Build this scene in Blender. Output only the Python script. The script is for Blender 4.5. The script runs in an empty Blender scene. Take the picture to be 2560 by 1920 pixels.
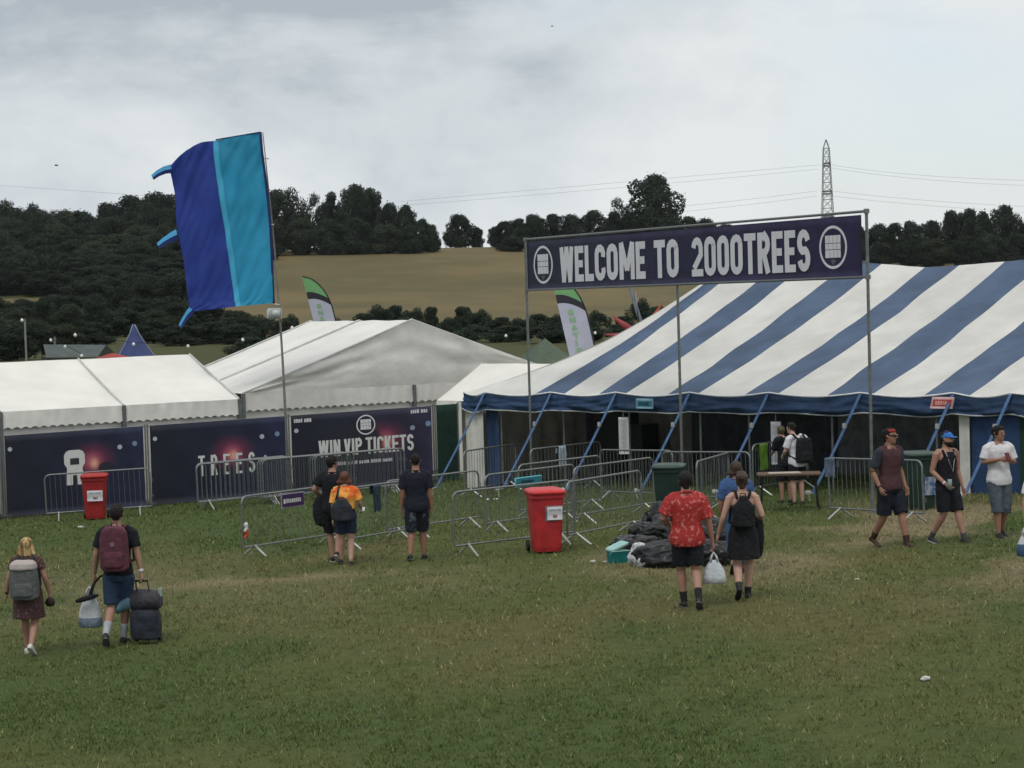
import bpy, bmesh, math, random
import numpy as np
from mathutils import Vector, Matrix, noise

random.seed(7)
RNG = np.random.RandomState(11)
SC = bpy.context.scene
COL = SC.collection
R = math.radians

# ------------------------------------------------------------------ camera
F_PX, CX, CY, HY = 5000.0, 1280.0, 960.0, 755.0      # photo pixels: focal length, centre, horizon row
ROLL = R(1.65)
PITCH = math.atan((CY - HY) / F_PX)
CAM = Vector((0, 0, 3.5))
cd = bpy.data.cameras.new('camera')
cam = bpy.data.objects.new('camera', cd)
COL.objects.link(cam)
cd.sensor_width = 36.0
cd.lens = 36.0 * F_PX / 2560.0
cd.clip_start, cd.clip_end = 0.5, 9000
cam.location = CAM
cam.rotation_euler = (Matrix.Rotation(math.pi / 2 - PITCH, 3, 'X') @ Matrix.Rotation(-ROLL, 3, 'Z')).to_euler()
SC.camera = cam

# ------------------------------------------------------------------ light
SUN_EL, SUN_AZ = R(58), R(150)       # azimuth measured from +Y, counter-clockwise seen from above
world = bpy.data.worlds.new('World')
SC.world = world
world.use_nodes = True
wt = world.node_tree
wt.nodes.clear()


def N(nt, kind, **kw):
    n = nt.nodes.new(kind)
    for k, v in kw.items():
        if k.startswith('i_'):
            n.inputs[k[2:].replace('_', ' ')].default_value = v
        else:
            setattr(n, k, v)
    return n


def build_world():
    L = wt.links.new
    sky = N(wt, 'ShaderNodeTexSky', sky_type='NISHITA', sun_disc=False, sun_elevation=SUN_EL,
            sun_rotation=-SUN_AZ, air_density=1.0, dust_density=2.0, altitude=100)
    tc = N(wt, 'ShaderNodeTexCoord')
    mp = N(wt, 'ShaderNodeMapping')
    mp.inputs['Scale'].default_value = (1.0, 1.0, 1.9)
    mp.inputs['Location'].default_value = (0.37, 0.2, 0.05)
    L(tc.outputs['Generated'], mp.inputs['Vector'])
    n1 = N(wt, 'ShaderNodeTexNoise', i_Scale=4.2, i_Detail=7.0, i_Roughness=0.52, i_Distortion=0.55)
    n2 = N(wt, 'ShaderNodeTexNoise', i_Scale=12.0, i_Detail=8.0, i_Roughness=0.62, i_Distortion=0.2)
    L(mp.outputs[0], n1.inputs['Vector'])
    L(mp.outputs[0], n2.inputs['Vector'])
    mx = N(wt, 'ShaderNodeMath', operation='MULTIPLY_ADD')
    mx.inputs[1].default_value = 0.5
    L(n2.outputs['Fac'], mx.inputs[0])
    L(n1.outputs['Fac'], mx.inputs[2])
    # the cloud deck is heavier towards the upper left of the view
    sp = N(wt, 'ShaderNodeSeparateXYZ')
    L(tc.outputs['Generated'], sp.inputs[0])
    ad = N(wt, 'ShaderNodeMath', operation='MULTIPLY_ADD')
    ad.inputs[1].default_value = 0.75
    L(sp.outputs['X'], ad.inputs[0])
    L(mx.outputs[0], ad.inputs[2])
    el = N(wt, 'ShaderNodeMapRange')
    el.inputs['From Min'].default_value = 0.02
    el.inputs['From Max'].default_value = 0.22
    el.inputs['To Min'].default_value = 0.10
    el.inputs['To Max'].default_value = -0.15
    L(sp.outputs['Z'], el.inputs['Value'])
    s2 = N(wt, 'ShaderNodeMath', operation='ADD')
    L(ad.outputs[0], s2.inputs[0])
    L(el.outputs[0], s2.inputs[1])
    cr = N(wt, 'ShaderNodeValToRGB')
    e = cr.color_ramp.elements
    e[0].position, e[0].color = 0.50, (2.5, 2.8, 3.1, 1)
    e[1].position, e[1].color = 0.88, (4.55, 4.75, 4.8, 1)
    k = cr.color_ramp.elements.new(0.66)
    k.color = (3.65, 3.95, 4.15, 1)
    L(s2.outputs[0], cr.inputs['Fac'])
    # thin places in the deck let a little of the blue sky through
    n3 = N(wt, 'ShaderNodeTexNoise', i_Scale=3.1, i_Detail=4.0, i_Roughness=0.5)
    mp3 = N(wt, 'ShaderNodeMapping')
    mp3.inputs['Location'].default_value = (2.3, 1.1, 0.4)
    mp3.inputs['Scale'].default_value = (1, 1, 2)
    L(tc.outputs['Generated'], mp3.inputs['Vector'])
    L(mp3.outputs[0], n3.inputs['Vector'])
    th = N(wt, 'ShaderNodeMapRange')
    th.inputs['From Min'].default_value = 0.56
    th.inputs['From Max'].default_value = 0.70
    th.inputs['To Max'].default_value = 0.4
    L(n3.outputs['Fac'], th.inputs['Value'])
    sk = N(wt, 'ShaderNodeMix', data_type='RGBA')
    L(th.outputs[0], sk.inputs['Factor'])
    L(cr.outputs['Color'], sk.inputs[6])
    L(sky.outputs['Color'], sk.inputs[7])
    zr = N(wt, 'ShaderNodeMapRange', interpolation_type='SMOOTHSTEP')
    zr.inputs['From Min'].default_value, zr.inputs['From Max'].default_value = 0.15, 0.75
    zr.inputs['To Min'].default_value, zr.inputs['To Max'].default_value = 0.0, 1.0
    L(sp.outputs['Z'], zr.inputs['Value'])
    zm = N(wt, 'ShaderNodeMix', data_type='RGBA', blend_type='MULTIPLY')
    zm.inputs['Factor'].default_value = 1.0
    L(sk.outputs[2], zm.inputs[6])
    zc = N(wt, 'ShaderNodeMix', data_type='RGBA')
    zc.inputs[6].default_value = (1, 1, 1, 1)
    zc.inputs[7].default_value = (1.40, 1.30, 1.20, 1)
    L(zr.outputs[0], zc.inputs['Factor'])
    L(zc.outputs[2], zm.inputs[7])
    bg = N(wt, 'ShaderNodeBackground', i_Strength=0.1)
    out = N(wt, 'ShaderNodeOutputWorld')
    L(zm.outputs[2], bg.inputs['Color'])
    L(bg.outputs[0], out.inputs['Surface'])


build_world()
sl = bpy.data.lights.new('sun', 'SUN')
sl.energy = 0.7
sl.angle = R(22)
sl.color = (1.0, 0.96, 0.9)
sun = bpy.data.objects.new('sun', sl)
COL.objects.link(sun)
sdir = Vector((-math.sin(SUN_AZ) * math.cos(SUN_EL), math.cos(SUN_AZ) * math.cos(SUN_EL), math.sin(SUN_EL)))
sun.rotation_euler = sdir.to_track_quat('Z', 'Y').to_euler()
sun.location = sdir * 60
SC.view_settings.view_transform = 'Standard'
SC.view_settings.look = 'None'
SC.view_settings.exposure = 0.8
SC.view_settings.gamma = 1.0

# ------------------------------------------------------------------ placing helpers


def ray(px, py):
    u, v = px - CX, -(py - CY)
    c, s = math.cos(-ROLL), math.sin(-ROLL)
    x, z = (c * u - s * v) / F_PX, (s * u + c * v) / F_PX
    cp, sp = math.cos(PITCH), math.sin(PITCH)
    return Vector((x, cp + z * sp, -sp + z * cp))


def P(px, py, d):
    """the point at distance d (along +Y) seen at a photo pixel"""
    r = ray(px, py)
    return CAM + r * (d / r.y)


# terrain: a field that falls gently away, a shallow valley, then a hill with a stubble field
_yt = np.arange(0, 4005, 5.0)
_zt = np.interp(_yt, [0, 60, 100, 150, 220, 330, 400, 470, 520, 560, 620, 700, 1000, 2500, 4000],
                [0, -1.31, -1.0, -0.2, 0.2, 1.0, 5.6, 13.0, 17.6, 18.9, 18.6, 16.5, 9, -20, -40])
_k = np.ones(9) / 9
_zs = np.convolve(np.pad(_zt, 4, mode='edge'), _k, mode='valid')
_zs = np.where(_yt < 80, _zt, _zs)


def ground(x, y):
    x = np.asarray(x, float)
    y = np.asarray(y, float)
    near = 0.0306 * x
    far = np.where(x > 0, -0.058 * np.minimum(x, 200), -0.012 * np.maximum(x, -150))
    w = np.clip((y - 60) / 90.0, 0, 1)
    wf = np.clip((y - 200) / 250.0, 0, 1)
    z = np.interp(y, _yt, _zs) + np.where(y < 0, -0.0219 * y, 0)
    return z + near * (1 - w) * np.where(np.abs(x) < 60, 1, 60 / np.maximum(np.abs(x), 1)) + far * wf


def gz(x, y):
    return float(ground(x, y))


def G(px, py):
    """where the ray through a photo pixel meets the near field"""
    r = ray(px, py)
    t = CAM.z / (0.0306 * r.x - 0.0219 * r.y - r.z)
    p = CAM + r * t
    return Vector((p.x, p.y, gz(p.x, p.y)))


def on_ground(px, d):
    r = ray(px, HY)
    x = r.x * d / r.y
    return Vector((x, d, gz(x, d)))


# ------------------------------------------------------------------ materials
def S(r, g, b, k=1.0):
    def f(c):
        c /= 255.0
        return (c / 12.92 if c <= 0.04045 else ((c + 0.055) / 1.055) ** 2.4) * k
    return (f(r), f(g), f(b))


MATS = {}


def mat(name, col, rough=0.8, var=0.12, scale=6.0, bump=0.0, bscale=12.0, metal=0.0, spec=0.3, col2=None, fac=(0.35, 0.65), detail=4.0,
        rnd=0.0, stretch=None, sheen=0.0, trans=0.0):
    """procedural cloth / plastic / metal: a base colour broken up by noise, with an optional bump"""
    if name in MATS:
        return MATS[name]
    m = bpy.data.materials.new(name)
    m.use_nodes = True
    nt = m.node_tree
    L = nt.links.new
    bs = nt.nodes['Principled BSDF']
    bs.inputs['Roughness'].default_value = rough
    bs.inputs['Metallic'].default_value = metal
    bs.inputs['Specular IOR Level'].default_value = spec
    if sheen:
        bs.inputs['Sheen Weight'].default_value = sheen
    tc = N(nt, 'ShaderNodeTexCoord')
    vec = tc.outputs['Object']
    if stretch:
        mp = N(nt, 'ShaderNodeMapping')
        mp.inputs['Scale'].default_value = stretch
        L(vec, mp.inputs['Vector'])
        vec = mp.outputs[0]
    n = N(nt, 'ShaderNodeTexNoise', i_Scale=scale, i_Detail=detail, i_Roughness=0.6)
    L(vec, n.inputs['Vector'])
    mr = N(nt, 'ShaderNodeMapRange')
    mr.inputs['From Min'].default_value, mr.inputs['From Max'].default_value = fac
    L(n.outputs['Fac'], mr.inputs['Value'])
    mx = N(nt, 'ShaderNodeMix', data_type='RGBA')
    if col2 is None:
        a = tuple(c * (1 - var) for c in col)
        b = tuple(min(1, c * (1 + var)) for c in col)
    else:
        a, b = col, col2
    mx.inputs[6].default_value = (*a, 1)
    mx.inputs[7].default_value = (*b, 1)
    L(mr.outputs[0], mx.inputs['Factor'])
    colout = mx.outputs[2]
    if rnd:
        oi = N(nt, 'ShaderNodeObjectInfo')
        hs = N(nt, 'ShaderNodeHueSaturation')
        r1 = N(nt, 'ShaderNodeMapRange')
        r1.inputs['To Min'].default_value, r1.inputs['To Max'].default_value = 1 - rnd, 1 + rnd
        L(oi.outputs['Random'], r1.inputs['Value'])
        L(r1.outputs[0], hs.inputs['Value'])
        L(colout, hs.inputs['Color'])
        colout = hs.outputs[0]
    L(colout, bs.inputs['Base Color'])
    if bump:
        nb = N(nt, 'ShaderNodeTexNoise', i_Scale=bscale, i_Detail=3.0)
        L(vec, nb.inputs['Vector'])
        bp = N(nt, 'ShaderNodeBump', i_Strength=bump, i_Distance=0.05)
        L(nb.outputs['Fac'], bp.inputs['Height'])
        L(bp.outputs[0], bs.inputs['Normal'])
    if trans:
        tr = N(nt, 'ShaderNodeBsdfTranslucent')
        L(colout, tr.inputs['Color'])
        ms = N(nt, 'ShaderNodeMixShader')
        ms.inputs[0].default_value = trans
        L(bs.outputs[0], ms.inputs[1])
        L(tr.outputs[0], ms.inputs[2])
        L(ms.outputs[0], nt.nodes['Material Output'].inputs['Surface'])
    MATS[name] = m
    return m


def attr_mat(name, attr, rough=0.9, bump=0.0):
    m = bpy.data.materials.new(name)
    m.use_nodes = True
    nt = m.node_tree
    L = nt.links.new
    bs = nt.nodes['Principled BSDF']
    bs.inputs['Roughness'].default_value = rough
    bs.inputs['Specular IOR Level'].default_value = 0.15
    a = N(nt, 'ShaderNodeAttribute', attribute_name=attr)
    tc = N(nt, 'ShaderNodeTexCoord')
    n = N(nt, 'ShaderNodeTexNoise', i_Scale=5.0, i_Detail=8.0, i_Roughness=0.7)
    L(tc.outputs['Object'], n.inputs['Vector'])
    mr = N(nt, 'ShaderNodeMapRange')
    mr.inputs['From Min'].default_value, mr.inputs['From Max'].default_value = 0.3, 0.7
    mr.inputs['To Min'].default_value, mr.inputs['To Max'].default_value = 0.8, 1.2
    L(n.outputs['Fac'], mr.inputs['Value'])
    mx = N(nt, 'ShaderNodeMix', data_type='RGBA', blend_type='MULTIPLY')
    mx.inputs['Factor'].default_value = 1.0
    L(a.outputs['Color'], mx.inputs[6])
    L(mr.outputs[0], mx.inputs[7])
    L(mx.outputs[2], bs.inputs['Base Color'])
    if bump:
        bp = N(nt, 'ShaderNodeBump', i_Strength=bump, i_Distance=0.1)
        L(n.outputs['Fac'], bp.inputs['Height'])
        L(bp.outputs[0], bs.inputs['Normal'])
    return m


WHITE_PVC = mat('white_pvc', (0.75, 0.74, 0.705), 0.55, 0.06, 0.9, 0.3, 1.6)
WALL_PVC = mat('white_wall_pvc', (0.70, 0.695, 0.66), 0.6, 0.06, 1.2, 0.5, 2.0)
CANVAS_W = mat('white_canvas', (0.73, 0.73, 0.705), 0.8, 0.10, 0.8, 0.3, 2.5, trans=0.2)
CANVAS_B = mat('blue_canvas', S(82, 101, 128), 0.75, 0.16, 1.0, 0.35, 3.0, trans=0.15)
NAVY_PVC = mat('dark_blue_canvas', S(40, 62, 92), 0.6, 0.25, 2.0, 0.5, 5.0)
BLUE_WALL = mat('blue_wall_canvas', S(44, 68, 104), 0.7, 0.2, 2.0, 0.4, 4.0)
STEEL = mat('galvanised_steel', (0.215, 0.23, 0.235), 0.48, 0.15, 20, 0, metal=0.75, spec=0.5)
DULL_STEEL = mat('dull_steel', (0.17, 0.185, 0.185), 0.5, 0.2, 9, 0, metal=0.5)
ALU = mat('aluminium_tube', (0.62, 0.64, 0.66), 0.35, 0.1, 20, 0, metal=0.7)
BLACK = mat('black_plastic', (0.018, 0.019, 0.021), 0.5, 0.2, 8)
BLACK_CLOTH = mat('black_cloth', (0.012, 0.013, 0.016), 0.9, 0.25, 14, 0.5, 18)
GREY_DRAPE = mat('grey_brown_drape', (0.22, 0.21, 0.185), 0.9, 0.15, 3, 0.4, 4)
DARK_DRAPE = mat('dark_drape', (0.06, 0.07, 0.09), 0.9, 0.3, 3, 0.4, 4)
LETTER = mat('pale_lettering', (0.63, 0.64, 0.68), 0.6, 0.04, 3)
LETTER_W = mat('white_lettering', (0.60, 0.61, 0.61), 0.6, 0.04, 3)
DARK_PRINT = mat('dark_print', (0.03, 0.032, 0.04), 0.6, 0.1, 3)
BARK = mat('bark', (0.05, 0.042, 0.033), 0.95, 0.3, 3, 0.6, 6)

# ------------------------------------------------------------------ mesh helpers


def tag(o, label=None, cat=None, group=None, kind=None):
    if label:
        o['label'] = label
    if cat:
        o['category'] = cat
    if group:
        o['group'] = group
    if kind:
        o['kind'] = kind
    return o


def thing(name, label, cat, loc=(0, 0, 0), rotz=0.0, group=None, scale=1.0):
    o = bpy.data.objects.new(name, None)
    o.empty_display_size = 0.1
    COL.objects.link(o)
    o.location = loc
    o.rotation_euler = (0, 0, rotz)
    o.scale = (scale, scale, scale)
    return tag(o, label, cat, group)


def root_of(o):
    while o.parent:
        o = o.parent
    return o


def link_mesh(name, me, mats, parent=None):
    o = bpy.data.objects.new(name, me)
    COL.objects.link(o)
    for m in (mats if isinstance(mats, (list, tuple)) else [mats]):
        me.materials.append(m)
    if parent:
        o.parent = parent
    return o


def obj(name, bm, mats, parent=None, world=False, smooth=False, keep_mi=False):
    """bmesh -> ONE object; world=True when the shape was drawn in world coordinates"""
    if world and parent is not None:
        bm.transform(root_of(parent).matrix_basis.inverted())
    me = bpy.data.meshes.new(name)
    bm.normal_update()
    bm.to_mesh(me)
    bm.free()
    if smooth:
        me.polygons.foreach_set('use_smooth', [True] * len(me.polygons))
    return link_mesh(name, me, mats, parent)


def solo(name, bm, mats, label, cat, base, group=None, smooth=False):
    """a thing that is one mesh, drawn in world coordinates, with its origin at its base"""
    bm.transform(Matrix.Translation(-Vector(base)))
    o = obj(name, bm, mats, None, False, smooth)
    o.location = base
    return tag(o, label, cat, group)


def dup(o, parent=None):
    c = o.copy()
    COL.objects.link(c)
    c.parent = parent
    for ch in list(o.children):
        dup(ch, c)
    return c


def quad(bm, a, b, c, d, mi=0):
    f = bm.faces.new([bm.verts.new(v) for v in (a, b, c, d)])
    f.material_index = mi
    return f


def box(bm, c, size, m=None):
    sx, sy, sz = (s / 2 for s in size)
    M = m or Matrix.Identity(4)
    vs = [bm.verts.new(M @ (Vector(c) + Vector((x * sx, y * sy, z * sz)))) for x in (-1, 1) for y in (-1, 1) for z in (-1, 1)]
    for f in ((0, 1, 3, 2), (4, 6, 7, 5), (0, 4, 5, 1), (2, 3, 7, 6), (0, 2, 6, 4), (1, 5, 7, 3)):
        bm.faces.new([vs[i] for i in f])


def bbox(bm, c, size, r=0.01, m=None):
    """box with chamfered edges"""
    b2 = bmesh.new()
    box(b2, c, size)
    bmesh.ops.bevel(b2, geom=b2.edges[:], offset=r, segments=2, affect='EDGES')
    if m:
        b2.transform(m)
    me = bpy.data.meshes.new('tmp')
    b2.to_mesh(me)
    b2.free()
    bm.from_mesh(me)
    bpy.data.meshes.remove(me)


def loft(bm, rings, cap=True, closed=True):
    vr = [[bm.verts.new(v) for v in r] for r in rings]
    n = len(vr[0])
    for a, b in zip(vr, vr[1:]):
        for i in range(n if closed else n - 1):
            j = (i + 1) % n
            bm.faces.new((a[i], a[j], b[j], b[i]))
    if cap:
        bm.faces.new(vr[0][::-1])
        bm.faces.new(vr[-1])
    return vr


def tube(bm, pts, rad, n=8, cap=True):
    pts = [Vector(p) for p in pts]
    if not isinstance(rad, (list, tuple)):
        rad = [rad] * len(pts)
    rings = []
    up = None
    for i, p in enumerate(pts):
        a = pts[max(0, i - 1)]
        b = pts[min(len(pts) - 1, i + 1)]
        t = (b - a).normalized()
        if up is None:
            up = Vector((0, 0, 1)) if abs(t.z) < 0.9 else Vector((0, 1, 0))
        x = t.cross(up)
        if x.length < 1e-4:
            x = t.cross(Vector((1, 0, 0.1)))
        x.normalize()
        y = t.cross(x).normalized()
        up = -y if up.dot(-y) >= 0 else y
        y = -up
        x = y.cross(t).normalized()
        rings.append([p + (x * math.cos(k * 2 * math.pi / n) + y * math.sin(k * 2 * math.pi / n)) * rad[i] for k in range(n)])
    loft(bm, rings, cap)


def ell(c, hw, hd, n=18, pw=2.0, yaw=0.0):
    out = []
    cs, sn = math.cos(yaw), math.sin(yaw)
    for k in range(n):
        a = 2 * math.pi * k / n
        ca, sa = math.cos(a), math.sin(a)
        x = hw * math.copysign(abs(ca) ** (2 / pw), ca)
        y = hd * math.copysign(abs(sa) ** (2 / pw), sa)
        out.append(Vector((c[0] + x * cs - y * sn, c[1] + x * sn + y * cs, c[2])))
    return out


def grid(bm, f, nu, nv, mi=None):
    vs = [[bm.verts.new(f(i / nu, j / nv)) for i in range(nu + 1)] for j in range(nv + 1)]
    for j in range(nv):
        for i in range(nu):
            fc = bm.faces.new((vs[j][i], vs[j][i + 1], vs[j + 1][i + 1], vs[j + 1][i]))
            if mi:
                fc.material_index = mi((i + 0.5) / nu, (j + 0.5) / nv)
    return vs


TMP = bpy.data.scenes.new('tmp')


def remeshed(bm, voxel, smooth=2, wrinkle=0.0, wscale=6.0):
    me = bpy.data.meshes.new('tmp')
    bm.to_mesh(me)
    bm.free()
    o = bpy.data.objects.new('tmp', me)
    TMP.collection.objects.link(o)
    md = o.modifiers.new('r', 'REMESH')
    md.mode = 'VOXEL'
    md.voxel_size = voxel
    if smooth:
        ms = o.modifiers.new('s', 'SMOOTH')
        ms.iterations = smooth
        ms.factor = 0.5
    TMP.view_layers[0].update()
    dg = TMP.view_layers[0].depsgraph
    out = bpy.data.meshes.new_from_object(o.evaluated_get(dg))
    bpy.data.objects.remove(o)
    bpy.data.meshes.remove(me)
    if wrinkle:
        n = len(out.vertices)
        co, no = np.empty(n * 3, np.float32), np.empty(n * 3, np.float32)
        out.vertices.foreach_get('co', co)
        out.vertex_normals.foreach_get('vector', no)
        co, no = co.reshape(-1, 3), no.reshape(-1, 3)
        k = np.array([noise.noise((x * wscale + 3.1, y * wscale + 7.7, z * wscale * 0.55 + 1.3)) for x, y, z in co.tolist()], np.float32)
        out.vertices.foreach_set('co', (co + no * (k * wrinkle)[:, None]).ravel())
    out.polygons.foreach_set('use_smooth', [True] * len(out.polygons))
    return out


# ------------------------------------------------------------------ lettering: mitred strokes, each a flat sheet
def arc(cx, cy, rx, ry, a0, a1, n=6):
    return [(cx + rx * math.cos(R(a0 + (a1 - a0) * k / n)), cy + ry * math.sin(R(a0 + (a1 - a0) * k / n))) for k in range(n + 1)]


def glyph(ch, w, h, t):
    """strokes of a condensed capital in a w x h cell, stroke width t"""
    a, b = t / 2, w - t / 2
    lo, hi = t / 2, h - t / 2
    r = (b - a) / 2
    mid = h * 0.5
    ring = arc(w / 2, hi - r, r, r, 0, 180) + arc(w / 2, lo + r, r, r, 180, 360)
    g = {
        'E': [[(a, 0), (a, h)], [(t, lo), (w, lo)], [(t, mid), (w * 0.9, mid)], [(t, hi), (w, hi)]],
        'F': [[(a, 0), (a, h)], [(t, mid), (w * 0.9, mid)], [(t, hi), (w, hi)]],
        'L': [[(a, 0), (a, h)], [(t, lo), (w, lo)]],
        'T': [[(0, hi), (w, hi)], [(w / 2, 0), (w / 2, h - t)]],
        'I': [[(w / 2, 0), (w / 2, h)]],
        'O': [ring + [ring[0], ring[1]]],
        'C': [arc(w / 2, hi - r, r, r, -25, 180) + arc(w / 2, lo + r, r, r, 180, 385)],
        'M': [[(a, 0), (a, h)], [(b, 0), (b, h)], [(a, h), (w / 2, h * 0.25)], [(b, h), (w / 2, h * 0.25)]],
        'N': [[(a, 0), (a, h)], [(b, 0), (b, h)], [(a, h), (b, 0)]],
        'W': [[(a, h), (w * 0.27, 0)], [(w * 0.27, 0), (w * 0.5, h)], [(w * 0.5, h), (w * 0.73, 0)], [(w * 0.73, 0), (b, h)]],
        'V': [[(a, h), (w / 2, 0)], [(w / 2, 0), (b, h)]],
        'K': [[(a, 0), (a, h)], [(t, h * 0.42), (b, h)], [(w * 0.45, h * 0.55), (b, 0)]],
        'P': [[(a, 0), (a, h)], [(t, hi), (w / 2, hi)] + arc(w / 2, hi - h * 0.2, r, h * 0.2, 90, -90) + [(t, hi - h * 0.4)]],
        'R': [[(a, 0), (a, h)], [(t, hi), (w / 2, hi)] + arc(w / 2, hi - h * 0.2, r, h * 0.2, 90, -90) + [(t, hi - h * 0.4)], [(w * 0.5, h * 0.48), (b, 0)]],
        'B': [[(a, 0), (a, h)], [(t, hi), (w / 2, hi)] + arc(w / 2, hi - h * 0.19, r, h * 0.19, 90, -90) + [(t, hi - h * 0.38)],
              [(t, hi - h * 0.38 - t * 0.02)] + arc(w / 2, lo + h * 0.24, r, h * 0.24, 90, -90) + [(t, lo)]],
        'A': [[(a, 0), (w / 2, h)], [(b, 0), (w / 2, h)], [(w * 0.3, h * 0.28), (w * 0.7, h * 0.28)]],
        'S': [arc(w / 2, hi - h * 0.215, r, h * 0.215, 10, 180)[:-1] + arc(w / 2, hi - h * 0.215, r, h * 0.215, 180, 250, 3)
              + arc(w / 2, lo + h * 0.215, r, h * 0.215, 70, 0, 3)[0:] + arc(w / 2, lo + h * 0.215, r, h * 0.215, 0, -170)[1:]],
        '2': [arc(w / 2, hi - h * 0.2, r, h * 0.2, 175, 0) + [(b, h * 0.55), (a * 1.1, t * 1.1)], [(0, lo), (w, lo)]],
        '0': [ring + [ring[0], ring[1]]],
    }
    return g[ch]


def stroke(bm, pts, t, fn, z):
    """a mitred strip of width t along pts, mapped to space by fn(x, y, z)"""
    pts = [Vector((p[0], p[1])) for p in pts]
    L, Rr = [], []
    n = len(pts)
    for i in range(n):
        d0 = (pts[i] - pts[i - 1]).normalized() if i else None
        d1 = (pts[i + 1] - pts[i]).normalized() if i < n - 1 else None
        if d0 is None:
            d0 = d1
        if d1 is None:
            d1 = d0
        n0, n1 = Vector((-d0.y, d0.x)), Vector((-d1.y, d1.x))
        m = n0 + n1
        if m.length < 0.3:
            m = n0
        m.normalize()
        k = min(1.6, 1.0 / max(0.35, m.dot(n0)))
        L.append(pts[i] + m * (t / 2 * k))
        Rr.append(pts[i] - m * (t / 2 * k))
    vl = [bm.verts.new(fn(p.x, p.y, z)) for p in L]
    vr = [bm.verts.new(fn(p.x, p.y, z)) for p in Rr]
    for i in range(n - 1):
        bm.faces.new((vr[i], vr[i + 1], vl[i + 1], vl[i]))


def write(bm, text, x0, y0, w, h, t, gap, fn, z=0.006, space=0.5, widths=None):
    x = x0
    k = 0
    for ch in text:
        if ch == ' ':
            x += w * space + gap
            continue
        cw = w * (widths or {}).get(ch, 1.0)
        for st in glyph(ch, cw, h, t):
            stroke(bm, [(x + p[0], y0 + p[1]) for p in st], t, fn, z + (k % 6) * 0.0006)
            k += 1
        x += cw + gap
    return x - gap


def text_width(text, w, gap, space=0.5, widths=None):
    return sum((w * space + gap) if c == ' ' else w * (widths or {}).get(c, 1.0) + gap for c in text) - gap


def marks(bm, x0, y0, x1, h, fn, z=0.006, seed=1, word=5):
    """a line of writing too small to read: letter-sized marks"""
    rr = random.Random(seed)
    x = x0
    c = 0
    while x < x1 - h * 0.5:
        w = h * rr.uniform(0.35, 0.6)
        hh = h * rr.uniform(0.85, 1.0)
        quad(bm, fn(x, y0, z), fn(min(x + w, x1), y0, z), fn(min(x + w, x1), y0 + hh, z), fn(x, y0 + hh, z))
        c += 1
        x += w + h * (0.16 if c % word else 0.55)


# ------------------------------------------------------------------ the ground
def vnoise(x, y, seed=0):
    rs = np.random.RandomState(seed)
    T = rs.rand(64, 64)
    xi, yi = np.floor(x).astype(int), np.floor(y).astype(int)
    fx, fy = x - xi, y - yi
    fx, fy = fx * fx * (3 - 2 * fx), fy * fy * (3 - 2 * fy)
    g = lambda a, b: T[a % 64, b % 64]
    return (g(xi, yi) * (1 - fx) + g(xi + 1, yi) * fx) * (1 - fy) + (g(xi, yi + 1) * (1 - fx) + g(xi + 1, yi + 1) * fx) * fy


def fbm(x, y, seed=0, o=4):
    s, a, t = 0, 1, 0
    for k in range(o):
        s = s + a * vnoise(x * 2 ** k + 17.3 * k, y * 2 ** k + 9.1 * k, seed + k)
        t += a
        a *= 0.55
    return s / t


def sstep(a, b, v):
    t = np.clip((v - a) / (b - a), 0, 1)
    return t * t * (3 - 2 * t)


GREEN = np.array([0.104, 0.126, 0.041])
LUSH = np.array([0.082, 0.116, 0.037])
DRY = np.array([0.240, 0.205, 0.118])
OLIVE = np.array([0.130, 0.132, 0.050])


def field_tint(x, y):
    """how green, lush or trodden dry the turf is at a place"""
    b = fbm(x * 0.55, y * 0.30, 3)
    c = fbm(x * 0.22, y * 0.13, 8)
    band = sstep(25.5, 29.5, y) * (1 - sstep(33.5, 38.5, y))
    dry = band * (0.35 + 0.65 * sstep(-5, 7, x)) * sstep(0.36, 0.62, b)
    dry = dry + 0.85 * sstep(3.0, 7.0, x) * sstep(20.5, 27, y) * (1 - sstep(36, 41, y)) * sstep(0.36, 0.6, b)
    streak = np.exp(-((y - 31.9 - 0.10 * (x + 4)) / 0.7) ** 2) * sstep(-7.5, -5.5, x) * (1 - sstep(0.5, 2.5, x)) * sstep(0.28, 0.55, b)
    dry = np.clip(dry * 0.75 + streak * 0.8, 0, 1)
    lush = sstep(0.50, 0.66, c) * (1 - dry) + 0.8 * sstep(38, 43, y)
    olive = sstep(0.48, 0.66, fbm(x * 0.35 + 9, y * 0.2 + 4, 21))
    lush = np.clip(lush, 0, 1)[..., None]
    dry = dry[..., None]
    col = GREEN * (1 - olive[..., None]) + OLIVE * olive[..., None]
    col = col * (1 - lush) + LUSH * lush
    return col * (1 - dry) + DRY * dry


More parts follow.
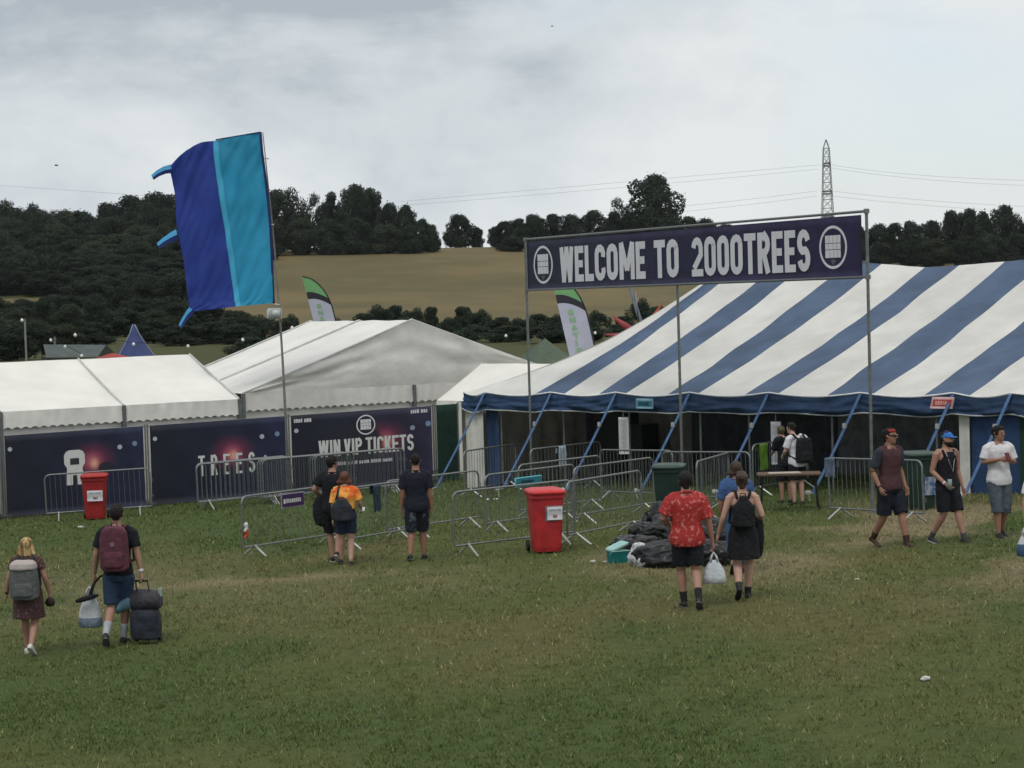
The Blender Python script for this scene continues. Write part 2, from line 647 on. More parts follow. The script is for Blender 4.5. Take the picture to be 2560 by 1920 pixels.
def build_ground():
    xs = np.unique(np.concatenate([np.linspace(-2500, -200, 12), np.linspace(-200, -20, 24), np.arange(-20, 20.01, 0.25),
                                   np.linspace(20, 200, 24), np.linspace(200, 2500, 12)]))
    ys = np.unique(np.concatenate([np.linspace(-80, 12, 12), np.arange(12, 64, 0.25), np.arange(64, 640, 8.0), np.linspace(640, 4000, 24)]))
    X, Y = np.meshgrid(xs, ys)
    Z = ground(X, Y)
    near = (1 - sstep(50, 64, Y)) * sstep(-20, 12, Y)
    Z = Z + near * (fbm(X * 0.5, Y * 0.5, 5) - 0.5) * 0.06
    nx, ny = len(xs), len(ys)
    co = np.stack([X, Y, Z], -1).reshape(-1, 3)
    i = np.arange(nx - 1)[None, :] + np.arange(ny - 1)[:, None] * nx
    f = np.stack([i, i + 1, i + nx + 1, i + nx], -1).reshape(-1, 4)
    me = bpy.data.meshes.new('ground')
    me.from_pydata(co.tolist(), [], f.tolist())
    col = field_tint(X, Y) * 0.74
    far = sstep(60, 120, Y)[..., None]
    col = col * (1 - far) + np.array([0.062, 0.066, 0.026]) * far
    ca = me.color_attributes.new('tint', 'FLOAT_COLOR', 'POINT')
    ca.data.foreach_set('color', np.concatenate([col.reshape(-1, 3), np.ones((nx * ny, 1))], 1).astype(np.float32).ravel())
    me.polygons.foreach_set('use_smooth', [True] * len(me.polygons))
    o = link_mesh('ground', me, attr_mat('turf_soil', 'tint', 0.95, 0.5))
    tag(o, kind='structure')


def build_stubble():
    bm = bmesh.new()
    us, ud = np.linspace(0, 1, 60), np.linspace(245, 585, 60)
    rows = []
    for d in ud:
        row = []
        for u in us:
            px = 545 + (2620 - 545) * u
            x = (px - CX) / F_PX * d
            row.append(bm.verts.new((x, d, gz(x, d) + 0.12)))
        rows.append(row)
    for a, b in zip(rows, rows[1:]):
        for i in range(len(us) - 1):
            bm.faces.new((a[i], a[i + 1], b[i + 1], b[i]))
    # a second strip of the same stubble seen through the wood on the left
    rows = []
    for d in np.linspace(384, 402, 8):
        row = []
        for px in np.linspace(-60, 160, 14):
            x = (px - CX) / F_PX * d
            row.append(bm.verts.new((x, d, gz(x, d) + 0.12)))
        rows.append(row)
    for a, b in zip(rows, rows[1:]):
        for i in range(13):
            bm.faces.new((a[i], a[i + 1], b[i + 1], b[i]))
    m = mat('stubble', (0.096, 0.082, 0.033), 0.95, scale=0.035, col2=(0.146, 0.113, 0.048), fac=(0.40, 0.62), detail=12.0, bump=0.4, bscale=0.8)
    o = obj('stubble_field', bm, m, smooth=True)
    tag(o, kind='structure')


def build_grass():
    pts = []
    for (y0, y1, dens) in ((15.5, 22, 420), (22, 30, 230), (30, 40, 110), (40, 58, 42)):
        hw = 0.30 * y1 + 3.5
        n = int((y1 - y0) * 2 * hw * dens)
        x = RNG.uniform(-hw, hw, n)
        y = RNG.uniform(y0, y1, n)
        k = np.abs(x) < 0.272 * y + 3.2
        pts.append(np.stack([x[k], y[k]], 1))
    pts = np.concatenate(pts)
    # grass is thinner where it is trodden
    tint = field_tint(pts[:, 0], pts[:, 1])
    keep = RNG.rand(len(pts)) < np.clip(1.25 - 3.2 * (tint[:, 0] - 0.07) / 0.1, 0.45, 1)
    clump = fbm(pts[:, 0] * 2.6, pts[:, 1] * 1.6, 31)
    keep &= RNG.rand(len(pts)) < 0.6 + 0.6 * sstep(0.35, 0.6, clump)
    pts, tint, clump = pts[keep], tint[keep], clump[keep]
    nb = 4
    base = np.repeat(pts, nb, 0)
    tint = np.repeat(tint, nb, 0)
    cl = np.repeat(clump, nb, 0)
    n = len(base)
    d = base[:, 1]
    sc = np.maximum(1.0, d / 21.0)
    base = base + RNG.normal(0, 0.022, (n, 2)) * sc[:, None]
    z = ground(base[:, 0], base[:, 1])
    near = (1 - sstep(50, 64, base[:, 1]))
    z = z + near * (fbm(base[:, 0] * 0.5, base[:, 1] * 0.5, 5) - 0.5) * 0.06 - 0.006
    h = RNG.uniform(0.018, 0.055, n) * (0.7 + 0.7 * cl) * np.sqrt(sc)
    tall = RNG.rand(n) < 0.005
    h = np.where(tall, h * 2.0, h)
    w = RNG.uniform(0.0035, 0.0075, n) * sc
    a = RNG.uniform(0, 2 * np.pi, n)
    ln = RNG.uniform(0.1, 1.0, n) * h * 1.2
    la = RNG.uniform(0, 2 * np.pi, n)
    B = np.stack([base[:, 0], base[:, 1], z], 1)
    off = np.stack([np.cos(a) * w, np.sin(a) * w, np.zeros(n)], 1)
    tip = B + np.stack([np.cos(la) * ln, np.sin(la) * ln, h], 1)
    V = np.stack([B - off, B + off, tip], 1).reshape(-1, 3)
    me = bpy.data.meshes.new('grass')
    me.vertices.add(3 * n)
    me.vertices.foreach_set('co', V.astype(np.float32).ravel())
    me.loops.add(3 * n)
    me.loops.foreach_set('vertex_index', np.arange(3 * n, dtype=np.int32))
    me.polygons.add(n)
    me.polygons.foreach_set('loop_start', np.arange(0, 3 * n, 3, dtype=np.int32))
    me.update()
    me.validate()
    col = tint * RNG.uniform(0.95, 1.55, (n, 1))
    straw = RNG.rand(n) < 0.025 + 0.22 * np.clip((tint[:, 0] - 0.07) / 0.1, 0, 1)
    col[straw] = np.array([0.30, 0.26, 0.15]) * RNG.uniform(0.7, 1.3, (straw.sum(), 1))
    rgba = np.concatenate([col, np.ones((n, 1))], 1)
    ca = me.color_attributes.new('tint', 'FLOAT_COLOR', 'POINT')
    ca.data.foreach_set('color', np.repeat(rgba, 3, 0).astype(np.float32).ravel())
    o = link_mesh('grass', me, attr_mat('grass_blade', 'tint', 0.7))
    tag(o, 'short trampled festival field grass with dry patches', 'grass', kind='stuff')


build_ground()
build_stubble()
build_grass()

# ------------------------------------------------------------------ trees
LEAF = mat('dark_foliage', (0.022, 0.036, 0.026), 0.8, scale=0.25, col2=(0.043, 0.060, 0.038), fac=(0.35, 0.7), rnd=0.25, spec=0.2, trans=0.3)
LEAF_OLIVE = mat('olive_foliage', (0.030, 0.046, 0.028), 0.8, scale=0.25, col2=(0.054, 0.070, 0.040), fac=(0.35, 0.7), rnd=0.25, spec=0.2, trans=0.3)
LEAF_BUSH = mat('bush_foliage', (0.026, 0.042, 0.030), 0.8, scale=0.6, col2=(0.048, 0.068, 0.042), fac=(0.35, 0.7), rnd=0.25, spec=0.2, trans=0.3)


def crown_mesh(seed, h, w, base, nl, nleaf, leaf, hollow=0.0):
    """leaf sprays gathered in irregular clumps through a crown of height h, width w starting at base"""
    rs = np.random.RandomState(seed)
    lobes = []
    for k in range(nl):
        t = rs.uniform(0, 1)
        zc = base + (h - base) * (0.12 + 0.78 * t)
        prof = math.sin(math.pi * min(1, (0.22 + 0.70 * t))) ** 0.75
        a = rs.uniform(0, 2 * math.pi)
        rr = w / 2 * prof * rs.uniform(0.25, 0.85)
        s = w * rs.uniform(0.13, 0.25) * (1 - 0.35 * t)
        lobes.append((rr * math.cos(a), rr * math.sin(a), zc, s, s * rs.uniform(0.85, 1.15)))
    lobes.append((rs.uniform(-0.08, 0.08) * w, 0, h - w * 0.14, w * 0.17, w * 0.14))
    lobes = np.array(lobes)
    vol = lobes[:, 3] ** 2
    idx = rs.choice(len(lobes), nleaf, p=vol / vol.sum())
    lb = lobes[idx]
    dv = rs.normal(size=(nleaf, 3))
    dv /= np.linalg.norm(dv, axis=1)[:, None]
    rad = rs.uniform(0.35, 1.0, nleaf) ** 0.5
    rad = np.where(rs.rand(nleaf) < 0.10, rad * 1.25, rad)
    c = np.stack([lb[:, 0] + dv[:, 0] * rad * lb[:, 3], lb[:, 1] + dv[:, 1] * rad * lb[:, 3], lb[:, 2] + dv[:, 2] * rad * lb[:, 4]], 1)
    nrm = dv * 0.9 + rs.normal(size=(nleaf, 3)) * 0.6 + np.array([0, 0, 0.35])
    nrm /= np.linalg.norm(nrm, axis=1)[:, None]
    t1 = np.cross(nrm, rs.normal(size=(nleaf, 3)))
    t1 /= np.linalg.norm(t1, axis=1)[:, None] + 1e-9
    t2 = np.cross(nrm, t1)
    s = leaf * rs.uniform(0.5, 1.25, (nleaf, 1))
    V = np.stack([c - t1 * s - t2 * s * 0.35, c + t1 * s * 0.2 - t2 * s * 0.7, c + t1 * s + t2 * s * 0.3, c - t1 * s * 0.3 + t2 * s * 0.75], 1).reshape(-1, 3)
    me = bpy.data.meshes.new('crown')
    me.vertices.add(4 * nleaf)
    me.vertices.foreach_set('co', V.astype(np.float32).ravel())
    me.loops.add(4 * nleaf)
    me.loops.foreach_set('vertex_index', np.arange(4 * nleaf, dtype=np.int32))
    me.polygons.add(nleaf)
    me.polygons.foreach_set('loop_start', np.arange(0, 4 * nleaf, 4, dtype=np.int32))
    me.update()
    me.validate()
    return me


def trunk_bm(seed, h, w, base):
    rr = random.Random(seed)
    bm = bmesh.new()
    tr = 0.022 * h
    top = h * 0.72
    tube(bm, [(0, 0, -0.4), (0.02 * w, 0, h * 0.2), (-0.02 * w, 0.02 * w, h * 0.45), (0.01 * w, 0, top)], [tr * 1.5, tr, tr * 0.7, tr * 0.2], 7)
    for k in range(6):
        a = k * 1.05 + rr.uniform(0, 0.6)
        z0 = max(base * 0.9, h * (0.22 + 0.07 * k))
        r = w * rr.uniform(0.25, 0.4)
        tube(bm, [(0, 0, z0), (math.cos(a) * r * 0.5, math.sin(a) * r * 0.5, z0 + h * 0.1), (math.cos(a) * r, math.sin(a) * r, z0 + h * 0.24)],
             [tr * 0.5, tr * 0.32, tr * 0.1], 5)
    return bm


TREES = {}


def tree_kind(key, seed, h, w, base, nl, nleaf, leaf, m, name, trunk=True):
    cm = crown_mesh(seed, h, w, base, nl, nleaf, leaf)
    cm.materials.append(m)
    tm = bpy.data.meshes.new('trunk')
    b = trunk_bm(seed, h, w, base)
    b.to_mesh(tm)
    b.free()
    tm.materials.append(BARK)
    TREES[key] = (cm, tm, h, w, name)


tree_kind('oak', 1, 13, 11, 0.3, 40, 20000, 0.23, LEAF, 'tree')
tree_kind('ash', 2, 14, 9, 0.3, 36, 18000, 0.22, LEAF, 'tree')
tree_kind('round', 3, 11, 10, 0.1, 38, 19000, 0.21, LEAF, 'tree')
tree_kind('olive', 4, 10, 10, 0.1, 38, 19000, 0.21, LEAF_OLIVE, 'tree')
tree_kind('open', 5, 14, 12, 2.5, 18, 9000, 0.22, LEAF, 'tree')
tree_kind('bush', 6, 4, 5.5, 0.1, 22, 9000, 0.11, LEAF_BUSH, 'bush')
tree_kind('bush2', 7, 4, 4.6, 0.1, 18, 8000, 0.11, LEAF_BUSH, 'bush')


def plant(key, x, y, top_h, width, label, cat, group=None, name=None):
    cm, tm, h, w, nm = TREES[key]
    t = thing(name or nm, label, cat, (x, y, gz(x, y)), random.uniform(0, 6.28), group)
    t.scale = (width / w, width / w, top_h / h)
    for n2, me in (('crown', cm), ('trunk', tm)):
        o = bpy.data.objects.new(n2, me)
        COL.objects.link(o)
        o.parent = t
    return t


def plant_px(key, px, top, d, width_px, label, cat, group=None, name=None):
    """a tree standing on the hill at distance d whose top reaches photo row `top`"""
    g = on_ground(px, d)
    h = max(1.5, P(px, top, d).z - g.z)
    return plant(key, g.x, d, h, width_px / F_PX * d, label, cat, group, name)


def build_trees():
    rr = random.Random(5)
    kinds = ['oak', 'ash', 'round', 'oak', 'olive']
    # skyline of the left wood in photo pixels
    sky_x = [-80, 0, 60, 110, 160, 230, 285, 330, 400, 440, 520, 600]
    sky_y = [500, 505, 512, 515, 528, 531, 505, 490, 474, 480, 480, 485]
    lab = 'dense dark green tree in the wood covering the hillside at the left'
    grp = 'trees of the wood on the left hillside'
    for row, d in enumerate((414, 428, 446, 466, 490, 515, 540, 562)):
        px = -90 + rr.uniform(0, 40)
        while px < 610:
            f = row / 7.0
            low = 672 - 20 * rr.random()
            top = low + (np.interp(px, sky_x, sky_y) - low) * f + rr.uniform(-9, 14)
            if f == 1.0:
                top = np.interp(px, sky_x, sky_y) + rr.uniform(-3, 8)
            plant_px(rr.choice(kinds), px, top, d + rr.uniform(-8, 8), rr.uniform(95, 135), lab, 'tree', grp)
            px += rr.uniform(46, 68)
    plant_px('open', 18, 498, 548, 120, 'open feathery tree letting the sky through at the left end of the ridge', 'tree')
    plant_px('open', 88, 506, 552, 90, 'smaller feathery tree beside the open tree on the left ridge', 'tree')
    # smaller trees in front of the wood
    g2 = 'trees at the foot of the left wood'
    for px, top, d, w, k in ((-10, 742, 290, 120, 'olive'), (40, 775, 262, 90, 'olive'), (108, 742, 300, 75, 'round'), (170, 760, 285, 85, 'olive'), (232, 735, 320, 95, 'round'),
                             (300, 715, 330, 110, 'oak'), (365, 690, 335, 120, 'round'), (440, 680, 330, 130, 'oak'), (520, 735, 300, 120, 'round'), (590, 775, 260, 100, 'olive'),
                             (60, 748, 340, 110, 'round'), (140, 735, 345, 100, 'oak'), (205, 700, 380, 120, 'oak'), (270, 690, 385, 120, 'round'), (335, 680, 390, 120, 'oak'), (410, 690, 372, 130, 'oak'), (480, 690, 380, 130, 'round'), (555, 700, 380, 120, 'oak'),
                             (-15, 790, 200, 150, 'olive'), (70, 808, 190, 130, 'round'), (150, 812, 195, 120, 'olive'), (235, 806, 215, 120, 'round'), (310, 770, 250, 130, 'round'), (380, 800, 215, 120, 'round'), (450, 812, 200, 130, 'round'), (520, 805, 205, 140, 'round'), (590, 812, 200, 120, 'round'), (10, 820, 165, 150, 'round'), (420, 740, 280, 130, 'oak'), (340, 745, 290, 130, 'oak'),
                             (470, 790, 240, 90, 'round'), (395, 775, 265, 80, 'olive'), (560, 800, 230, 90, 'bush'), (95, 800, 240, 80, 'olive'), (200, 800, 250, 80, 'round'), (20, 800, 235, 90, 'round')):
        plant_px(k, px, top, d, w, 'bushy green tree at the foot of the left wood behind the low shed', 'tree', g2)
    # the clump on the ridge right of the blue flag
    g3 = 'trees of the clump above the stubble field'
    for px, top, d, w, k in ((610, 492, 520, 100, 'oak'), (655, 478, 515, 105, 'open'), (700, 472, 520, 110, 'oak'), (742, 466, 512, 95, 'open'), (790, 482, 520, 85, 'open'), (838, 478, 522, 80, 'ash'),
                             (893, 459, 518, 105, 'oak'), (935, 468, 514, 90, 'oak'), (978, 508, 512, 90, 'round'), (1020, 514, 512, 85, 'round'), (1060, 548, 508, 72, 'round'), (1082, 562, 506, 50, 'round'),
                             (630, 560, 500, 95, 'round'), (690, 552, 502, 95, 'round'), (760, 545, 504, 100, 'olive'), (830, 548, 504, 95, 'round'), (900, 545, 504, 100, 'round'), (965, 560, 504, 90, 'olive'),
                             (1025, 565, 503, 80, 'round'), (608, 540, 508, 90, 'round')):
        plant_px(k, px, top, d, w, 'tall dark tree in the clump on the ridge above the brown field', 'tree', g3)
    for px, top, d, w in ((618, 585, 470, 110), (668, 602, 486, 80), (596, 620, 452, 110)):
        plant_px('round', px, top, d, w, 'tall dark tree in the clump on the ridge above the brown field', 'tree', g3)
    plant_px('round', 1158, 536, 568, 92, 'small round tree alone on the skyline right of the ridge gap', 'tree')
    plant_px('round', 1200, 568, 568, 42, 'low bush leaning against the lone round skyline tree', 'bush', name='bush')
    # hedge line behind the welcome banner
    g4 = 'hedge trees on the ridge behind the welcome banner'
    for px, top, d, w, k in ((1240, 566, 536, 50, 'round'), (1262, 553, 530, 70, 'round'), (1300, 545, 522, 75, 'oak'), (1345, 536, 520, 85, 'round'), (1392, 533, 518, 85, 'oak'), (1440, 536, 518, 80, 'round'),
                             (1490, 524, 518, 85, 'oak'), (1540, 528, 518, 80, 'ash'), (1590, 535, 518, 90, 'round'), (1680, 545, 518, 90, 'round'), (1725, 540, 518, 85, 'oak'), (1775, 546, 518, 85, 'round'),
                             (1825, 560, 518, 85, 'round'), (1290, 590, 506, 90, 'round'), (1375, 590, 506, 90, 'round'), (1460, 590, 506, 90, 'round')):
        plant_px(k, px, top, d, w, 'dark hedge tree on the ridge just above the welcome banner', 'tree', g4)
    plant_px('open', 1555, 492, 524, 75, 'thin bare topped tree beside the big tree above the banner', 'tree')
    plant_px('oak', 1637, 434, 522, 165, 'big spreading tree standing above the hedge behind the welcome banner', 'tree')
    # right wood
    g5 = 'trees of the wood at the right edge'
    for px, top, d, w, k in ((2150, 566, 505, 80, 'round'), (2195, 560, 505, 80, 'round'), (2240, 556, 505, 80, 'oak'), (2285, 553, 505, 80, 'round'), (2330, 550, 505, 85, 'oak'), (2385, 524, 510, 80, 'oak'),
                             (2425, 520, 510, 80, 'oak'), (2462, 530, 508, 85, 'round'), (2512, 511, 510, 95, 'oak'), (2550, 532, 508, 80, 'open'), (2595, 535, 508, 90, 'oak'),
                             (2270, 600, 492, 85, 'round'), (2340, 596, 492, 95, 'olive'), (2410, 590, 490, 95, 'round'), (2480, 585, 490, 100, 'round'), (2550, 585, 490, 100, 'round'), (2210, 606, 494, 80, 'round')):
        plant_px(k, px, top, d, w, 'dark tree of the wood on the ridge behind the striped tent at the right', 'tree', g5)
    # bushes at the foot of the stubble field
    g6 = 'bushes along the foot of the stubble field'
    for i, (px, top, d, w) in enumerate(((600, 808, 205, 100), (655, 792, 210, 110), (700, 800, 200, 90), (722, 790, 215, 80), (775, 806, 200, 110), (840, 800, 195, 100), (905, 782, 210, 90), (950, 768, 215, 95),
                                         (992, 762, 218, 90), (1035, 775, 214, 80), (1075, 766, 212, 60), (1010, 800, 185, 140), (930, 812, 180, 120), (1118, 797, 210, 80), (1160, 765, 216, 85), (1203, 778, 212, 80), (1250, 792, 208, 90),
                                         (1300, 798, 205, 90), (1345, 784, 208, 90), (1385, 790, 206, 75), (1430, 795, 200, 90), (1488, 780, 210, 80), (1555, 790, 206, 75), (1600, 752, 212, 80), (1640, 765, 208, 80),
                                         (1180, 815, 180, 130), (1270, 820, 178, 130), (1360, 825, 170, 150), (1450, 822, 172, 120), (1560, 825, 170, 130), (1690, 790, 205, 90), (700, 835, 165, 140), (620, 842, 160, 130), (800, 842, 160, 150))):
        plant_px('bush' if i % 2 else 'bush2', px, top, d, w, 'dark green hedge bush at the foot of the brown stubble field', 'bush', g6)


build_trees()

# ------------------------------------------------------------------ printed banner material


def print_mat(name, base, right, glow=None, dots=(), aspect=1.75, dark=None):
    """a printed night-sky design laid out over the banner's own UV"""
    m = bpy.data.materials.new(name)
    m.use_nodes = True
    nt = m.node_tree
    L = nt.links.new
    bs = nt.nodes['Principled BSDF']
    bs.inputs['Roughness'].default_value = 0.6
    bs.inputs['Specular IOR Level'].default_value = 0.25
    uv = N(nt, 'ShaderNodeUVMap', uv_map='uv')
    mp = N(nt, 'ShaderNodeMapping')
    mp.inputs['Scale'].default_value = (aspect, 1, 1)
    L(uv.outputs[0], mp.inputs['Vector'])
    sp = N(nt, 'ShaderNodeSeparateXYZ')
    L(uv.outputs[0], sp.inputs[0])
    mx = N(nt, 'ShaderNodeMix', data_type='RGBA')
    mx.inputs[6].default_value = (*base, 1)
    mx.inputs[7].default_value = (*right, 1)
    L(sp.outputs['X'], mx.inputs['Factor'])
    col = mx.outputs[2]
    n = N(nt, 'ShaderNodeTexNoise', i_Scale=3.0, i_Detail=5.0)
    L(mp.outputs[0], n.inputs['Vector'])
    mm = N(nt, 'ShaderNodeMix', data_type='RGBA', blend_type='MULTIPLY')
    mm.inputs['Factor'].default_value = 0.6
    mr = N(nt, 'ShaderNodeMapRange')
    mr.inputs['From Min'].default_value, mr.inputs['From Max'].default_value = 0.3, 0.7
    mr.inputs['To Min'].default_value, mr.inputs['To Max'].default_value = 0.55, 1.3
    L(n.outputs['Fac'], mr.inputs['Value'])
    L(col, mm.inputs[6])
    L(mr.outputs[0], mm.inputs[7])
    col = mm.outputs[2]

    def radial(col, cx, cy, r0, r1, c, squash=1.0, amt=1.0):
        mp2 = N(nt, 'ShaderNodeMapping')
        mp2.inputs['Location'].default_value = (-cx * aspect * squash, -cy, 0)
        mp2.inputs['Scale'].default_value = (aspect * squash, 1, 1)
        L(uv.outputs[0], mp2.inputs['Vector'])
        ln = N(nt, 'ShaderNodeVectorMath', operation='LENGTH')
        L(mp2.outputs[0], ln.inputs[0])
        r = N(nt, 'ShaderNodeMapRange', interpolation_type='SMOOTHSTEP')
        r.inputs['From Min'].default_value, r.inputs['From Max'].default_value = r0, r1
        r.inputs['To Min'].default_value, r.inputs['To Max'].default_value = amt, 0.0
        L(ln.outputs['Value'], r.inputs['Value'])
        x = N(nt, 'ShaderNodeMix', data_type='RGBA')
        L(r.outputs[0], x.inputs['Factor'])
        L(col, x.inputs[6])
        x.inputs[7].default_value = (*c, 1)
        return x.outputs[2]

    if glow:
        gx, gy = glow
        col = radial(col, gx, gy, 0.0, 0.28, (0.22, 0.04, 0.09), 0.8, 0.9)
        col = radial(col, gx, gy - 0.02, 0.0, 0.17, (0.50, 0.14, 0.17), 1.0, 0.85)
        col = radial(col, gx + 0.01, gy - 0.04, 0.0, 0.10, (0.75, 0.40, 0.30), 1.2, 0.9)
    if dark:
        for (dx, dy, r) in dark:
            col = radial(col, dx, dy, r * 0.8, r, (0.02, 0.024, 0.035), 0.7, 0.9)
    for (dx, dy, r, c) in dots:
        col = radial(col, dx, dy, r * 0.8, r, c)
    L(col, bs.inputs['Base Color'])
    nb = N(nt, 'ShaderNodeTexNoise', i_Scale=4.0, i_Detail=2.0)
    L(mp.outputs[0], nb.inputs['Vector'])
    bp = N(nt, 'ShaderNodeBump', i_Strength=0.15, i_Distance=0.05)
    L(nb.outputs['Fac'], bp.inputs['Height'])
    L(bp.outputs[0], bs.inputs['Normal'])
    return m


def sheet(name, fn, w, h, m, parent, nx=24, ny=10, z=0.0, thick=0.008, world=True):
    """a cloth panel of w x h mapped by fn(x, y, out), with UVs and a little thickness"""
    bm = bmesh.new()
    uvl = bm.loops.layers.uv.new('uv')
    for sgn in (1, -1):
        vs = [[bm.verts.new(fn(w * i / nx, h * j / ny, z + (0 if sgn > 0 else -thick))) for i in range(nx + 1)] for j in range(ny + 1)]
        for j in range(ny):
            for i in range(nx):
                c = [(i, j), (i + 1, j), (i + 1, j + 1), (i, j + 1)]
                if sgn < 0:
                    c = c[::-1]
                f = bm.faces.new([vs[b][a] for a, b in c])
                for lp, (a, b) in zip(f.loops, c):
                    lp[uvl].uv = (a / nx, b / ny)
        if sgn > 0:
            fr = vs
    bk = vs
    for a, b in (([r[0] for r in fr], [r[0] for r in bk]), ([r[-1] for r in fr], [r[-1] for r in bk]), (fr[0], bk[0]), (fr[-1], bk[-1])):
        for k in range(len(a) - 1):
            bm.faces.new((a[k], a[k + 1], b[k + 1], b[k]))
    return obj(name, bm, m, parent, world, True)


def plane_frame(A, B, sway=0.0, seed=0):
    """maps (x along A->B, y up, out towards the camera side) to space; sway makes the cloth belly a little"""
    A, B = Vector(A), Vector(B)
    u = (B - A)
    Lh = u.length
    u.normalize()
    nrm = Vector((u.y, -u.x, 0)).normalized()
    if nrm.y > 0:
        nrm = -nrm

    def fn(x, y, o=0.0):
        s = sway * noise.noise(Vector((x * 0.7 + seed, 0.3, seed))) if sway else 0.0
        return A + u * x + Vector((0, 0, y)) + nrm * (o + s)
    return fn, Lh, u, nrm


def emblem(bm, cx, cy, r, fn, z=0.006):
    """ring with a lettered square inside"""
    n = 32
    t = r * 0.13
    a = [bm.verts.new(fn(cx + math.cos(2 * math.pi * k / n) * r, cy + math.sin(2 * math.pi * k / n) * r, z)) for k in range(n)]
    b = [bm.verts.new(fn(cx + math.cos(2 * math.pi * k / n) * (r - t), cy + math.sin(2 * math.pi * k / n) * (r - t), z)) for k in range(n)]
    for k in range(n):
        bm.faces.new((a[k], a[(k + 1) % n], b[(k + 1) % n], b[k]))
    s = r * 0.56
    # the square is cut by two thin dark lines into stacked lettering blocks
    for (y0, y1) in ((-0.86, -0.22), (-0.17, 0.30), (0.35, 0.98)):
        x = -s
        ws = (0.3, 0.26, 0.24, 0.2) if y0 < -0.5 else ((0.22, 0.3, 0.22, 0.26) if y0 < 0 else (0.26, 0.24, 0.28, 0.22))
        for wv in ws:
            x1 = x + wv * 2 * s
            quad(bm, fn(cx + x, cy + y0 * s, z), fn(cx + x1 - s * 0.03, cy + y0 * s, z), fn(cx + x1 - s * 0.03, cy + y1 * s, z), fn(cx + x, cy + y1 * s, z))
            x = x1
    # little spade under the square
    quad(bm, fn(cx - r * 0.2, cy - r * 0.6, z), fn(cx, cy - r * 0.82, z), fn(cx + r * 0.2, cy - r * 0.6, z), fn(cx, cy - r * 0.56, z), 1)


# ------------------------------------------------------------------ welcome gate
def build_gate():
    tl, tr_ = P(1313, 597, 48.0), P(2166, 530, 37.0)
    bl, br = P(1329, 722, 48.0), P(2166, 683, 37.0)
    gl, gr = Vector((tl.x, tl.y, gz(tl.x, tl.y))), Vector((tr_.x, tr_.y, gz(tr_.x, tr_.y)))
    ztop = (tl.z + tr_.z) / 2
    zbot = (bl.z + br.z) / 2
    t = thing('welcome_gate', 'scaffold gateway carrying the long dark WELCOME TO 2000TREES banner', 'gate', (gl + gr) / 2)
    A = Vector((tl.x, tl.y, zbot))
    B = Vector((tr_.x, tr_.y, zbot))
    fn, Lh, u, nrm = plane_frame(A, B, 0.02, 3)
    fr, _, _, _ = plane_frame(A, B)
    H = ztop - zbot
    for f, gap in ((0.0, 0), (0.5, 1), (1.0, 0)):
        p = A + u * Lh * f
        b = bmesh.new()
        top = Vector((p.x, p.y, ztop if not gap else zbot + 0.02))
        tube(b, [(p.x, p.y, gz(p.x, p.y)), top - Vector((0, 0, 0.03))] if not gap else [(p.x - nrm.x * 0.06, p.y - nrm.y * 0.06, gz(p.x, p.y)), top - nrm * 0.06], 0.03, 10)
        box(b, (p.x, p.y, gz(p.x, p.y) + 0.012), (0.15, 0.15, 0.02))
        obj('pole', b, DULL_STEEL, t, True, False)
    for z in (ztop, zbot - 0.05):
        b = bmesh.new()
        tube(b, [Vector((A.x, A.y, z)) - u * 0.05, Vector((B.x, B.y, z)) + u * 0.05], 0.027, 10)
        obj('rail', b, STEEL, t, True, False)
    b = bmesh.new()
    for p, z in ((A, ztop), (B, ztop), (A, zbot - 0.05), (B, zbot - 0.05)):
        bbox(b, (0, 0, 0), (0.1, 0.1, 0.09), 0.012, Matrix.Translation((p.x, p.y, z)))
    obj('clamp', b, STEEL, t, True, False)
    x0, x1 = 0.06, Lh - 0.16
    m = print_mat('gate_banner_print', S(46, 48, 66), S(46, 42, 74), aspect=8.5)
    ban = sheet('banner', lambda x, y, o=0.0: fn(x + x0, y + 0.01 - 0.05, o), x1 - x0, H - 0.02, m, t, 60, 8)

    def fpx(px):
        k = (px - CX) / F_PX
        # distance along the gate for a photo column
        return (k * A.y - A.x) / (u.x - k * u.y)
    b = bmesh.new()
    hh = H * 0.70
    y0 = H * 0.085

    def span(text, pxa, pxb, widths):
        xa, xb = fpx(pxa), fpx(pxb)
        tot = xb - xa
        g = 0.055
        w = 0.3
        for _ in range(30):
            w *= tot / text_width(text, w, g, 0.45, widths)
        write(b, text, xa, y0, w, hh, w * 0.36, g, lambda x, y, z: fn(x, y, z), 0.010, 0.45, widths)
    wd = {'W': 1.35, 'M': 1.35, 'L': 0.85, 'E': 0.85, 'T': 0.95}
    span('WELCOME', 1409, 1623, wd)
    span('TO', 1645, 1706, wd)
    span('2000TREES', 1738, 2035, wd)
    obj('lettering', b, LETTER, ban, True, False)
    for pa, pb in ((1343, 1391), (2059, 2125)):
        xa, xb = fpx(pa), fpx(pb)
        b = bmesh.new()
        emblem(b, (xa + xb) / 2, H * 0.46, min(H * 0.385, (xb - xa) / 2 * 1.04), lambda x, y, z: fn(x, y, z))
        obj('emblem', b, [LETTER, mat('grey_print', (0.12, 0.12, 0.14), 0.6)], ban, True, False)


build_gate()

# ------------------------------------------------------------------ printed mesh fence
WHITE_DOT = (0.42, 0.45, 0.55)
PALE_DOT = (0.18, 0.25, 0.38)
POST_PX = [(10, 1299), (387, 1272), (752, 1243), (1090, 1207), (1162, 1203)]


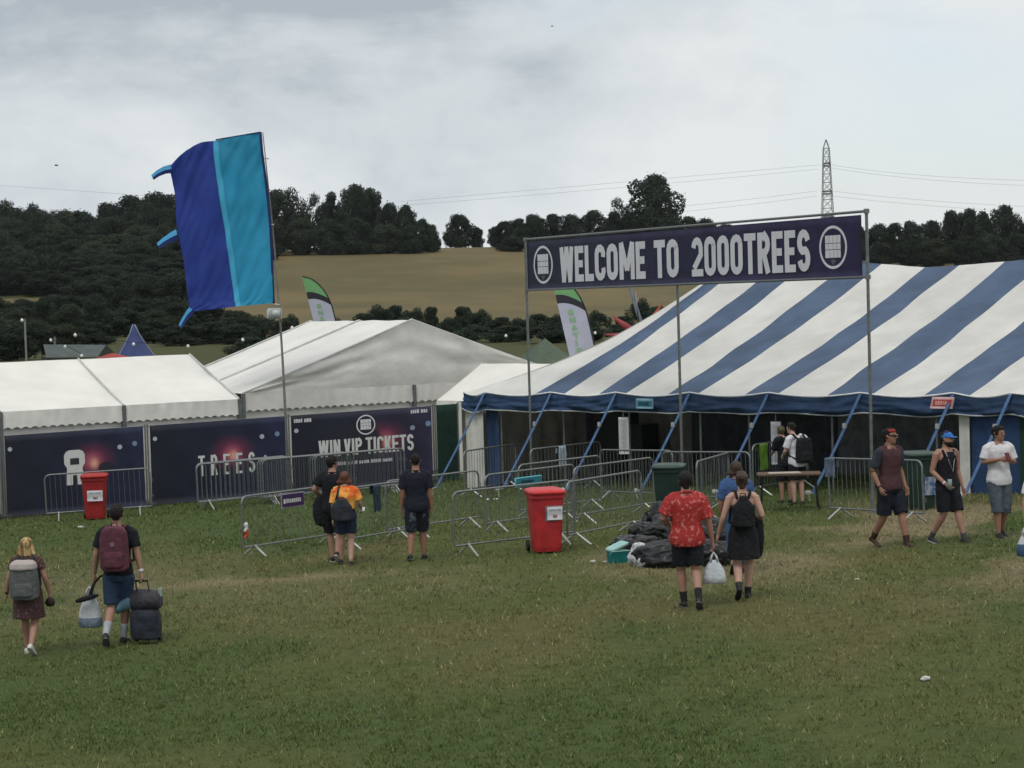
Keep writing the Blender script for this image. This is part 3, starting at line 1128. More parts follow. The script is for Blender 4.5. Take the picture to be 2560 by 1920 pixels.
def build_fence():
    pts = [G(*p) for p in POST_PX]
    # straighten the line of posts
    d = (pts[3] - pts[0])
    d.z = 0
    L = [((p - pts[0]).dot(d) / d.length) for p in pts]
    d.normalize()
    base = [pts[0] + d * k for k in L]
    base = [Vector((p.x, p.y, gz(p.x, p.y))) for p in base]
    prev = base[0] - d * 3.4
    base.insert(0, Vector((prev.x, prev.y, gz(prev.x, prev.y))))
    specs = [
        ('dark printed fence banner cut by the left edge of the view', None, None, ()),
        ('dark blue fence banner with one big white letter shape and a red glow', 'R', (0.625, 0.62), ((0.035, 0.83, 0.03, WHITE_DOT), (0.825, 0.76, 0.033, WHITE_DOT), (0.935, 0.79, 0.035, PALE_DOT))),
        ('dark blue fence banner lettered TREES with a red glow', 'TREES', (0.60, 0.58), ((0.035, 0.83, 0.03, WHITE_DOT), (0.825, 0.76, 0.033, WHITE_DOT), (0.94, 0.78, 0.035, PALE_DOT), (0.845, 0.50, 0.022, WHITE_DOT))),
        ('dark blue fence banner lettered WIN VIP TICKETS under a round emblem', 'WIN', (0.66, 0.61), ((0.035, 0.80, 0.03, WHITE_DOT), (0.86, 0.73, 0.035, (0.25, 0.3, 0.42)), (0.975, 0.77, 0.04, PALE_DOT))),
        ('plain dark green mesh fence panel beside the striped tent', 'GREEN', None, ()),
    ]
    for i, (lab, kind, glow, dots) in enumerate(specs):
        a, b_ = base[i], base[i + 1]
        t = thing('fence_panel', lab, 'fence', (a + b_) / 2, 0, 'mesh fence panels in front of the marquees')
        H = 2.0
        A, B = a + Vector((0, 0, 0.0)), b_ + Vector((0, 0, 0.0))
        dirv = B - A
        zslope = dirv.z / Vector((dirv.x, dirv.y, 0)).length
        f0, Lh, u, nrm = plane_frame(Vector((A.x, A.y, 0)), Vector((B.x, B.y, 0)), 0.02, i * 3.7)

        def fn(x, y, o=0.0, A=A, f0=f0, zs=zslope):
            return f0(x, y, o) + Vector((0, 0, A.z + zs * x + 0.03))
        for q in (0.03, Lh - 0.03):
            b = bmesh.new()
            p0 = fn(q, -0.03)
            p1 = fn(q, H + 0.05)
            tube(b, [p0, p1], 0.022, 8)
            obj('post', b, STEEL, t, True, False)
        b = bmesh.new()
        bbox(b, (0, 0, 0.065), (0.6, 0.22, 0.13), 0.02, Matrix.Translation(a + d * 0.05 + Vector((0, 0, -0.02))) @ Matrix.Rotation(math.atan2(u.y, u.x) + math.pi / 2, 4, 'Z'))
        obj('foot_block', b, mat('grey_rubber', (0.06, 0.06, 0.06), 0.9), t, True, False)
        b = bmesh.new()
        for z in (0.05, H):
            tube(b, [fn(0.03, z, -0.02), fn(Lh - 0.03, z, -0.02)], 0.016, 6)
        obj('rail', b, STEEL, t, True, False)
        g = 0.085
        if kind == 'GREEN':
            m = mat('green_mesh', (0.010, 0.030, 0.022), 0.9, 0.2, 5, 0.3, 8)
            sheet('mesh_cover', lambda x, y, o=0.0, fn=fn: fn(x + 0.06, y + 0.02, o + 0.025), Lh - 0.12, H - 0.0, m, t, 8, 8)
            continue
        darkv = [(0.72, 0.52, 0.075)] if kind == 'R' else ([(0.42, 0.58, 0.3)] if kind == 'WIN' else None)
        m = print_mat('fence_print_%d' % i, S(31, 36, 48), S(39, 44, 70) if kind != 'WIN' else S(52, 52, 74), glow, dots, 1.75, darkv)
        bw = Lh - 2 * g

        def fb(x, y, o=0.0, fn=fn, g=g):
            return fn(x + g, y + 0.02, o + 0.03)
        ban = sheet('banner', fb, bw, H - 0.01, m, t, 24, 12)
        if kind == 'R':
            b = bmesh.new()
            cx = bw * 0.492
            # big stylised letter: rounded head, waist, two feet, with a square counter
            out = [(0.20, 0.96), (0.19, 1.08), (0.255, 1.19), (0.255, 1.40), (0.21, 1.48), (0.13, 1.52)]
            out = [(0.05, 0.90), (0.06, 0.66), (0.21, 0.66)] + out
            top = [(cx + x, y) for x, y in out] + [(cx - x, y) for x, y in out[::-1]]
            b.faces.new([b.verts.new(fb(x, y, 0.006)) for x, y in top])
            obj('lettering', b, LETTER_W, ban, True, False)
            b = bmesh.new()
            quad(b, fb(cx - 0.11, 1.16, 0.010), fb(cx + 0.11, 1.16, 0.010), fb(cx + 0.11, 1.32, 0.010), fb(cx - 0.11, 1.32, 0.010))
            obj('letter_counter', b, DARK_PRINT, ban, True, False)
        if kind == 'TREES':
            b = bmesh.new()
            w = 0.17
            x0 = bw * 0.345
            for ch in 'TREES':
                write(b, ch, x0, 0.62, w, 0.52, 0.062, 0, fb, 0.006)
                x0 += bw * 0.093
            obj('lettering', b, LETTER_W, ban, True, False)
        if kind == 'WIN':
            b = bmesh.new()
            wd = {'W': 1.5, 'I': 0.45}
            txt = 'WIN VIP TICKETS'
            w = 0.14
            for _ in range(20):
                w *= (bw * 0.68) / text_width(txt, w, 0.022, 0.3, wd)
            write(b, txt, bw * 0.185, 0.86, w, 0.43, w * 0.36, 0.022, fb, 0.006, 0.3, wd)
            obj('lettering', b, LETTER_W, ban, True, False)
            b = bmesh.new()
            emblem(b, bw * 0.525, 1.62, 0.26, fb)
            obj('emblem', b, [LETTER, DARK_PRINT], ban, True, False)
            b = bmesh.new()
            marks(b, bw * 0.02, 1.80, bw * 0.14, 0.10, fb, 0.006, 3, 4)
            marks(b, bw * 0.85, 1.83, bw * 0.975, 0.10, fb, 0.006, 4, 4)
            marks(b, bw * 0.30, 0.62, bw * 0.72, 0.09, fb, 0.006, 5, 5)
            obj('small_print', b, LETTER, ban, True, False)
    return base


FENCE = build_fence()

# ------------------------------------------------------------------ marquees
UF = Vector((0.854, 0.52, 0)).normalized()      # along the fence
NB = Vector((-0.52, 0.854, 0)).normalized()     # away from the camera


def scallop(b, A, B, drop, lobe, amp, out, fn_extra=None):
    """a valance hanging from A-B with a scalloped lower edge"""
    L = (B - A).length
    n = max(8, int(L / lobe) * 6)
    u = (B - A) / n
    top, low = [], []
    for k in range(n + 1):
        p = A + u * k
        ph = (k / n) * (L / lobe)
        wob = 0.03 * noise.noise(Vector((k * 0.21, 3.3, A.x)))
        low_p = p + out * (0.05 + wob) + Vector((0, 0, -drop + amp * abs(math.sin(math.pi * ph)) - amp))
        mid_p = p + out * (0.03 + wob * 1.5) + Vector((0, 0, -drop * 0.5))
        top.append(b.verts.new(p + out * 0.012))
        m = b.verts.new(mid_p)
        low.append((m, b.verts.new(low_p)))
    for k in range(n):
        b.faces.new((top[k], top[k + 1], low[k + 1][0], low[k][0]))
        b.faces.new((low[k][0], low[k + 1][0], low[k + 1][1], low[k][1]))


def roof_slope(b, a0, a1, b0, b1, nu=18, nv=8, sag=0.05, wr=0.02):
    """a cloth slope between eave a0-a1 and ridge b0-b1"""
    def f(u, v):
        e = a0.lerp(a1, u)
        r = b0.lerp(b1, u)
        p = e.lerp(r, v)
        p.z -= sag * math.sin(math.pi * v) * (0.6 + 0.4 * abs(math.sin(math.pi * u * 2)))
        p.z += wr * noise.noise(Vector((u * 7, v * 4, a0.x)))
        return p
    grid(b, f, nu, nv)


def marquee(lab, E0, along, length, half, rise, bays, group, gable_front=False, back=6.7):
    """frame marquee: E0 is the front left eave corner; `along` runs to the right"""
    up = Vector((0, 0, 1))
    gnd = Vector((E0.x, E0.y, gz(E0.x, E0.y)))
    t = thing('marquee', lab, 'marquee', gnd, 0, group)
    if not gable_front:
        E1 = E0 + along * length
        R0, R1 = E0 + NB * half + up * rise, E1 + NB * half + up * rise
        K0, K1 = E0 + NB * half * 2, E1 + NB * half * 2
        b = bmesh.new()
        roof_slope(b, E0, E1, R0, R1, 40)
        roof_slope(b, K1, K0, R1, R0, 20)
        obj('roof', b, WHITE_PVC, t, True, True)
        b = bmesh.new()
        for k in range(bays + 1):
            f = k / bays
            p, r = E0.lerp(E1, f), R0.lerp(R1, f)
            tube(b, [p + up * 0.01, p.lerp(r, 0.5) + up * (0.03 - 0.03), r + up * 0.015], 0.028, 6)
        obj('roof_beam', b, mat('grey_pvc_strip', (0.5, 0.51, 0.5), 0.5), t, True, False)
        b = bmesh.new()
        for k in range(bays):
            scallop(b, E0.lerp(E1, k / bays + 0.004), E0.lerp(E1, (k + 1) / bays - 0.004), 0.40, 0.235, 0.055, -NB)
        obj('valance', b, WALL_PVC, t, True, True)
        walls = [(E0, E1)]
        posts = [E0.lerp(E1, k / bays) for k in range(bays + 1)]
        gab = [(E1, K1, R1), (E0, K0, R0)]
    else:
        E1 = E0 + along * length
        A = (E0 + E1) / 2 + up * rise
        K0, K1, KA = E0 + NB * back, E1 + NB * back, A + NB * back
        b = bmesh.new()
        roof_slope(b, K0, E0, KA, A, 24)
        roof_slope(b, E1, K1, A, KA, 24)
        obj('roof', b, WHITE_PVC, t, True, True)
        b = bmesh.new()
        for f in (0.0, 0.5, 1.0):
            e, r = E0.lerp(K0, f), A.lerp(KA, f)
            tube(b, [e + up * 0.01, e.lerp(r, 0.5), r + up * 0.015], 0.03, 6)
            e = E1.lerp(K1, f)
            tube(b, [e + up * 0.01, e.lerp(r, 0.5), r + up * 0.015], 0.03, 6)
        obj('roof_beam', b, mat('grey_pvc_strip', (0.5, 0.51, 0.5), 0.5), t, True, False)
        b = bmesh.new()

        def gf(u, v):
            base = E0.lerp(E1, u)
            top_z = E0.z + rise * (1 - abs(2 * u - 1))
            z = base.z + (top_z - base.z) * v
            wob = 0.035 * noise.noise(Vector((u * 9, v * 5, 1.7))) * min(1, 4 * v) + 0.09 * noise.noise(Vector((u * 4, v * 3, 8.7))) + 0.05 * abs(noise.noise(Vector((u * 13 + v * 6, v * 7, 2.2))))
            return Vector((base.x, base.y, z)) - NB * (0.012 + wob * min(1, v * 3) * (1 if 0.02 < u < 0.98 else 0))
        grid(b, gf, 60, 16)
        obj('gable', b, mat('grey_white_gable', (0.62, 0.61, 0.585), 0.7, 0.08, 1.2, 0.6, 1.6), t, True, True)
        b = bmesh.new()
        scallop(b, E0.lerp(E1, 0.005), E0.lerp(E1, 0.995), 0.46, 0.235, 0.06, -NB)
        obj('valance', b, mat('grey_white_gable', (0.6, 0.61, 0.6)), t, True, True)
        walls = [(E0, E1)]
        posts = [E0, E0.lerp(E1, 0.5), E1]
        gab = [(K1, K0, KA)]
    b = bmesh.new()
    for a, c in walls:
        def wf(u, v, a=a, c=c):
            p = a.lerp(c, u)
            g_ = gz(p.x, p.y)
            return Vector((p.x, p.y, g_ + (p.z - g_ - 0.1) * v)) + NB * (0.06 + 0.05 * noise.noise(Vector((u * 22, v * 2, 4.4))))
        grid(b, wf, 60, 8)
    for a, c, r in gab:
        for w0, w1 in ((a, c),):
            vs = [Vector((w0.x, w0.y, gz(w0.x, w0.y))), Vector((w1.x, w1.y, gz(w1.x, w1.y))), w1, r, w0]
            b.faces.new([b.verts.new(v) for v in vs])
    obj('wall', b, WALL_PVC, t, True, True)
    for p in posts:
        b = bmesh.new()
        bbox(b, (0, 0, 0), (0.10, 0.10, p.z - gz(p.x, p.y)), 0.01, Matrix.Translation((p.x - NB.x * 0.02, p.y - NB.y * 0.02, (p.z + gz(p.x, p.y)) / 2)) @ Matrix.Rotation(math.atan2(UF.y, UF.x), 4, 'Z'))
        obj('leg', b, DULL_STEEL, t, True, False)
    return t


def build_marquees():
    g = 'white marquees behind the fence'
    E0 = P(0, 1030, 50.2)
    E0 = E0 - UF * 3.25
    marquee('long white marquee at the left, ridge side on, behind the two left fence banners', E0, UF, 9.75, 3.36, 1.17, 3, g)
    C0 = P(607, 984, 55.0)
    marquee('large white marquee with its peaked gable facing the field, behind the flagpole', C0, UF, 10.7, 5.35, 1.87, 2, g, True, 6.7)
    # white link marquee tucked in behind the corner of the striped tent
    u, n = Vector((0.707, -0.707, 0)), Vector((0.707, 0.707, 0))
    A = P(1092, 1001, 56.5)
    t = thing('marquee', 'small white marquee squeezed between the gabled marquee and the striped tent', 'marquee', (A.x, A.y, gz(A.x, A.y)), 0, g)
    r0 = P(1203, 909, 57.7)
    w = 1.75
    A1 = A + u * 4.0
    r1 = Vector((r0.x + u.x * 4.0, r0.y + u.y * 4.0, r0.z))
    K0, K1 = A + n * w * 2, A1 + n * w * 2
    b = bmesh.new()
    roof_slope(b, A, A1, r0, r1, 20)
    roof_slope(b, K1, K0, r1, r0, 10)
    obj('roof', b, WHITE_PVC, t, True, True)
    b = bmesh.new()
    for w0, w1 in ((A, A + u * 1.0), (K1, K0)):
        quad(b, (w0.x, w0.y, gz(w0.x, w0.y)), (w1.x, w1.y, gz(w1.x, w1.y)), w1 - Vector((0, 0, 0.02)), w0 - Vector((0, 0, 0.02)))
    for a_, k_, r_ in ((A, K0, r0),):
        b.faces.new([b.verts.new(v) for v in ((a_.x, a_.y, gz(a_.x, a_.y)), (k_.x, k_.y, gz(k_.x, k_.y)), k_, r_, a_)])
    obj('wall', b, WALL_PVC, t, True, False)
    b = bmesh.new()
    scallop(b, A, A + u * 0.9, 0.22, 0.235, 0.05, -n)
    obj('valance', b, WALL_PVC, t, True, True)


build_marquees()

# ------------------------------------------------------------------ the striped tent
TU, TN = Vector((0.7071, -0.7071, 0)), Vector((0.7071, 0.7071, 0))
TA = Vector((-1.2, 50.0, 0))
T_EAVE_A = P(1160, 983, 50.0).z
T_EAVE_B = P(2560, 986, 50 - 0.7071 * 15.8).z
T_HALF = 7.3
GUYS = [0.77, 3.05, 5.13, 7.35, 9.56, 11.97, 14.2, 15.5, 17.8, 20.0]
T_LEN = 21.0


def t_s(px):
    k = (px - CX) / F_PX
    return (50 * k + 1.2) / (0.7071 * (1 + k))


def eave(s):
    z = T_EAVE_A + (T_EAVE_B - T_EAVE_A) * s / 15.8
    gs = [0.0] + GUYS
    for a, b in zip(gs, gs[1:]):
        if a <= s <= b:
            f = (s - a) / (b - a)
            z -= 0.085 * math.sin(math.pi * f)
    p = TA + TU * s
    return Vector((p.x, p.y, z))


_RZ = [(2.95, P(1850, 650, 53.07).z), (7.0, P(2172, 656, 50.2).z), (8.9, P(2330, 669, 48.87).z), (13.0, P(2640, 640, 45.97).z), (15.1, P(2640, 640, 45.97).z - 0.25), (T_LEN, P(2640, 640, 45.97).z)]


def ridge(s):
    s = max(2.95, s)
    z = float(np.interp(s, [a for a, _ in _RZ], [b for _, b in _RZ]))
    p = TA + TU * s + TN * T_HALF
    return Vector((p.x, p.y, z))


STRIPES = [(2.34, 3.38), (4.45, 5.35), (6.57, 7.52), (8.78, 9.75), (11.0, 12.2), (13.4, 14.5), (15.7, 16.7), (17.9, 18.9), (20.1, 21.0)]


def build_tent():
    base = Vector((TA.x, TA.y, gz(TA.x, TA.y)))
    t = thing('striped_tent', 'big blue and white striped tent with an open dark front', 'tent', base)
    edges = [0.0]
    for a, b in STRIPES:
        edges += [a, b]
    b = bmesh.new()
    prev = None
    ns = 8
    for i in range(len(edges) - 1):
        s0, s1 = edges[i], edges[i + 1]
        blue = i % 2 == 1

        def f(u, v):
            s = s0 + (s1 - s0) * u
            e, r = eave(s), ridge(s)
            p = e.lerp(r, v)
            sag = 0.10 + 0.30 * max(0, 1 - s / 3.2)
            p.z -= sag * math.sin(math.pi * v)
            fold = 0.05 * noise.noise(Vector((s * 2.6, v * 1.1, 2.0))) + 0.022 * noise.noise(Vector((s * 8.0, v * 2.0, 5.0)))
            if 10.9 < s < 12.4:
                fold += 0.05 * math.sin((s - 11.0) * 18 + v * 7) * min(1, (s - 10.9) * 3, (12.4 - s) * 3)
            if s < 3.5:
                fold += 0.025 * math.sin(s * 14 + v * 5) * min(1, s)
            p += TU * (0.07 * noise.noise(Vector((s * 0.9, v * 7.0, 4.0))) * min(1, v * 6, (1 - v) * 6))
            p += Vector((0, 0, 1)) * fold * min(1, v * 5, (1 - v) * 6 + 0.15)
            return p
        vs = grid(b, f, 6, 22, lambda u, v: 1 if blue else 0)
        for row in vs:
            pass
    # rear slope and hip ends
    def back(u, v):
        s = T_LEN * u
        p = TA + TU * s + TN * 2 * T_HALF
        return Vector((p.x, p.y, eave(s).z)).lerp(ridge(s), v)
    grid(b, back, 24, 8, lambda u, v: int(u * 20) % 2)
    A, K, Rd = eave(0), Vector((*(TA + TN * 2 * T_HALF).xy, eave(0).z)), ridge(0)

    def hip(u, v):
        p = A.lerp(K, u).lerp(Rd, v)
        p.z -= 0.40 * math.sin(math.pi * v)
        return p
    grid(b, hip, 10, 16, lambda u, v: 0)
    bmesh.ops.remove_doubles(b, verts=b.verts[:], dist=0.002)
    obj('roof', b, [CANVAS_W, CANVAS_B], t, True, True)
    # valance: dark blue, swagged, with a pale hem
    b = bmesh.new()

    def vf(u, v):
        s = T_LEN * u
        p = eave(s)
        gsi = min(abs(s - g_) for g_ in [0.0] + GUYS)
        sw = 0.13 * noise.noise(Vector((s * 1.6 + v * 2.5, v * 5.5, 9.0))) + 0.05 * noise.noise(Vector((s * 6, v * 3, 1.0))) + 0.05 * math.sin(v * 9 + 2.0 * gsi) * min(1, gsi)
        drop = 0.37 + 0.03 * math.sin(s * 2.85)
        return p + Vector((0, 0, -drop * v + 0.01)) - TN * (0.03 + sw * v + 0.05 * v)
    grid(b, vf, 200, 10)
    obj('valance', b, NAVY_PVC, t, True, True)
    b = bmesh.new()
    tube(b, [vf(k / 120, 1.0) - Vector((0, 0, 0.012)) for k in range(121)], 0.016, 5)
    obj('hem', b, mat('pale_hem', (0.42, 0.44, 0.44), 0.7), t, True, True)
    b = bmesh.new()
    tube(b, [eave(T_LEN * k / 160) - TN * 0.035 + Vector((0, 0, 0.03)) for k in range(161)], 0.019, 5)
    obj('piping', b, mat('white_piping', (0.74, 0.76, 0.78), 0.6), t, True, True)
    # side walls
    def wall(name, s0, s1, m, back_off=0.12, z1=None, n=14, fold=0.05):
        bb = bmesh.new()

        def wf(u, v):
            s = s0 + (s1 - s0) * u
            e = eave(s)
            g_ = gz(e.x, e.y)
            return Vector((e.x, e.y, g_ + (e.z - 0.1 - g_) * v)) + TN * (back_off + fold * noise.noise(Vector((s * 7, v * 0.7, s0))))
        grid(bb, wf, n, 6)
        return obj(name, bb, m, t, True, True)
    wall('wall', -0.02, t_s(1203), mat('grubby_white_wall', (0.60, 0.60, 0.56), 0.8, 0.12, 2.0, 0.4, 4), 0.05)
    wall('wall', t_s(1203), t_s(1234), BLUE_WALL, 0.16, fold=0.08)
    wall('wall', t_s(2393), t_s(2418), mat('grubby_white_wall', (0.6, 0.6, 0.56)), 0.05)
    wall('wall', t_s(2418), t_s(2540), BLUE_WALL, 0.12, n=20)
    wall('wall', t_s(2540), T_LEN, mat('green_wall_canvas', (0.016, 0.045, 0.028), 0.8, 0.2, 3, 0.3, 5), 0.10, n=20)
    # left end wall going back
    b = bmesh.new()

    def ew(u, v):
        p = TA + TN * (2 * T_HALF * u) + TU * (0.05 * noise.noise(Vector((u * 30, v, 3))))
        g_ = gz(p.x, p.y)
        return Vector((p.x, p.y, g_ + (eave(0).z - 0.05 - g_) * v))
    grid(b, ew, 40, 4)
    obj('wall', b, WALL_PVC, t, True, True)
    b = bmesh.new()
    p0, p1 = TA + TN * 2 * T_HALF, TA + TU * T_LEN + TN * 2 * T_HALF
    quad(b, (p0.x, p0.y, gz(p0.x, p0.y)), (p1.x, p1.y, gz(p1.x, p1.y)), (p1.x, p1.y, eave(T_LEN).z), (p0.x, p0.y, eave(0).z))
    p2 = TA + TU * T_LEN
    quad(b, (p1.x, p1.y, gz(p1.x, p1.y)), (p2.x, p2.y, gz(p2.x, p2.y)), (p2.x, p2.y, eave(T_LEN).z), (p1.x, p1.y, eave(T_LEN).z))
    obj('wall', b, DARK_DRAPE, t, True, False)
    # lining curtains inside, a few metres behind the open front
    def s_in(px, off):
        k = (px - CX) / F_PX
        ax, ay = TA.x + TN.x * off, TA.y + TN.y * off
        return (ay * k - ax) / (0.7071 * (1 + k))
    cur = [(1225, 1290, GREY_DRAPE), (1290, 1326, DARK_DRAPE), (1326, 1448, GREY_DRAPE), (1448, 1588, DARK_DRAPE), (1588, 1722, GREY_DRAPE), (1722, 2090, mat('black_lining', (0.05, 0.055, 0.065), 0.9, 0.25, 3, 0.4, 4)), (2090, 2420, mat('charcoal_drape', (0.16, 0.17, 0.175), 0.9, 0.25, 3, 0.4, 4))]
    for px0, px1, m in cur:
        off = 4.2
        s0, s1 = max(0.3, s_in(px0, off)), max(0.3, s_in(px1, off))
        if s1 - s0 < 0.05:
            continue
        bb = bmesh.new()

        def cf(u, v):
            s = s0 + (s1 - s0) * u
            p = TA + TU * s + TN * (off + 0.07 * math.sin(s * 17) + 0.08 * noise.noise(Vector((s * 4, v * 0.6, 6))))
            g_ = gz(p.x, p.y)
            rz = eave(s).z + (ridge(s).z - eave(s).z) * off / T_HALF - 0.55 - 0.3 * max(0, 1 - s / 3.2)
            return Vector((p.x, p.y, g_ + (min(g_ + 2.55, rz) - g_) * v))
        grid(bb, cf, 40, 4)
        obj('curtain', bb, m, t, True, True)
    bb = bmesh.new()

    def lf(u, v):
        p = TA + TU * (0.28 + 0.05 * math.sin(u * 40)) + TN * (0.25 + 4.0 * u)
        g_ = gz(p.x, p.y)
        return Vector((p.x, p.y, g_ + 1.85 * v))
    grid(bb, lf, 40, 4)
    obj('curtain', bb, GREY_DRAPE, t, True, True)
    # side poles along the eave
    for px in (1396, 1738, 1560, 1860, 2068, 2330, 1240):
        s = t_s(px)
        p = eave(s) + TN * 0.15
        bb = bmesh.new()
        tube(bb, [(p.x, p.y, gz(p.x, p.y)), (p.x, p.y, p.z - 0.05)], 0.025, 8)
        obj('tent_pole', bb, DULL_STEEL, t, True, False)
    # king poles
    for s in (2.95, 7.0, 13.0):
        r = ridge(s)
        bb = bmesh.new()
        tube(bb, [(r.x, r.y, gz(r.x, r.y)), (r.x, r.y, r.z + 0.05)], 0.05, 8)
        obj('tent_pole', bb, DULL_STEEL, t, True, False)
    # guy straps to stakes
    BLUE_STRAP = mat('blue_strap', S(68, 98, 136), 0.7, 0.2, 9)
    for s in GUYS[:8]:
        e = eave(s) - TN * 0.05
        a = e - TN * 1.85
        a.z = gz(a.x, a.y)
        bb = bmesh.new()
        n = 10
        side = TU * 0.034
        rows = []
        for k in range(n + 1):
            p = e.lerp(a, k / n * 0.93)
            p.z -= 0.03 * math.sin(math.pi * k / n)
            rows.append((bb.verts.new(p - side), bb.verts.new(p + side), bb.verts.new(p + side - TN * 0.012), bb.verts.new(p - side - TN * 0.012)))
        for r0, r1 in zip(rows, rows[1:]):
            for q in range(4):
                bb.faces.new((r0[q], r0[(q + 1) % 4], r1[(q + 1) % 4], r1[q]))
        st = obj('guy_strap', bb, BLUE_STRAP, t, True, False)
        bb = bmesh.new()
        c = e.lerp(a, 0.30)
        bbox(bb, (0, 0, 0), (0.09, 0.05, 0.11), 0.01, Matrix.Translation(c - TN * 0.03) @ Matrix.Rotation(R(-45), 4, 'Z'))
        obj('ratchet', bb, ALU, st, True, False)
        bb = bmesh.new()
        d = (a - e).normalized()
        tube(bb, [e.lerp(a, 0.925), a + Vector((-0.02, -0.02, 0.22)), a + Vector((0.03, 0.03, -0.1))], [0.012, 0.022, 0.016], 6)
        bbox(bb, (0, 0, 0), (0.13, 0.09, 0.08), 0.02, Matrix.Translation(a + Vector((-0.02, -0.02, 0.19))))
        obj('stake', bb, mat('white_stake_cap', (0.62, 0.63, 0.6), 0.6), t, True, False)
    # small tag labels clipped to the valance
    def sign(name, px0, py0, px1, py1, m_in, m_out, lab, mk, seed, skew=0.0):
        s0, s1 = t_s(px0), t_s(px1)
        d0, d1 = 50 - 0.7071 * s0, 50 - 0.7071 * s1
        A0 = eave(s0) - TN * 0.20
        B0 = eave(s1) - TN * 0.20
        zt = P((px0 + px1) / 2, py0, (A0.y + B0.y) / 2).z
        zb = P((px0 + px1) / 2, py1, (A0.y + B0.y) / 2).z
        fn, Lh, u, nrm = plane_frame(Vector((A0.x, A0.y, zb)), Vector((B0.x, B0.y, zb)))
        hh = zt - zb
        tt = thing(name, lab, 'sign', (A0 + B0) / 2)
        sk = lambda x, y, o=0.0: fn(x + skew * y, y, o)
        sheet('board', sk, Lh, hh, m_out, tt, 4, 4, 0, 0.012)
        bb = bmesh.new()
        e_ = 0.05
        quad(bb, sk(e_, e_, 0.005), sk(Lh - e_, e_, 0.005), sk(Lh - e_, hh - e_, 0.005), sk(e_, hh - e_, 0.005))
        obj('face', bb, m_in, tt, True, False)
        bb = bmesh.new()
        marks(bb, Lh * 0.2, hh * 0.32, Lh * 0.8, hh * 0.36, sk, 0.010, seed, 9)
        obj('lettering', bb, mk, tt, True, False)
    sign('sign', 1603, 996, 1646, 1021, mat('teal_sign', S(62, 118, 140), 0.6), mat('pale_teal_sign', S(120, 160, 172), 0.6),
         'small teal rectangular sign fixed to the blue valance of the striped tent', mat('dark_teal_print', S(30, 66, 78), 0.6), 3)
    sign('sign', 2338, 992, 2394, 1021, mat('red_sign', S(182, 74, 76), 0.6), mat('pale_red_sign', S(205, 170, 170), 0.6),
         'small red sign with white lettering on the blue valance above the men at the right', mat('pink_print', S(220, 160, 150), 0.6), 5, 0.25)
    return t


TENT = build_tent()


def hanging_notice(px0, px1, py0, py1, lab):
    pxm = (px0 + px1) / 2
    s = t_s(pxm)
    e = eave(s) + TN * 0.02
    zt, zb = P(pxm, py0, e.y).z, P(pxm, py1, e.y).z
    w = (px1 - px0) / F_PX * e.y
    A = Vector((e.x - w / 2, e.y, zb))
    B = Vector((e.x + w / 2, e.y - 0.05, zb))
    fn, Lh, u, nrm = plane_frame(A, B, 0.02, s)
    t = thing('hanging_notice', lab, 'sign', (e.x, e.y, zb), 0, 'long white paper notices hung under the tent valance')
    sheet('paper', fn, Lh, zt - zb, mat('notice_paper', (0.52, 0.53, 0.56), 0.8, 0.08, 4, 0.3, 4), t, 6, 14, 0, 0.006)
    b = bmesh.new()
    y = (zt - zb) * 0.06
    k = 0
    while y < (zt - zb) * 0.93:
        marks(b, Lh * (0.3 if k % 3 else 0.42), y, Lh * 0.8, 0.022, fn, 0.006, k + int(px0), 6)
        y += 0.045
        k += 1
    obj('small_print', b, mat('grey_text', (0.33, 0.34, 0.38), 0.8), t, True, False)
    b = bmesh.new()
    tube(b, [(e.x, e.y - 0.03, zt), (e.x, e.y - 0.01, e.z - 0.3)], 0.012, 6)
    obj('cord', b, DULL_STEEL, t, True, False)


hanging_notice(1542, 1567, 1043, 1135, 'long white paper notice hanging in the open tent front left of the gate middle pole')
hanging_notice(1923, 1948, 1054, 1161, 'long white paper notice hanging beside the man in the white T-shirt')


def build_inside():
    """black loudspeaker boxes standing inside the tent, in front of the curtains"""
    for px, w, h, off, lab in ((1535, 1.1, 1.75, 3.2, 'tall black loudspeaker cabinet standing inside the striped tent'), (1604, 0.55, 1.35, 3.2, 'shorter black loudspeaker cabinet against the tall one inside the tent')):
        k = (px - CX) / F_PX
        ax, ay = TA.x + TN.x * off, TA.y + TN.y * off
        s = (ay * k - ax) / (0.7071 * (1 + k))
        p = TA + TN * off + TU * s
        g_ = Vector((p.x, p.y, gz(p.x, p.y)))
        t = thing('loudspeaker', lab, 'loudspeaker', g_, R(-45))
        b = bmesh.new()
        bbox(b, (0, 0, h / 2), (w, 0.6, h), 0.015)
        obj('cabinet', b, BLACK, t)
        b = bmesh.new()
        bbox(b, (0, -0.305, h / 2), (w * 0.9, 0.02, h * 0.92), 0.004)
        obj('grille', b, mat('black_grille', (0.03, 0.03, 0.032), 0.6, 0.3, 30), t)


build_inside()


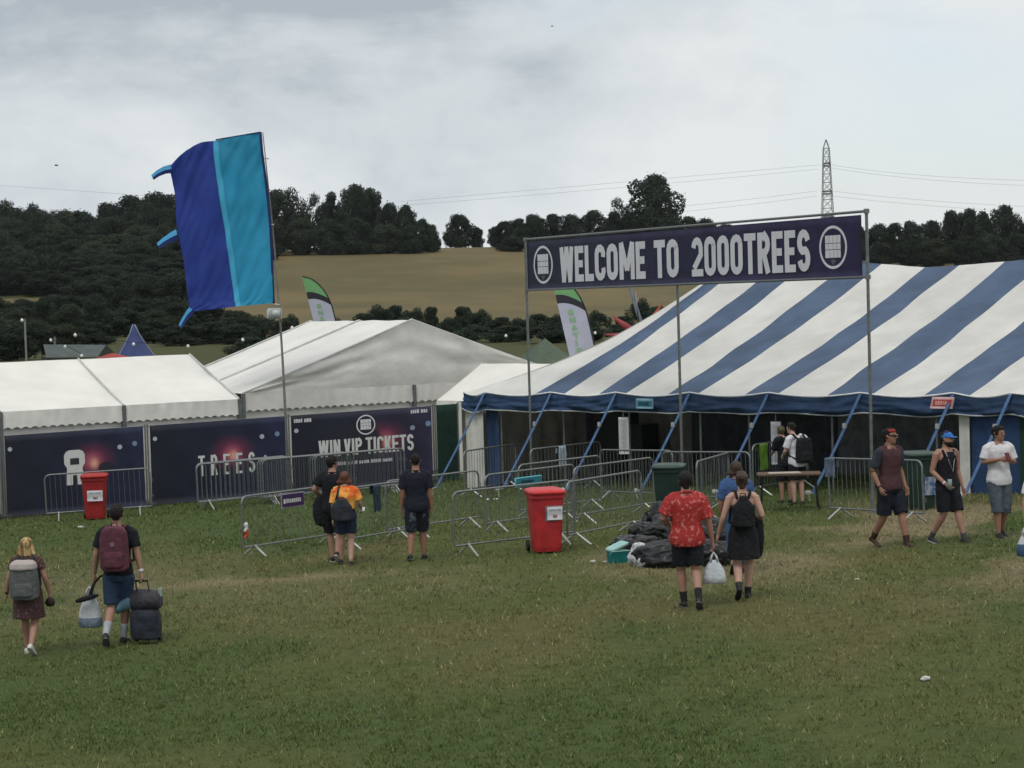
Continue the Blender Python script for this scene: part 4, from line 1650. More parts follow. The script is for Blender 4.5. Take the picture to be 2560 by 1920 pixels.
# ------------------------------------------------------------------ crowd barriers
def barrier_proto():
    t = thing('crowd_barrier', 'proto', 'barrier')
    W, H = 2.45, 1.1
    b = bmesh.new()
    r = 0.13
    pts = [(-W / 2, 0, 0.17)]
    pts += [(-W / 2 + r - r * math.cos(a), 0, H - r + r * math.sin(a)) for a in np.linspace(0, math.pi / 2, 7)]
    pts += [(W / 2 - r + r * math.sin(a), 0, H - r + r * math.cos(a)) for a in np.linspace(0, math.pi / 2, 7)]
    pts += [(W / 2, 0, 0.17)]
    tube(b, pts, 0.019, 8)
    tube(b, [(-W / 2, 0, 0.19), (W / 2, 0, 0.19)], 0.017, 8)
    obj('frame', b, STEEL, t)
    b = bmesh.new()
    for k in range(1, 20):
        x = -W / 2 + W * k / 20
        tube(b, [(x, 0, 0.19), (x, 0, H - 0.01)], 0.0052, 5, False)
    obj('bars', b, DULL_STEEL, t)
    for x in (-W / 2 + 0.28, W / 2 - 0.28):
        b = bmesh.new()
        tube(b, [(x, -0.30, 0.012), (x, 0, 0.20), (x, 0.30, 0.012)], 0.018, 6)
        obj('foot', b, mat('bright_steel', (0.46, 0.48, 0.48), 0.45, 0.15, 20, metal=0.7), t)
    b = bmesh.new()
    for z in (0.45, 0.85):
        tube(b, [(W / 2 + 0.02, 0, z), (W / 2 + 0.06, 0.0, z), (W / 2 + 0.06, 0, z - 0.07)], 0.008, 5)
    obj('hook', b, STEEL, t)
    return t


BPROTO = barrier_proto()
BFIRST = [True]
BGROUP = 'steel crowd control barriers'


def barrier(lab, L, pxR, sign=1, lift=0.0, at=None, ang=None):
    """a barrier from ground pixel L to photo column pxR, receding (sign 1) or approaching (-1)"""
    if at is None:
        a = G(*L)
        r = ray(pxR, HY)
        k = r.x / r.y
        A_, B_, C_ = 1 + k * k, -2 * (k * a.x + a.y), a.x ** 2 + a.y ** 2 - 2.45 ** 2
        disc = B_ * B_ - 4 * A_ * C_
        y = -B_ / (2 * A_) if disc < 0 else (-B_ + sign * math.sqrt(disc)) / (2 * A_)
        c = Vector((k * y, y, 0))
        dv = (c - a)
        dv.z = 0
        dv.normalize()
        mid = Vector((a.x, a.y, 0)) + dv * 1.225
        ang = math.atan2(dv.y, dv.x)
    else:
        mid = at
    o = BPROTO if BFIRST[0] else dup(BPROTO)
    BFIRST[0] = False
    o.location = (mid.x, mid.y, gz(mid.x, mid.y) + lift)
    sl = (gz(mid.x + math.cos(ang), mid.y + math.sin(ang)) - gz(mid.x, mid.y))
    o.rotation_euler = (0, -math.atan(sl), ang)
    tag(o, lab, 'barrier', BGROUP)
    return o


def build_barriers():
    B = {}
    B['front'] = barrier('steel barrier with the purple sign, nearest one left of the walking couple', (609, 1396), 836, 1)
    B['f2'] = barrier('steel barrier standing right behind the couple by the man in the navy T-shirt', (846, 1378), 1050, 1)
    barrier('steel barrier partly behind the man in the navy T-shirt, ending before the red bin', (968, 1350), 1184, 1)
    B['bin'] = barrier('steel barrier directly behind the big red wheelie bin', (1137, 1394), 1420, 1)
    barrier('steel barrier between the big red bin and the rubbish bags', (1420, 1366), 1590, 1)
    B['cyan'] = barrier('steel barrier carrying the cyan sign behind the red bin', (1217, 1334), 1425, 1)
    barrier('oblique steel barrier behind the rubbish bags, tilted up to the right', (1438, 1313), 1622, 1)
    B['paper'] = barrier('steel barrier in the tent front with a pale paper hung on its top rail', (1329, 1244), 1492, 1)
    barrier('steel barrier in the tent front under the left hanging notice', (1505, 1250), 1674, -1)
    barrier('steel barrier in the tent front behind the dark green bin', (1662, 1262), 1869, -1)
    B['jacket'] = barrier('steel barrier with the lime green jacket hung on it', (1884, 1243), 2010, 1)
    barrier('steel barrier seen nearly end on between the red shirt man and the woman in black', (1744, 1300), 1812, 1)
    B['right'] = barrier('steel barrier left of the man in the maroon shirt, with a cloth on its end', (2076, 1296), 2300, -1)
    barrier('steel barrier in front of the dark fence behind the small red bin', (118, 1304), 372, 1)
    barrier('steel barrier before the white end wall of the striped tent', (1162, 1246), 1278, 1)
    barrier('steel barrier behind the cyan sign, running up to the tent opening', (1300, 1300), 1490, 1)
    # two stacks of barriers stored flat against each other by the fence
    p = G(500, 1276)
    ang = math.atan2(UF.y, UF.x)
    words = ['front', 'second', 'third', 'rearmost']
    for k in range(4):
        c = Vector((p.x, p.y, 0)) + UF * 1.2 + NB * (0.16 * k) + UF * (0.05 * k)
        barrier('%s barrier of the stored stack left before the TREES banner' % words[k], None, None, at=c, ang=ang + R(1.2) * (k - 1))
    p = G(795, 1252)
    for k in range(3):
        c = Vector((p.x, p.y, 0)) + UF * 1.2 + NB * (0.16 * k)
        barrier('%s barrier of the stored stack under the WIN VIP TICKETS lettering' % ['front', 'second', 'rearmost'][k], None, None, at=c, ang=ang + R(1.0) * (k - 1))
    p = G(668, 1264)
    for k in range(3):
        c = Vector((p.x, p.y, 0)) + UF * 1.2 + NB * (0.10 + 0.16 * k)
        barrier('%s barrier of the middle stored stack between the TREES and WIN VIP banners' % ['front', 'second', 'rearmost'][k], None, None, at=c, ang=ang + R(0.8) * (k - 1))
    return B


BAR = build_barriers()


def on_barrier(o, x0, x1, z0, z1):
    """frame on the camera side of a barrier, in barrier coordinates"""
    M = Matrix.Translation(o.location) @ o.rotation_euler.to_matrix().to_4x4()
    return lambda x, y, off=0.0: M @ Vector((x0 + x, -0.03 - off, z0 + y))


def barrier_sign(o, x0, x1, z0, z1, lab, m_board, m_rim, m_text, icon=False):
    fn = on_barrier(o, x0, x1, z0, z1)
    t = thing('sign', lab, 'sign', fn((x1 - x0) / 2, 0))
    w, h = x1 - x0, z1 - z0
    sheet('board', fn, w, h, m_rim, t, 2, 2, 0.0, 0.012)
    b = bmesh.new()
    e = 0.018
    quad(b, fn(e, e, 0.006), fn(w - e, e, 0.006), fn(w - e, h - e, 0.006), fn(e, h - e, 0.006))
    obj('face', b, m_board, t, True, False)
    b = bmesh.new()
    if icon:
        quad(b, fn(w * 0.08, h * 0.3, 0.012), fn(w * 0.17, h * 0.3, 0.012), fn(w * 0.17, h * 0.62, 0.012), fn(w * 0.08, h * 0.62, 0.012))
        marks(b, w * 0.2, h * 0.33, w * 0.92, h * 0.3, fn, 0.012, 8, 9)
    else:
        marks(b, w * 0.22, h * 0.3, w * 0.7, h * 0.36, fn, 0.012, 8, 9)
    obj('lettering', b, m_text, t, True, False)


def build_barrier_things():
    barrier_sign(BAR['front'], -0.30, 0.27, 0.80, 1.06, 'purple sign with white lettering tied to the front left barrier', mat('purple_sign', S(62, 36, 84), 0.6), mat('grey_rim', S(120, 118, 132), 0.6), LETTER_W, True)
    barrier_sign(BAR['cyan'], -0.46, 0.26, 0.80, 0.98, 'cyan sign leaning on the barrier just behind the big red bin', mat('teal_board', S(48, 116, 136), 0.6), mat('cyan_board', S(98, 176, 190), 0.6), mat('dark_teal_print', S(30, 66, 78), 0.6))
    # lime jacket, cloth and papers hung on barriers
    def cloth(name, o, x0, x1, z0, m, lab, cat, seed=0, n=16):
        fn = on_barrier(o, x0, x1, 0, 0)
        b = bmesh.new()
        w = x1 - x0

        def f(u, v):
            a = v * 1.15
            if a < 0.15:                   # back flap over the rail
                y, off = 1.12 - 0.3 * (0.15 - a) / 0.15 * 0.6, -0.08
            else:
                y, off = 1.13 - (1.13 - z0) * (a - 0.15), 0.02
            off += 0.03 * noise.noise(Vector((u * 5 + seed, v * 3, seed))) + 0.02 * math.sin(u * 16 + seed)
            tp = 1.0 - 0.15 * math.sin(v * 3) * (0.5 - abs(u - 0.5))
            y += 0.04 * noise.noise(Vector((u * 4, seed, 2.0))) * v
            return fn(w * (0.5 + (u - 0.5) * tp), y, off)
        grid(b, f, n, 16)
        bb = fn(w / 2, z0)
        return solo(name, b, m, lab, cat, bb, smooth=True)
    cloth('jacket', BAR['jacket'], -1.0, -0.66, 0.55, mat('lime_fabric', S(92, 130, 46), 0.8, 0.2, 5, 0.5, 9), 'lime green jacket hung over the barrier behind the woman in black', 'jacket', 3)
    cloth('cloth', BAR['right'], -1.26, -0.98, 0.76, mat('pale_blue_fabric', S(92, 106, 124), 0.8, 0.25, 5, 0.5, 9), 'pale blue grey cloth hung over the barrier end beside a blue guy strap', 'cloth', 6)
    cloth('cloth', BAR['f2'], -0.30, -0.10, 0.62, mat('steel_blue_fabric', S(50, 64, 80), 0.8, 0.2, 5, 0.5, 9), 'steel blue cloth hung on the barrier right of the woman in orange', 'cloth', 9)
    cloth('notice', BAR['paper'], -0.30, -0.06, 0.62, mat('pale_paper', S(150, 165, 178), 0.8, 0.15, 5, 0.3, 9), 'pale paper notice hung over the barrier in the tent front', 'notice', 12)
    # red and white tape knotted on the front barrier
    fn = on_barrier(BAR['front'], -1.15, 0, 0, 0)
    for z, m, lab in ((0.50, mat('red_tape', S(190, 60, 48), 0.6), 'scrap of red tape tied low on the left post of the front barrier'), (0.62, mat('white_tape', (0.6, 0.6, 0.6), 0.6), 'scrap of white tape tied on the left post of the front barrier')):
        b = bmesh.new()
        tube(b, [fn(-0.0, z, 0.0), fn(-0.05, z - 0.03, 0.02), fn(-0.03, z - 0.09, 0.03), fn(-0.09, z - 0.14, 0.03)], [0.028, 0.04, 0.035, 0.012], 6)
        solo('tape', b, m, lab, 'tape', fn(0, z - 0.14))


build_barrier_things()


# ------------------------------------------------------------------ bins
def wheelie(lab, loc, rz, m_body, m_lid, sticker, group=None, open_=0.0, wheel=True):
    t = thing('wheelie_bin', lab, 'bin', loc, rz, group)
    b = bmesh.new()
    rings = []
    for z, hw, hd in ((0.03, 0.215, 0.24), (0.10, 0.225, 0.255), (0.55, 0.255, 0.29), (0.93, 0.275, 0.32), (0.935, 0.30, 0.345), (1.0, 0.30, 0.345)):
        rings.append(ell((0, 0, z), hw, hd, 32, 7))
    loft(b, rings)
    obj('body', b, m_body, t, False, False)
    b = bmesh.new()
    rings = []
    for z, k in ((1.0, 1.04), (1.035, 1.05), (1.055, 1.0), (1.075, 0.8)):
        rings.append(ell((0, -0.0, z), 0.30 * k, 0.355 * k, 32, 6))
    loft(b, rings)
    if open_:
        b.transform(Matrix.Translation((0, 0.33, 1.02)) @ Matrix.Rotation(-open_, 4, 'X') @ Matrix.Translation((0, -0.33, -1.02)))
    lid = obj('lid', b, m_lid, t, False, True)
    b = bmesh.new()
    tube(b, [(-0.2, 0.40, 1.0), (0.2, 0.40, 1.0)], 0.018, 8)
    for x in (-0.2, 0, 0.2):
        tube(b, [(x, 0.33, 0.99), (x, 0.405, 1.0)], 0.016, 6)
    obj('handle', b, m_lid, t, False, True)
    for x in (-0.27, 0.27):
        b = bmesh.new()
        tube(b, [(x - 0.028, 0.22, 0.10), (x - 0.022, 0.22, 0.10), (x + 0.022, 0.22, 0.10), (x + 0.028, 0.22, 0.10)], [0.08, 0.1, 0.1, 0.08], 18)
        obj('wheel', b, BLACK, t, False, False)
    if sticker:
        w, h, zc, xo, rim = sticker
        y = -0.315
        tilt = 0.085
        fn = lambda x, y_, o=0.0: Vector((xo - w / 2 + x, y - o + (zc - 0.7 - (y_ - h / 2)) * tilt, zc - h / 2 + y_))
        if rim:
            sheet('sticker_rim', lambda x, y_, o=0.0: fn(x * 1.16 - w * 0.12, y_ * 1.16 - h * 0.08, o), w, h, mat('grey_sticker', (0.13, 0.12, 0.13), 0.6), t, 2, 2, 0.006, 0.003, False)
        st = sheet('sticker', fn, w, h, mat('white_sticker', (0.50, 0.50, 0.53), 0.6, 0.05, 5), t, 2, 2, 0.014, 0.003, False)
        b = bmesh.new()
        marks(b, w * 0.1, h * 0.70, w * 0.9, h * 0.13, fn, 0.020, 4, 7)
        obj('lettering', b, mat('grey_text', (0.33, 0.34, 0.38)), st, False, False)
        b = bmesh.new()
        marks(b, w * 0.38, h * 0.18, w * 0.70, h * 0.24, fn, 0.020, 6, 7)
        obj('lettering', b, mat('red_text', (0.30, 0.13, 0.15), 0.6), st, False, False)
    return t


RED_BIN = mat('red_bin_plastic', S(172, 44, 48), 0.5, 0.20, 4, 0.15, 4, spec=0.35, detail=8)
RED_LID = mat('red_lid_plastic', S(196, 50, 54), 0.42, 0.08, 3, 0.08, 4, spec=0.4)
DARK_RED = mat('dark_red_bin_plastic', S(150, 38, 40), 0.5, 0.12, 3, spec=0.35)
GREEN_BIN = mat('dark_green_bin_plastic', (0.012, 0.032, 0.026), 0.5, 0.2, 3, spec=0.35)


def build_bins():
    wheelie('big red wheelie bin with a white sticker standing in front of the barriers', G(1366, 1380), R(10), RED_BIN, RED_LID, (0.26, 0.22, 0.68, 0.10, True))
    wheelie('smaller looking red wheelie bin with a white sticker against the dark fence', G(240, 1298), R(6), DARK_RED, mat('red_lid_far', S(165, 40, 36), 0.45), (0.36, 0.25, 0.58, 0.03, False), open_=0.0)
    p = G(1676, 1300)
    wheelie('dark green wheelie bin behind the man in the red shirt', p, R(-12), GREEN_BIN, mat('green_lid', (0.03, 0.06, 0.05), 0.4), None)
    t = wheelie('dark green wheelie bin with a poster behind the man in the black vest', G(2300, 1272), R(8), GREEN_BIN, mat('green_lid', (0.03, 0.06, 0.05), 0.4), None)
    b = bmesh.new()
    quad(b, (-0.02, -0.315, 0.28), (0.24, -0.315, 0.28), (0.25, -0.335, 0.62), (-0.01, -0.335, 0.62))
    obj('poster', b, mat('poster_print', S(60, 92, 140), 0.6, scale=9, col2=S(150, 160, 170), fac=(0.4, 0.55)), t)


build_bins()


# ------------------------------------------------------------------ people
def skin(name, c):
    return mat('skin_' + name, c, 0.55, 0.06, 9, 0, spec=0.35)


SK_PALE = skin('pale', S(182, 146, 130))
SK_TAN = skin('tan', S(146, 108, 90))
SK_WARM = skin('warm', S(160, 122, 106))
SK_DARK = skin('deep', S(128, 84, 66))

BASE_J = {
    'pelvis': (0, 0, 0.50), 'chest': (0, 0, 0.74), 'neck': (0, 0.0, 0.85), 'head': (0, 0.012, 0.928),
    'sh_l': (-0.108, -0.002, 0.805), 'el_l': (-0.128, -0.01, 0.635), 'wr_l': (-0.138, 0.03, 0.487),
    'sh_r': (0.108, -0.002, 0.805), 'el_r': (0.128, -0.01, 0.635), 'wr_r': (0.138, 0.03, 0.487),
    'hip_l': (-0.052, 0, 0.495), 'kn_l': (-0.054, 0.012, 0.275), 'an_l': (-0.056, -0.01, 0.045),
    'hip_r': (0.052, 0, 0.495), 'kn_r': (0.054, 0.012, 0.275), 'an_r': (0.056, -0.01, 0.045),
}
GAITS = {   # foot that carries the weight in front; the other is leaving the ground behind
    'L': {'kn_l': (-0.048, 0.065, 0.277), 'an_l': (-0.044, 0.075, 0.045), 'kn_r': (0.05, -0.005, 0.272), 'an_r': (0.048, -0.155, 0.105)},
    'R': {'kn_r': (0.048, 0.065, 0.277), 'an_r': (0.044, 0.075, 0.045), 'kn_l': (-0.05, -0.005, 0.272), 'an_l': (-0.048, -0.155, 0.105)},
    'mid': {'kn_l': (-0.05, 0.05, 0.275), 'an_l': (-0.05, 0.09, 0.05), 'kn_r': (0.05, 0.0, 0.272), 'an_r': (0.05, -0.10, 0.062)},
    'stand': {},
}
TORSO = [(0.455, 0.066, 0.058), (0.48, 0.088, 0.066), (0.515, 0.094, 0.068), (0.56, 0.087, 0.062), (0.61, 0.077, 0.055), (0.67, 0.081, 0.057), (0.73, 0.091, 0.062),
         (0.775, 0.097, 0.060), (0.808, 0.088, 0.050), (0.832, 0.052, 0.040), (0.85, 0.034, 0.036), (0.875, 0.032, 0.033)]
TORSO_F = [(0.455, 0.068, 0.06), (0.48, 0.092, 0.07), (0.515, 0.098, 0.073), (0.56, 0.086, 0.062), (0.61, 0.069, 0.051), (0.67, 0.074, 0.056), (0.73, 0.083, 0.068),
           (0.775, 0.086, 0.057), (0.808, 0.076, 0.045), (0.832, 0.043, 0.034), (0.85, 0.029, 0.031), (0.875, 0.028, 0.029)]
HEAD = [(-0.066, 0.014, 0.016, 0.024), (-0.058, 0.026, 0.030, 0.018), (-0.042, 0.034, 0.042, 0.009), (-0.02, 0.0405, 0.051, 0.002), (0.005, 0.043, 0.055, -0.002),
        (0.026, 0.0435, 0.0565, -0.004), (0.046, 0.038, 0.049, -0.004), (0.061, 0.023, 0.031, -0.004), (0.068, 0.007, 0.009, -0.004)]


class Person:
    def __init__(self, label, px, py, hpx, heading=0.0, gait='stand', j=None, female=False, build=1.0, sk=SK_WARM, yaw=0.0, cat='person', grip=(0.3, 0.3), ground_at=None, H=None):
        g = ground_at if ground_at is not None else G(px, py)
        self.H = H or hpx * g.y / F_PX
        self.root = thing('person', label, cat, g, heading)
        J = dict(BASE_J)
        if female:
            for k in ('sh_l', 'sh_r'):
                J[k] = (J[k][0] * 0.90, J[k][1], J[k][2])
        J.update(GAITS[gait])
        J.update(j or {})
        self.J = {k: Vector(v) * self.H for k, v in J.items()}
        self.female, self.build, self.yaw = female, build, yaw
        self.M = Matrix.Translation(g) @ Matrix.Rotation(heading, 4, 'Z')
        self.heading = heading
        self.grip = grip
        self.sk = sk
        self.body()

    def spine(self, z):
        H = self.H
        zs = [self.J['pelvis'].z, self.J['chest'].z, self.J['neck'].z, self.J['head'].z]
        xs = [self.J[k].x for k in ('pelvis', 'chest', 'neck', 'head')]
        ys = [self.J[k].y for k in ('pelvis', 'chest', 'neck', 'head')]
        return float(np.interp(z, zs, xs)), float(np.interp(z, zs, ys))

    def rings(self, z0, z1, puff, wide=1.0, n=22, shape=None):
        """torso rings between two heights (fractions), grown by puff metres"""
        T = TORSO_F if self.female else TORSO
        zs = [a[0] for a in T]
        out = []
        for z in sorted({z0, z1, *[q for q in zs if z0 < q < z1]}):
            hw = np.interp(z, zs, [a[1] for a in T]) * self.H * self.build + puff
            hd = np.interp(z, zs, [a[2] for a in T]) * self.H * self.build + puff
            if shape:
                k = shape(z)
                k = k if isinstance(k, tuple) else (k, k)
                hw, hd = hw * k[0], hd * k[1]
            sx, sy = self.spine(z * self.H)
            out.append(ell((sx, sy, z * self.H), hw * wide, hd, n, 2.3))
        return out

    def limb(self, bm, a, b, c, r, puff=0.0, upto=2.0, n=12, start=0.0):
        """arm or leg a-b-c, radii r at fractions 0..2 along it"""
        A, B, C = self.J[a], self.J[b], self.J[c]

        def at(t):
            return A.lerp(B, t) if t <= 1 else B.lerp(C, t - 1)
        ts = [t for t in (0, 0.25, 0.5, 0.75, 0.92, 1.0, 1.08, 1.25, 1.5, 1.75, 2.0) if start <= t <= upto]
        if upto not in ts:
            ts.append(upto)
        if start not in ts:
            ts.insert(0, start)
        rs = [float(np.interp(t, [0, 0.5, 1.0, 1.25, 1.6, 2.0], r)) * self.H * (0.5 + 0.5 * self.build) + (puff(t) if callable(puff) else puff) for t in ts]
        tube(bm, [at(t) for t in ts], rs, n)

    LEG = [0.052, 0.046, 0.0325, 0.034, 0.027, 0.019]
    ARM = [0.031, 0.027, 0.0225, 0.0235, 0.019, 0.0145]

    def foot_dir(self, s):
        an = self.J['an_' + s]
        lift = an.z - 0.045 * self.H
        pitch = min(1.0, lift / (0.09 * self.H)) * 0.95
        return Vector((0.12 * (-1 if s == 'l' else 1), math.cos(pitch), -math.sin(pitch))).normalized(), pitch

    def hand(self, bm, s, curl):
        el, wr = self.J['el_' + s], self.J['wr_' + s]
        H = self.H
        d = (wr - el).normalized()
        sx = 1 if s == 'r' else -1
        inn = Vector((-sx, 0.15, 0)) - d * Vector((-sx, 0.15, 0)).dot(d)    # palm side, towards the thigh
        if inn.length < 0.2:
            inn = Vector((0, 0, -1)) - d * Vector((0, 0, -1)).dot(d)
        inn.normalize()
        lat = d.cross(inn).normalized()                                     # across the knuckles
        if lat.y < 0:
            lat = -lat                                                      # towards the thumb (front)
        pl = 0.050 * H
        rings = []
        for k, (t, w, th) in enumerate(((-0.1, 0.014, 0.011), (0.25, 0.019, 0.011), (0.7, 0.0235, 0.0105), (1.0, 0.022, 0.009))):
            c = wr + d * (pl * t)
            rings.append([c + lat * (math.cos(a) * w * H) + inn * (math.sin(a) * th * H) for a in np.linspace(0, 2 * math.pi, 12, endpoint=False)])
        loft(bm, rings)
        for q, (off, ln) in enumerate(((0.017, 0.040), (0.006, 0.045), (-0.006, 0.042), (-0.017, 0.033))):
            p = wr + d * pl * 0.95 + lat * off * H
            pts = [p - d * 0.01 * H]
            dd = d.copy()
            for sgm in range(3):
                a = curl * (0.55 + 0.25 * sgm) + 0.05 * q * 0.4
                dd = (dd * math.cos(a) + inn * math.sin(a)).normalized()
                inn2 = (inn - dd * inn.dot(dd))
                p = p + dd * ln * H * (0.42, 0.33, 0.25)[sgm]
                pts.append(p)
            tube(bm, pts, [0.0056 * H, 0.0054 * H, 0.005 * H, 0.0042 * H], 7)
        p = wr + d * pl * 0.3 + lat * 0.016 * H
        t1 = (d * 0.75 + lat * 0.6 + inn * 0.25).normalized()
        t2 = (d * 0.9 + lat * 0.15 + inn * (0.3 + curl * 0.5)).normalized()
        tube(bm, [p - t1 * 0.008 * H, p + t1 * 0.022 * H, p + t1 * 0.022 * H + t2 * 0.022 * H], [0.0068 * H, 0.006 * H, 0.0045 * H], 7)

    def head_pt(self, x, y, z):
        c = self.J['head']
        v = Matrix.Rotation(self.yaw, 3, 'Z') @ Vector((x * self.H, y * self.H, z * self.H))
        return c + v

    def head_ring(self, dz, hw, hd, ys, k=1.0, n=20):
        c = self.head_pt(0, ys, dz)
        return ell(c, hw * self.H * k, hd * self.H * k, n, 2.1, self.yaw)

    def body(self):
        H = self.H
        b = bmesh.new()
        loft(b, self.rings(0.455, 0.875, -0.003))
        # neck up into the skull
        hn = self.J['neck']
        tube(b, [hn - Vector((0, 0, 0.02 * H)), self.head_pt(0, -0.006, -0.03)], [0.034 * H, 0.032 * H], 14)
        loft(b, [self.head_ring(*r) for r in HEAD])
        tube(b, [self.head_pt(0, 0.050, 0.012), self.head_pt(0, 0.063, -0.012), self.head_pt(0, 0.050, -0.020)], [0.005 * H, 0.0085 * H, 0.007 * H], 8)      # nose
        tube(b, [self.head_pt(-0.02, 0.047, 0.016), self.head_pt(0.02, 0.047, 0.016)], 0.006 * H, 8)                 # brow
        for s in (-1, 1):                                                                    # ears
            tube(b, [self.head_pt(0.041 * s, -0.004, 0.010), self.head_pt(0.047 * s, -0.010, 0.004), self.head_pt(0.043 * s, -0.002, -0.014)], [0.006 * H, 0.0085 * H, 0.005 * H], 8)
        for s in 'lr':
            self.limb(b, 'sh_' + s, 'el_' + s, 'wr_' + s, self.ARM)
            self.limb(b, 'hip_' + s, 'kn_' + s, 'an_' + s, self.LEG)
            # shoulder cap
            sh = self.J['sh_' + s]
            x = 1 if s == 'r' else -1
            tube(b, [sh + Vector((-0.06 * x * H, 0, 0.010 * H)), sh + Vector((-0.03 * x * H, 0, 0.006 * H)), sh + Vector((-0.004 * x * H, 0, -0.002 * H)), sh + Vector((0.014 * x * H, 0, -0.012 * H))], [0.028 * H, 0.033 * H, 0.031 * H, 0.019 * H], 14)
            fd, pitch = self.foot_dir(s)
            an = self.J['an_' + s]
            fu = (Vector((0, 0, 1)) - fd * fd.z).normalized()
            tube(b, [an, an - fu * 0.022 * H + fd * 0.006 * H, an + fd * 0.078 * H - fu * 0.034 * H], [0.0185 * H, 0.0175 * H, 0.009 * H], 8)
            self.hand(b, s, self.grip[0 if s == 'l' else 1])
        me = remeshed(b, 0.0075, 2)
        link_mesh('body', me, self.sk, self.root)
        # eyes, brows and mouth are separate small parts
        eb = bmesh.new()
        for s in (-1, 1):
            c = self.head_pt(0.0165 * s, 0.0505, 0.004)
            tube(eb, [c - Vector((0.004 * H, 0, 0)), c + Vector((0.004 * H, 0, 0))], 0.0045 * H, 8)
        obj('eyes', eb, mat('dark_eye', (0.03, 0.025, 0.02), 0.3), self.root, False, True)
        mb = bmesh.new()
        tube(mb, [self.head_pt(-0.013, 0.045, -0.034), self.head_pt(0, 0.0505, -0.0335), self.head_pt(0.013, 0.045, -0.034)], 0.0035 * H, 6)
        obj('mouth', mb, mat('lip', (0.22, 0.09, 0.08), 0.5), self.root, False, True)

    # ---- clothes -------------------------------------------------
    def top(self, m, hem=0.47, sleeve=0.72, puff=0.013, neck=0.845, loose=0.0, name='shirt', wide=1.0, sleeve_m=None, collar=False):
        H = self.H
        b = bmesh.new()
        tank = not sleeve and neck > 0.70
        rr = self.rings(hem, min(neck, 0.826), puff, wide, shape=lambda z: ((1 + loose * max(0, (0.76 - z) / 0.3)) * (1 - (0.28 * sstep(0.72, 0.80, z) if tank else 0)), 1 + loose * max(0, (0.76 - z) / 0.3) + (0.12 if tank and z > 0.76 else 0)))
        loft(b, rr)
        hn = self.J['neck']
        if sleeve:
            tube(b, [hn - Vector((0, 0.004 * H, 0.040 * H)), hn - Vector((0, 0, 0.012 * H))], [0.054 * H, 0.039 * H], 16)
        bs = bmesh.new() if sleeve_m else b
        for s in 'lr':
            x = 1 if s == 'r' else -1
            sh = self.J['sh_' + s]
            if sleeve:
                for q in ((b, bs) if sleeve_m else (b,)):
                    q0 = -0.075 if q is b else -0.012
                    tube(q, [sh + Vector((q0 * x * H, -0.002 * H, 0.022 * H if q is b else 0.004 * H)), sh + Vector((-0.03 * x * H if q is b else 0, 0, 0.010 * H if q is b else 0.002 * H)), sh + Vector((0.004 * x * H, 0, -0.012 * H))],
                         [0.030 * H, 0.034 * H + puff * 0.4, 0.031 * H + puff * 0.9], 14)
                self.limb(bs, 'sh_' + s, 'el_' + s, 'wr_' + s, self.ARM, lambda t: puff * (0.9 + 1.1 * t) + loose * 0.02, sleeve, 14)
        me = remeshed(b, 0.010, 6, 0.007, 13)
        o = link_mesh(name, me, m, self.root)
        if sleeve_m:
            link_mesh('sleeves', remeshed(bs, 0.010, 4, 0.005, 13), sleeve_m, self.root)
        if sleeve and not collar:
            cb = bmesh.new()
            tube(cb, [hn + Vector((math.cos(a) * 0.041 * H, math.sin(a) * 0.042 * H - 0.002 * H, -0.015 * H - 0.006 * H * math.sin(a))) for a in np.linspace(0, 2 * math.pi, 17)], 0.0065 * H, 7)
            obj('neckband', cb, m, self.root, False, True)
        if collar:
            cb = bmesh.new()
            tube(cb, [hn + Vector((math.cos(a) * 0.043 * H, math.sin(a) * 0.042 * H, -0.004 * H + 0.008 * H * math.sin(a + math.pi))) for a in np.linspace(0, 2 * math.pi, 17)], 0.011 * H, 7)
            obj('collar', cb, m, self.root, False, True)
        return o

    def shorts(self, m, leg=0.85, waist=0.585, puff=0.018, name='shorts', flare=0.012):
        b = bmesh.new()
        loft(b, self.rings(0.455, waist, puff * 0.75))
        for s in 'lr':
            self.limb(b, 'hip_' + s, 'kn_' + s, 'an_' + s, self.LEG, lambda t: puff + flare * t, leg, 16)
        me = remeshed(b, 0.010, 3, 0.009, 8)
        return link_mesh(name, me, m, self.root)

    def skirt(self, m, top, hem, hw, hd, puff=0.014, name='dress', frill=0.0, join=None):
        """a flaring skirt from `top` down to `hem` (fractions), optionally joined to a bodice"""
        H = self.H
        b = bmesh.new()
        T = TORSO_F if self.female else TORSO
        zs = [a[0] for a in T]
        rings = []
        n = 36
        for k in range(9):
            t = k / 8
            z = hem + (top - hem) * t
            w0 = np.interp(max(z, 0.50), zs, [a[1] for a in T]) * self.build + puff / H
            d0 = np.interp(max(z, 0.50), zs, [a[2] for a in T]) * self.build + puff / H
            e = (1 - t) ** 0.8
            w, d = w0 + (hw - w0) * e if z < 0.5 else max(w0, w0 + (hw - w0) * e * 0.8), d0 + (hd - d0) * e
            sx, sy = self.spine(max(z, 0.5) * H)
            rg = ell((sx, sy, z * H), w * H, d * H, n, 2.1)
            if frill:
                c = Vector((sx, sy, z * H))
                rg = [c + (p - c) * (1 + frill * e * math.sin(i * 2 * math.pi / n * 8 + 1.0)) for i, p in enumerate(rg)]
            rings.append(rg)
        loft(b, rings)
        if join:
            loft(b, self.rings(top - 0.03, join, puff))
        me = remeshed(b, 0.010, 2, 0.007, 9)
        return link_mesh(name, me, m, self.root)

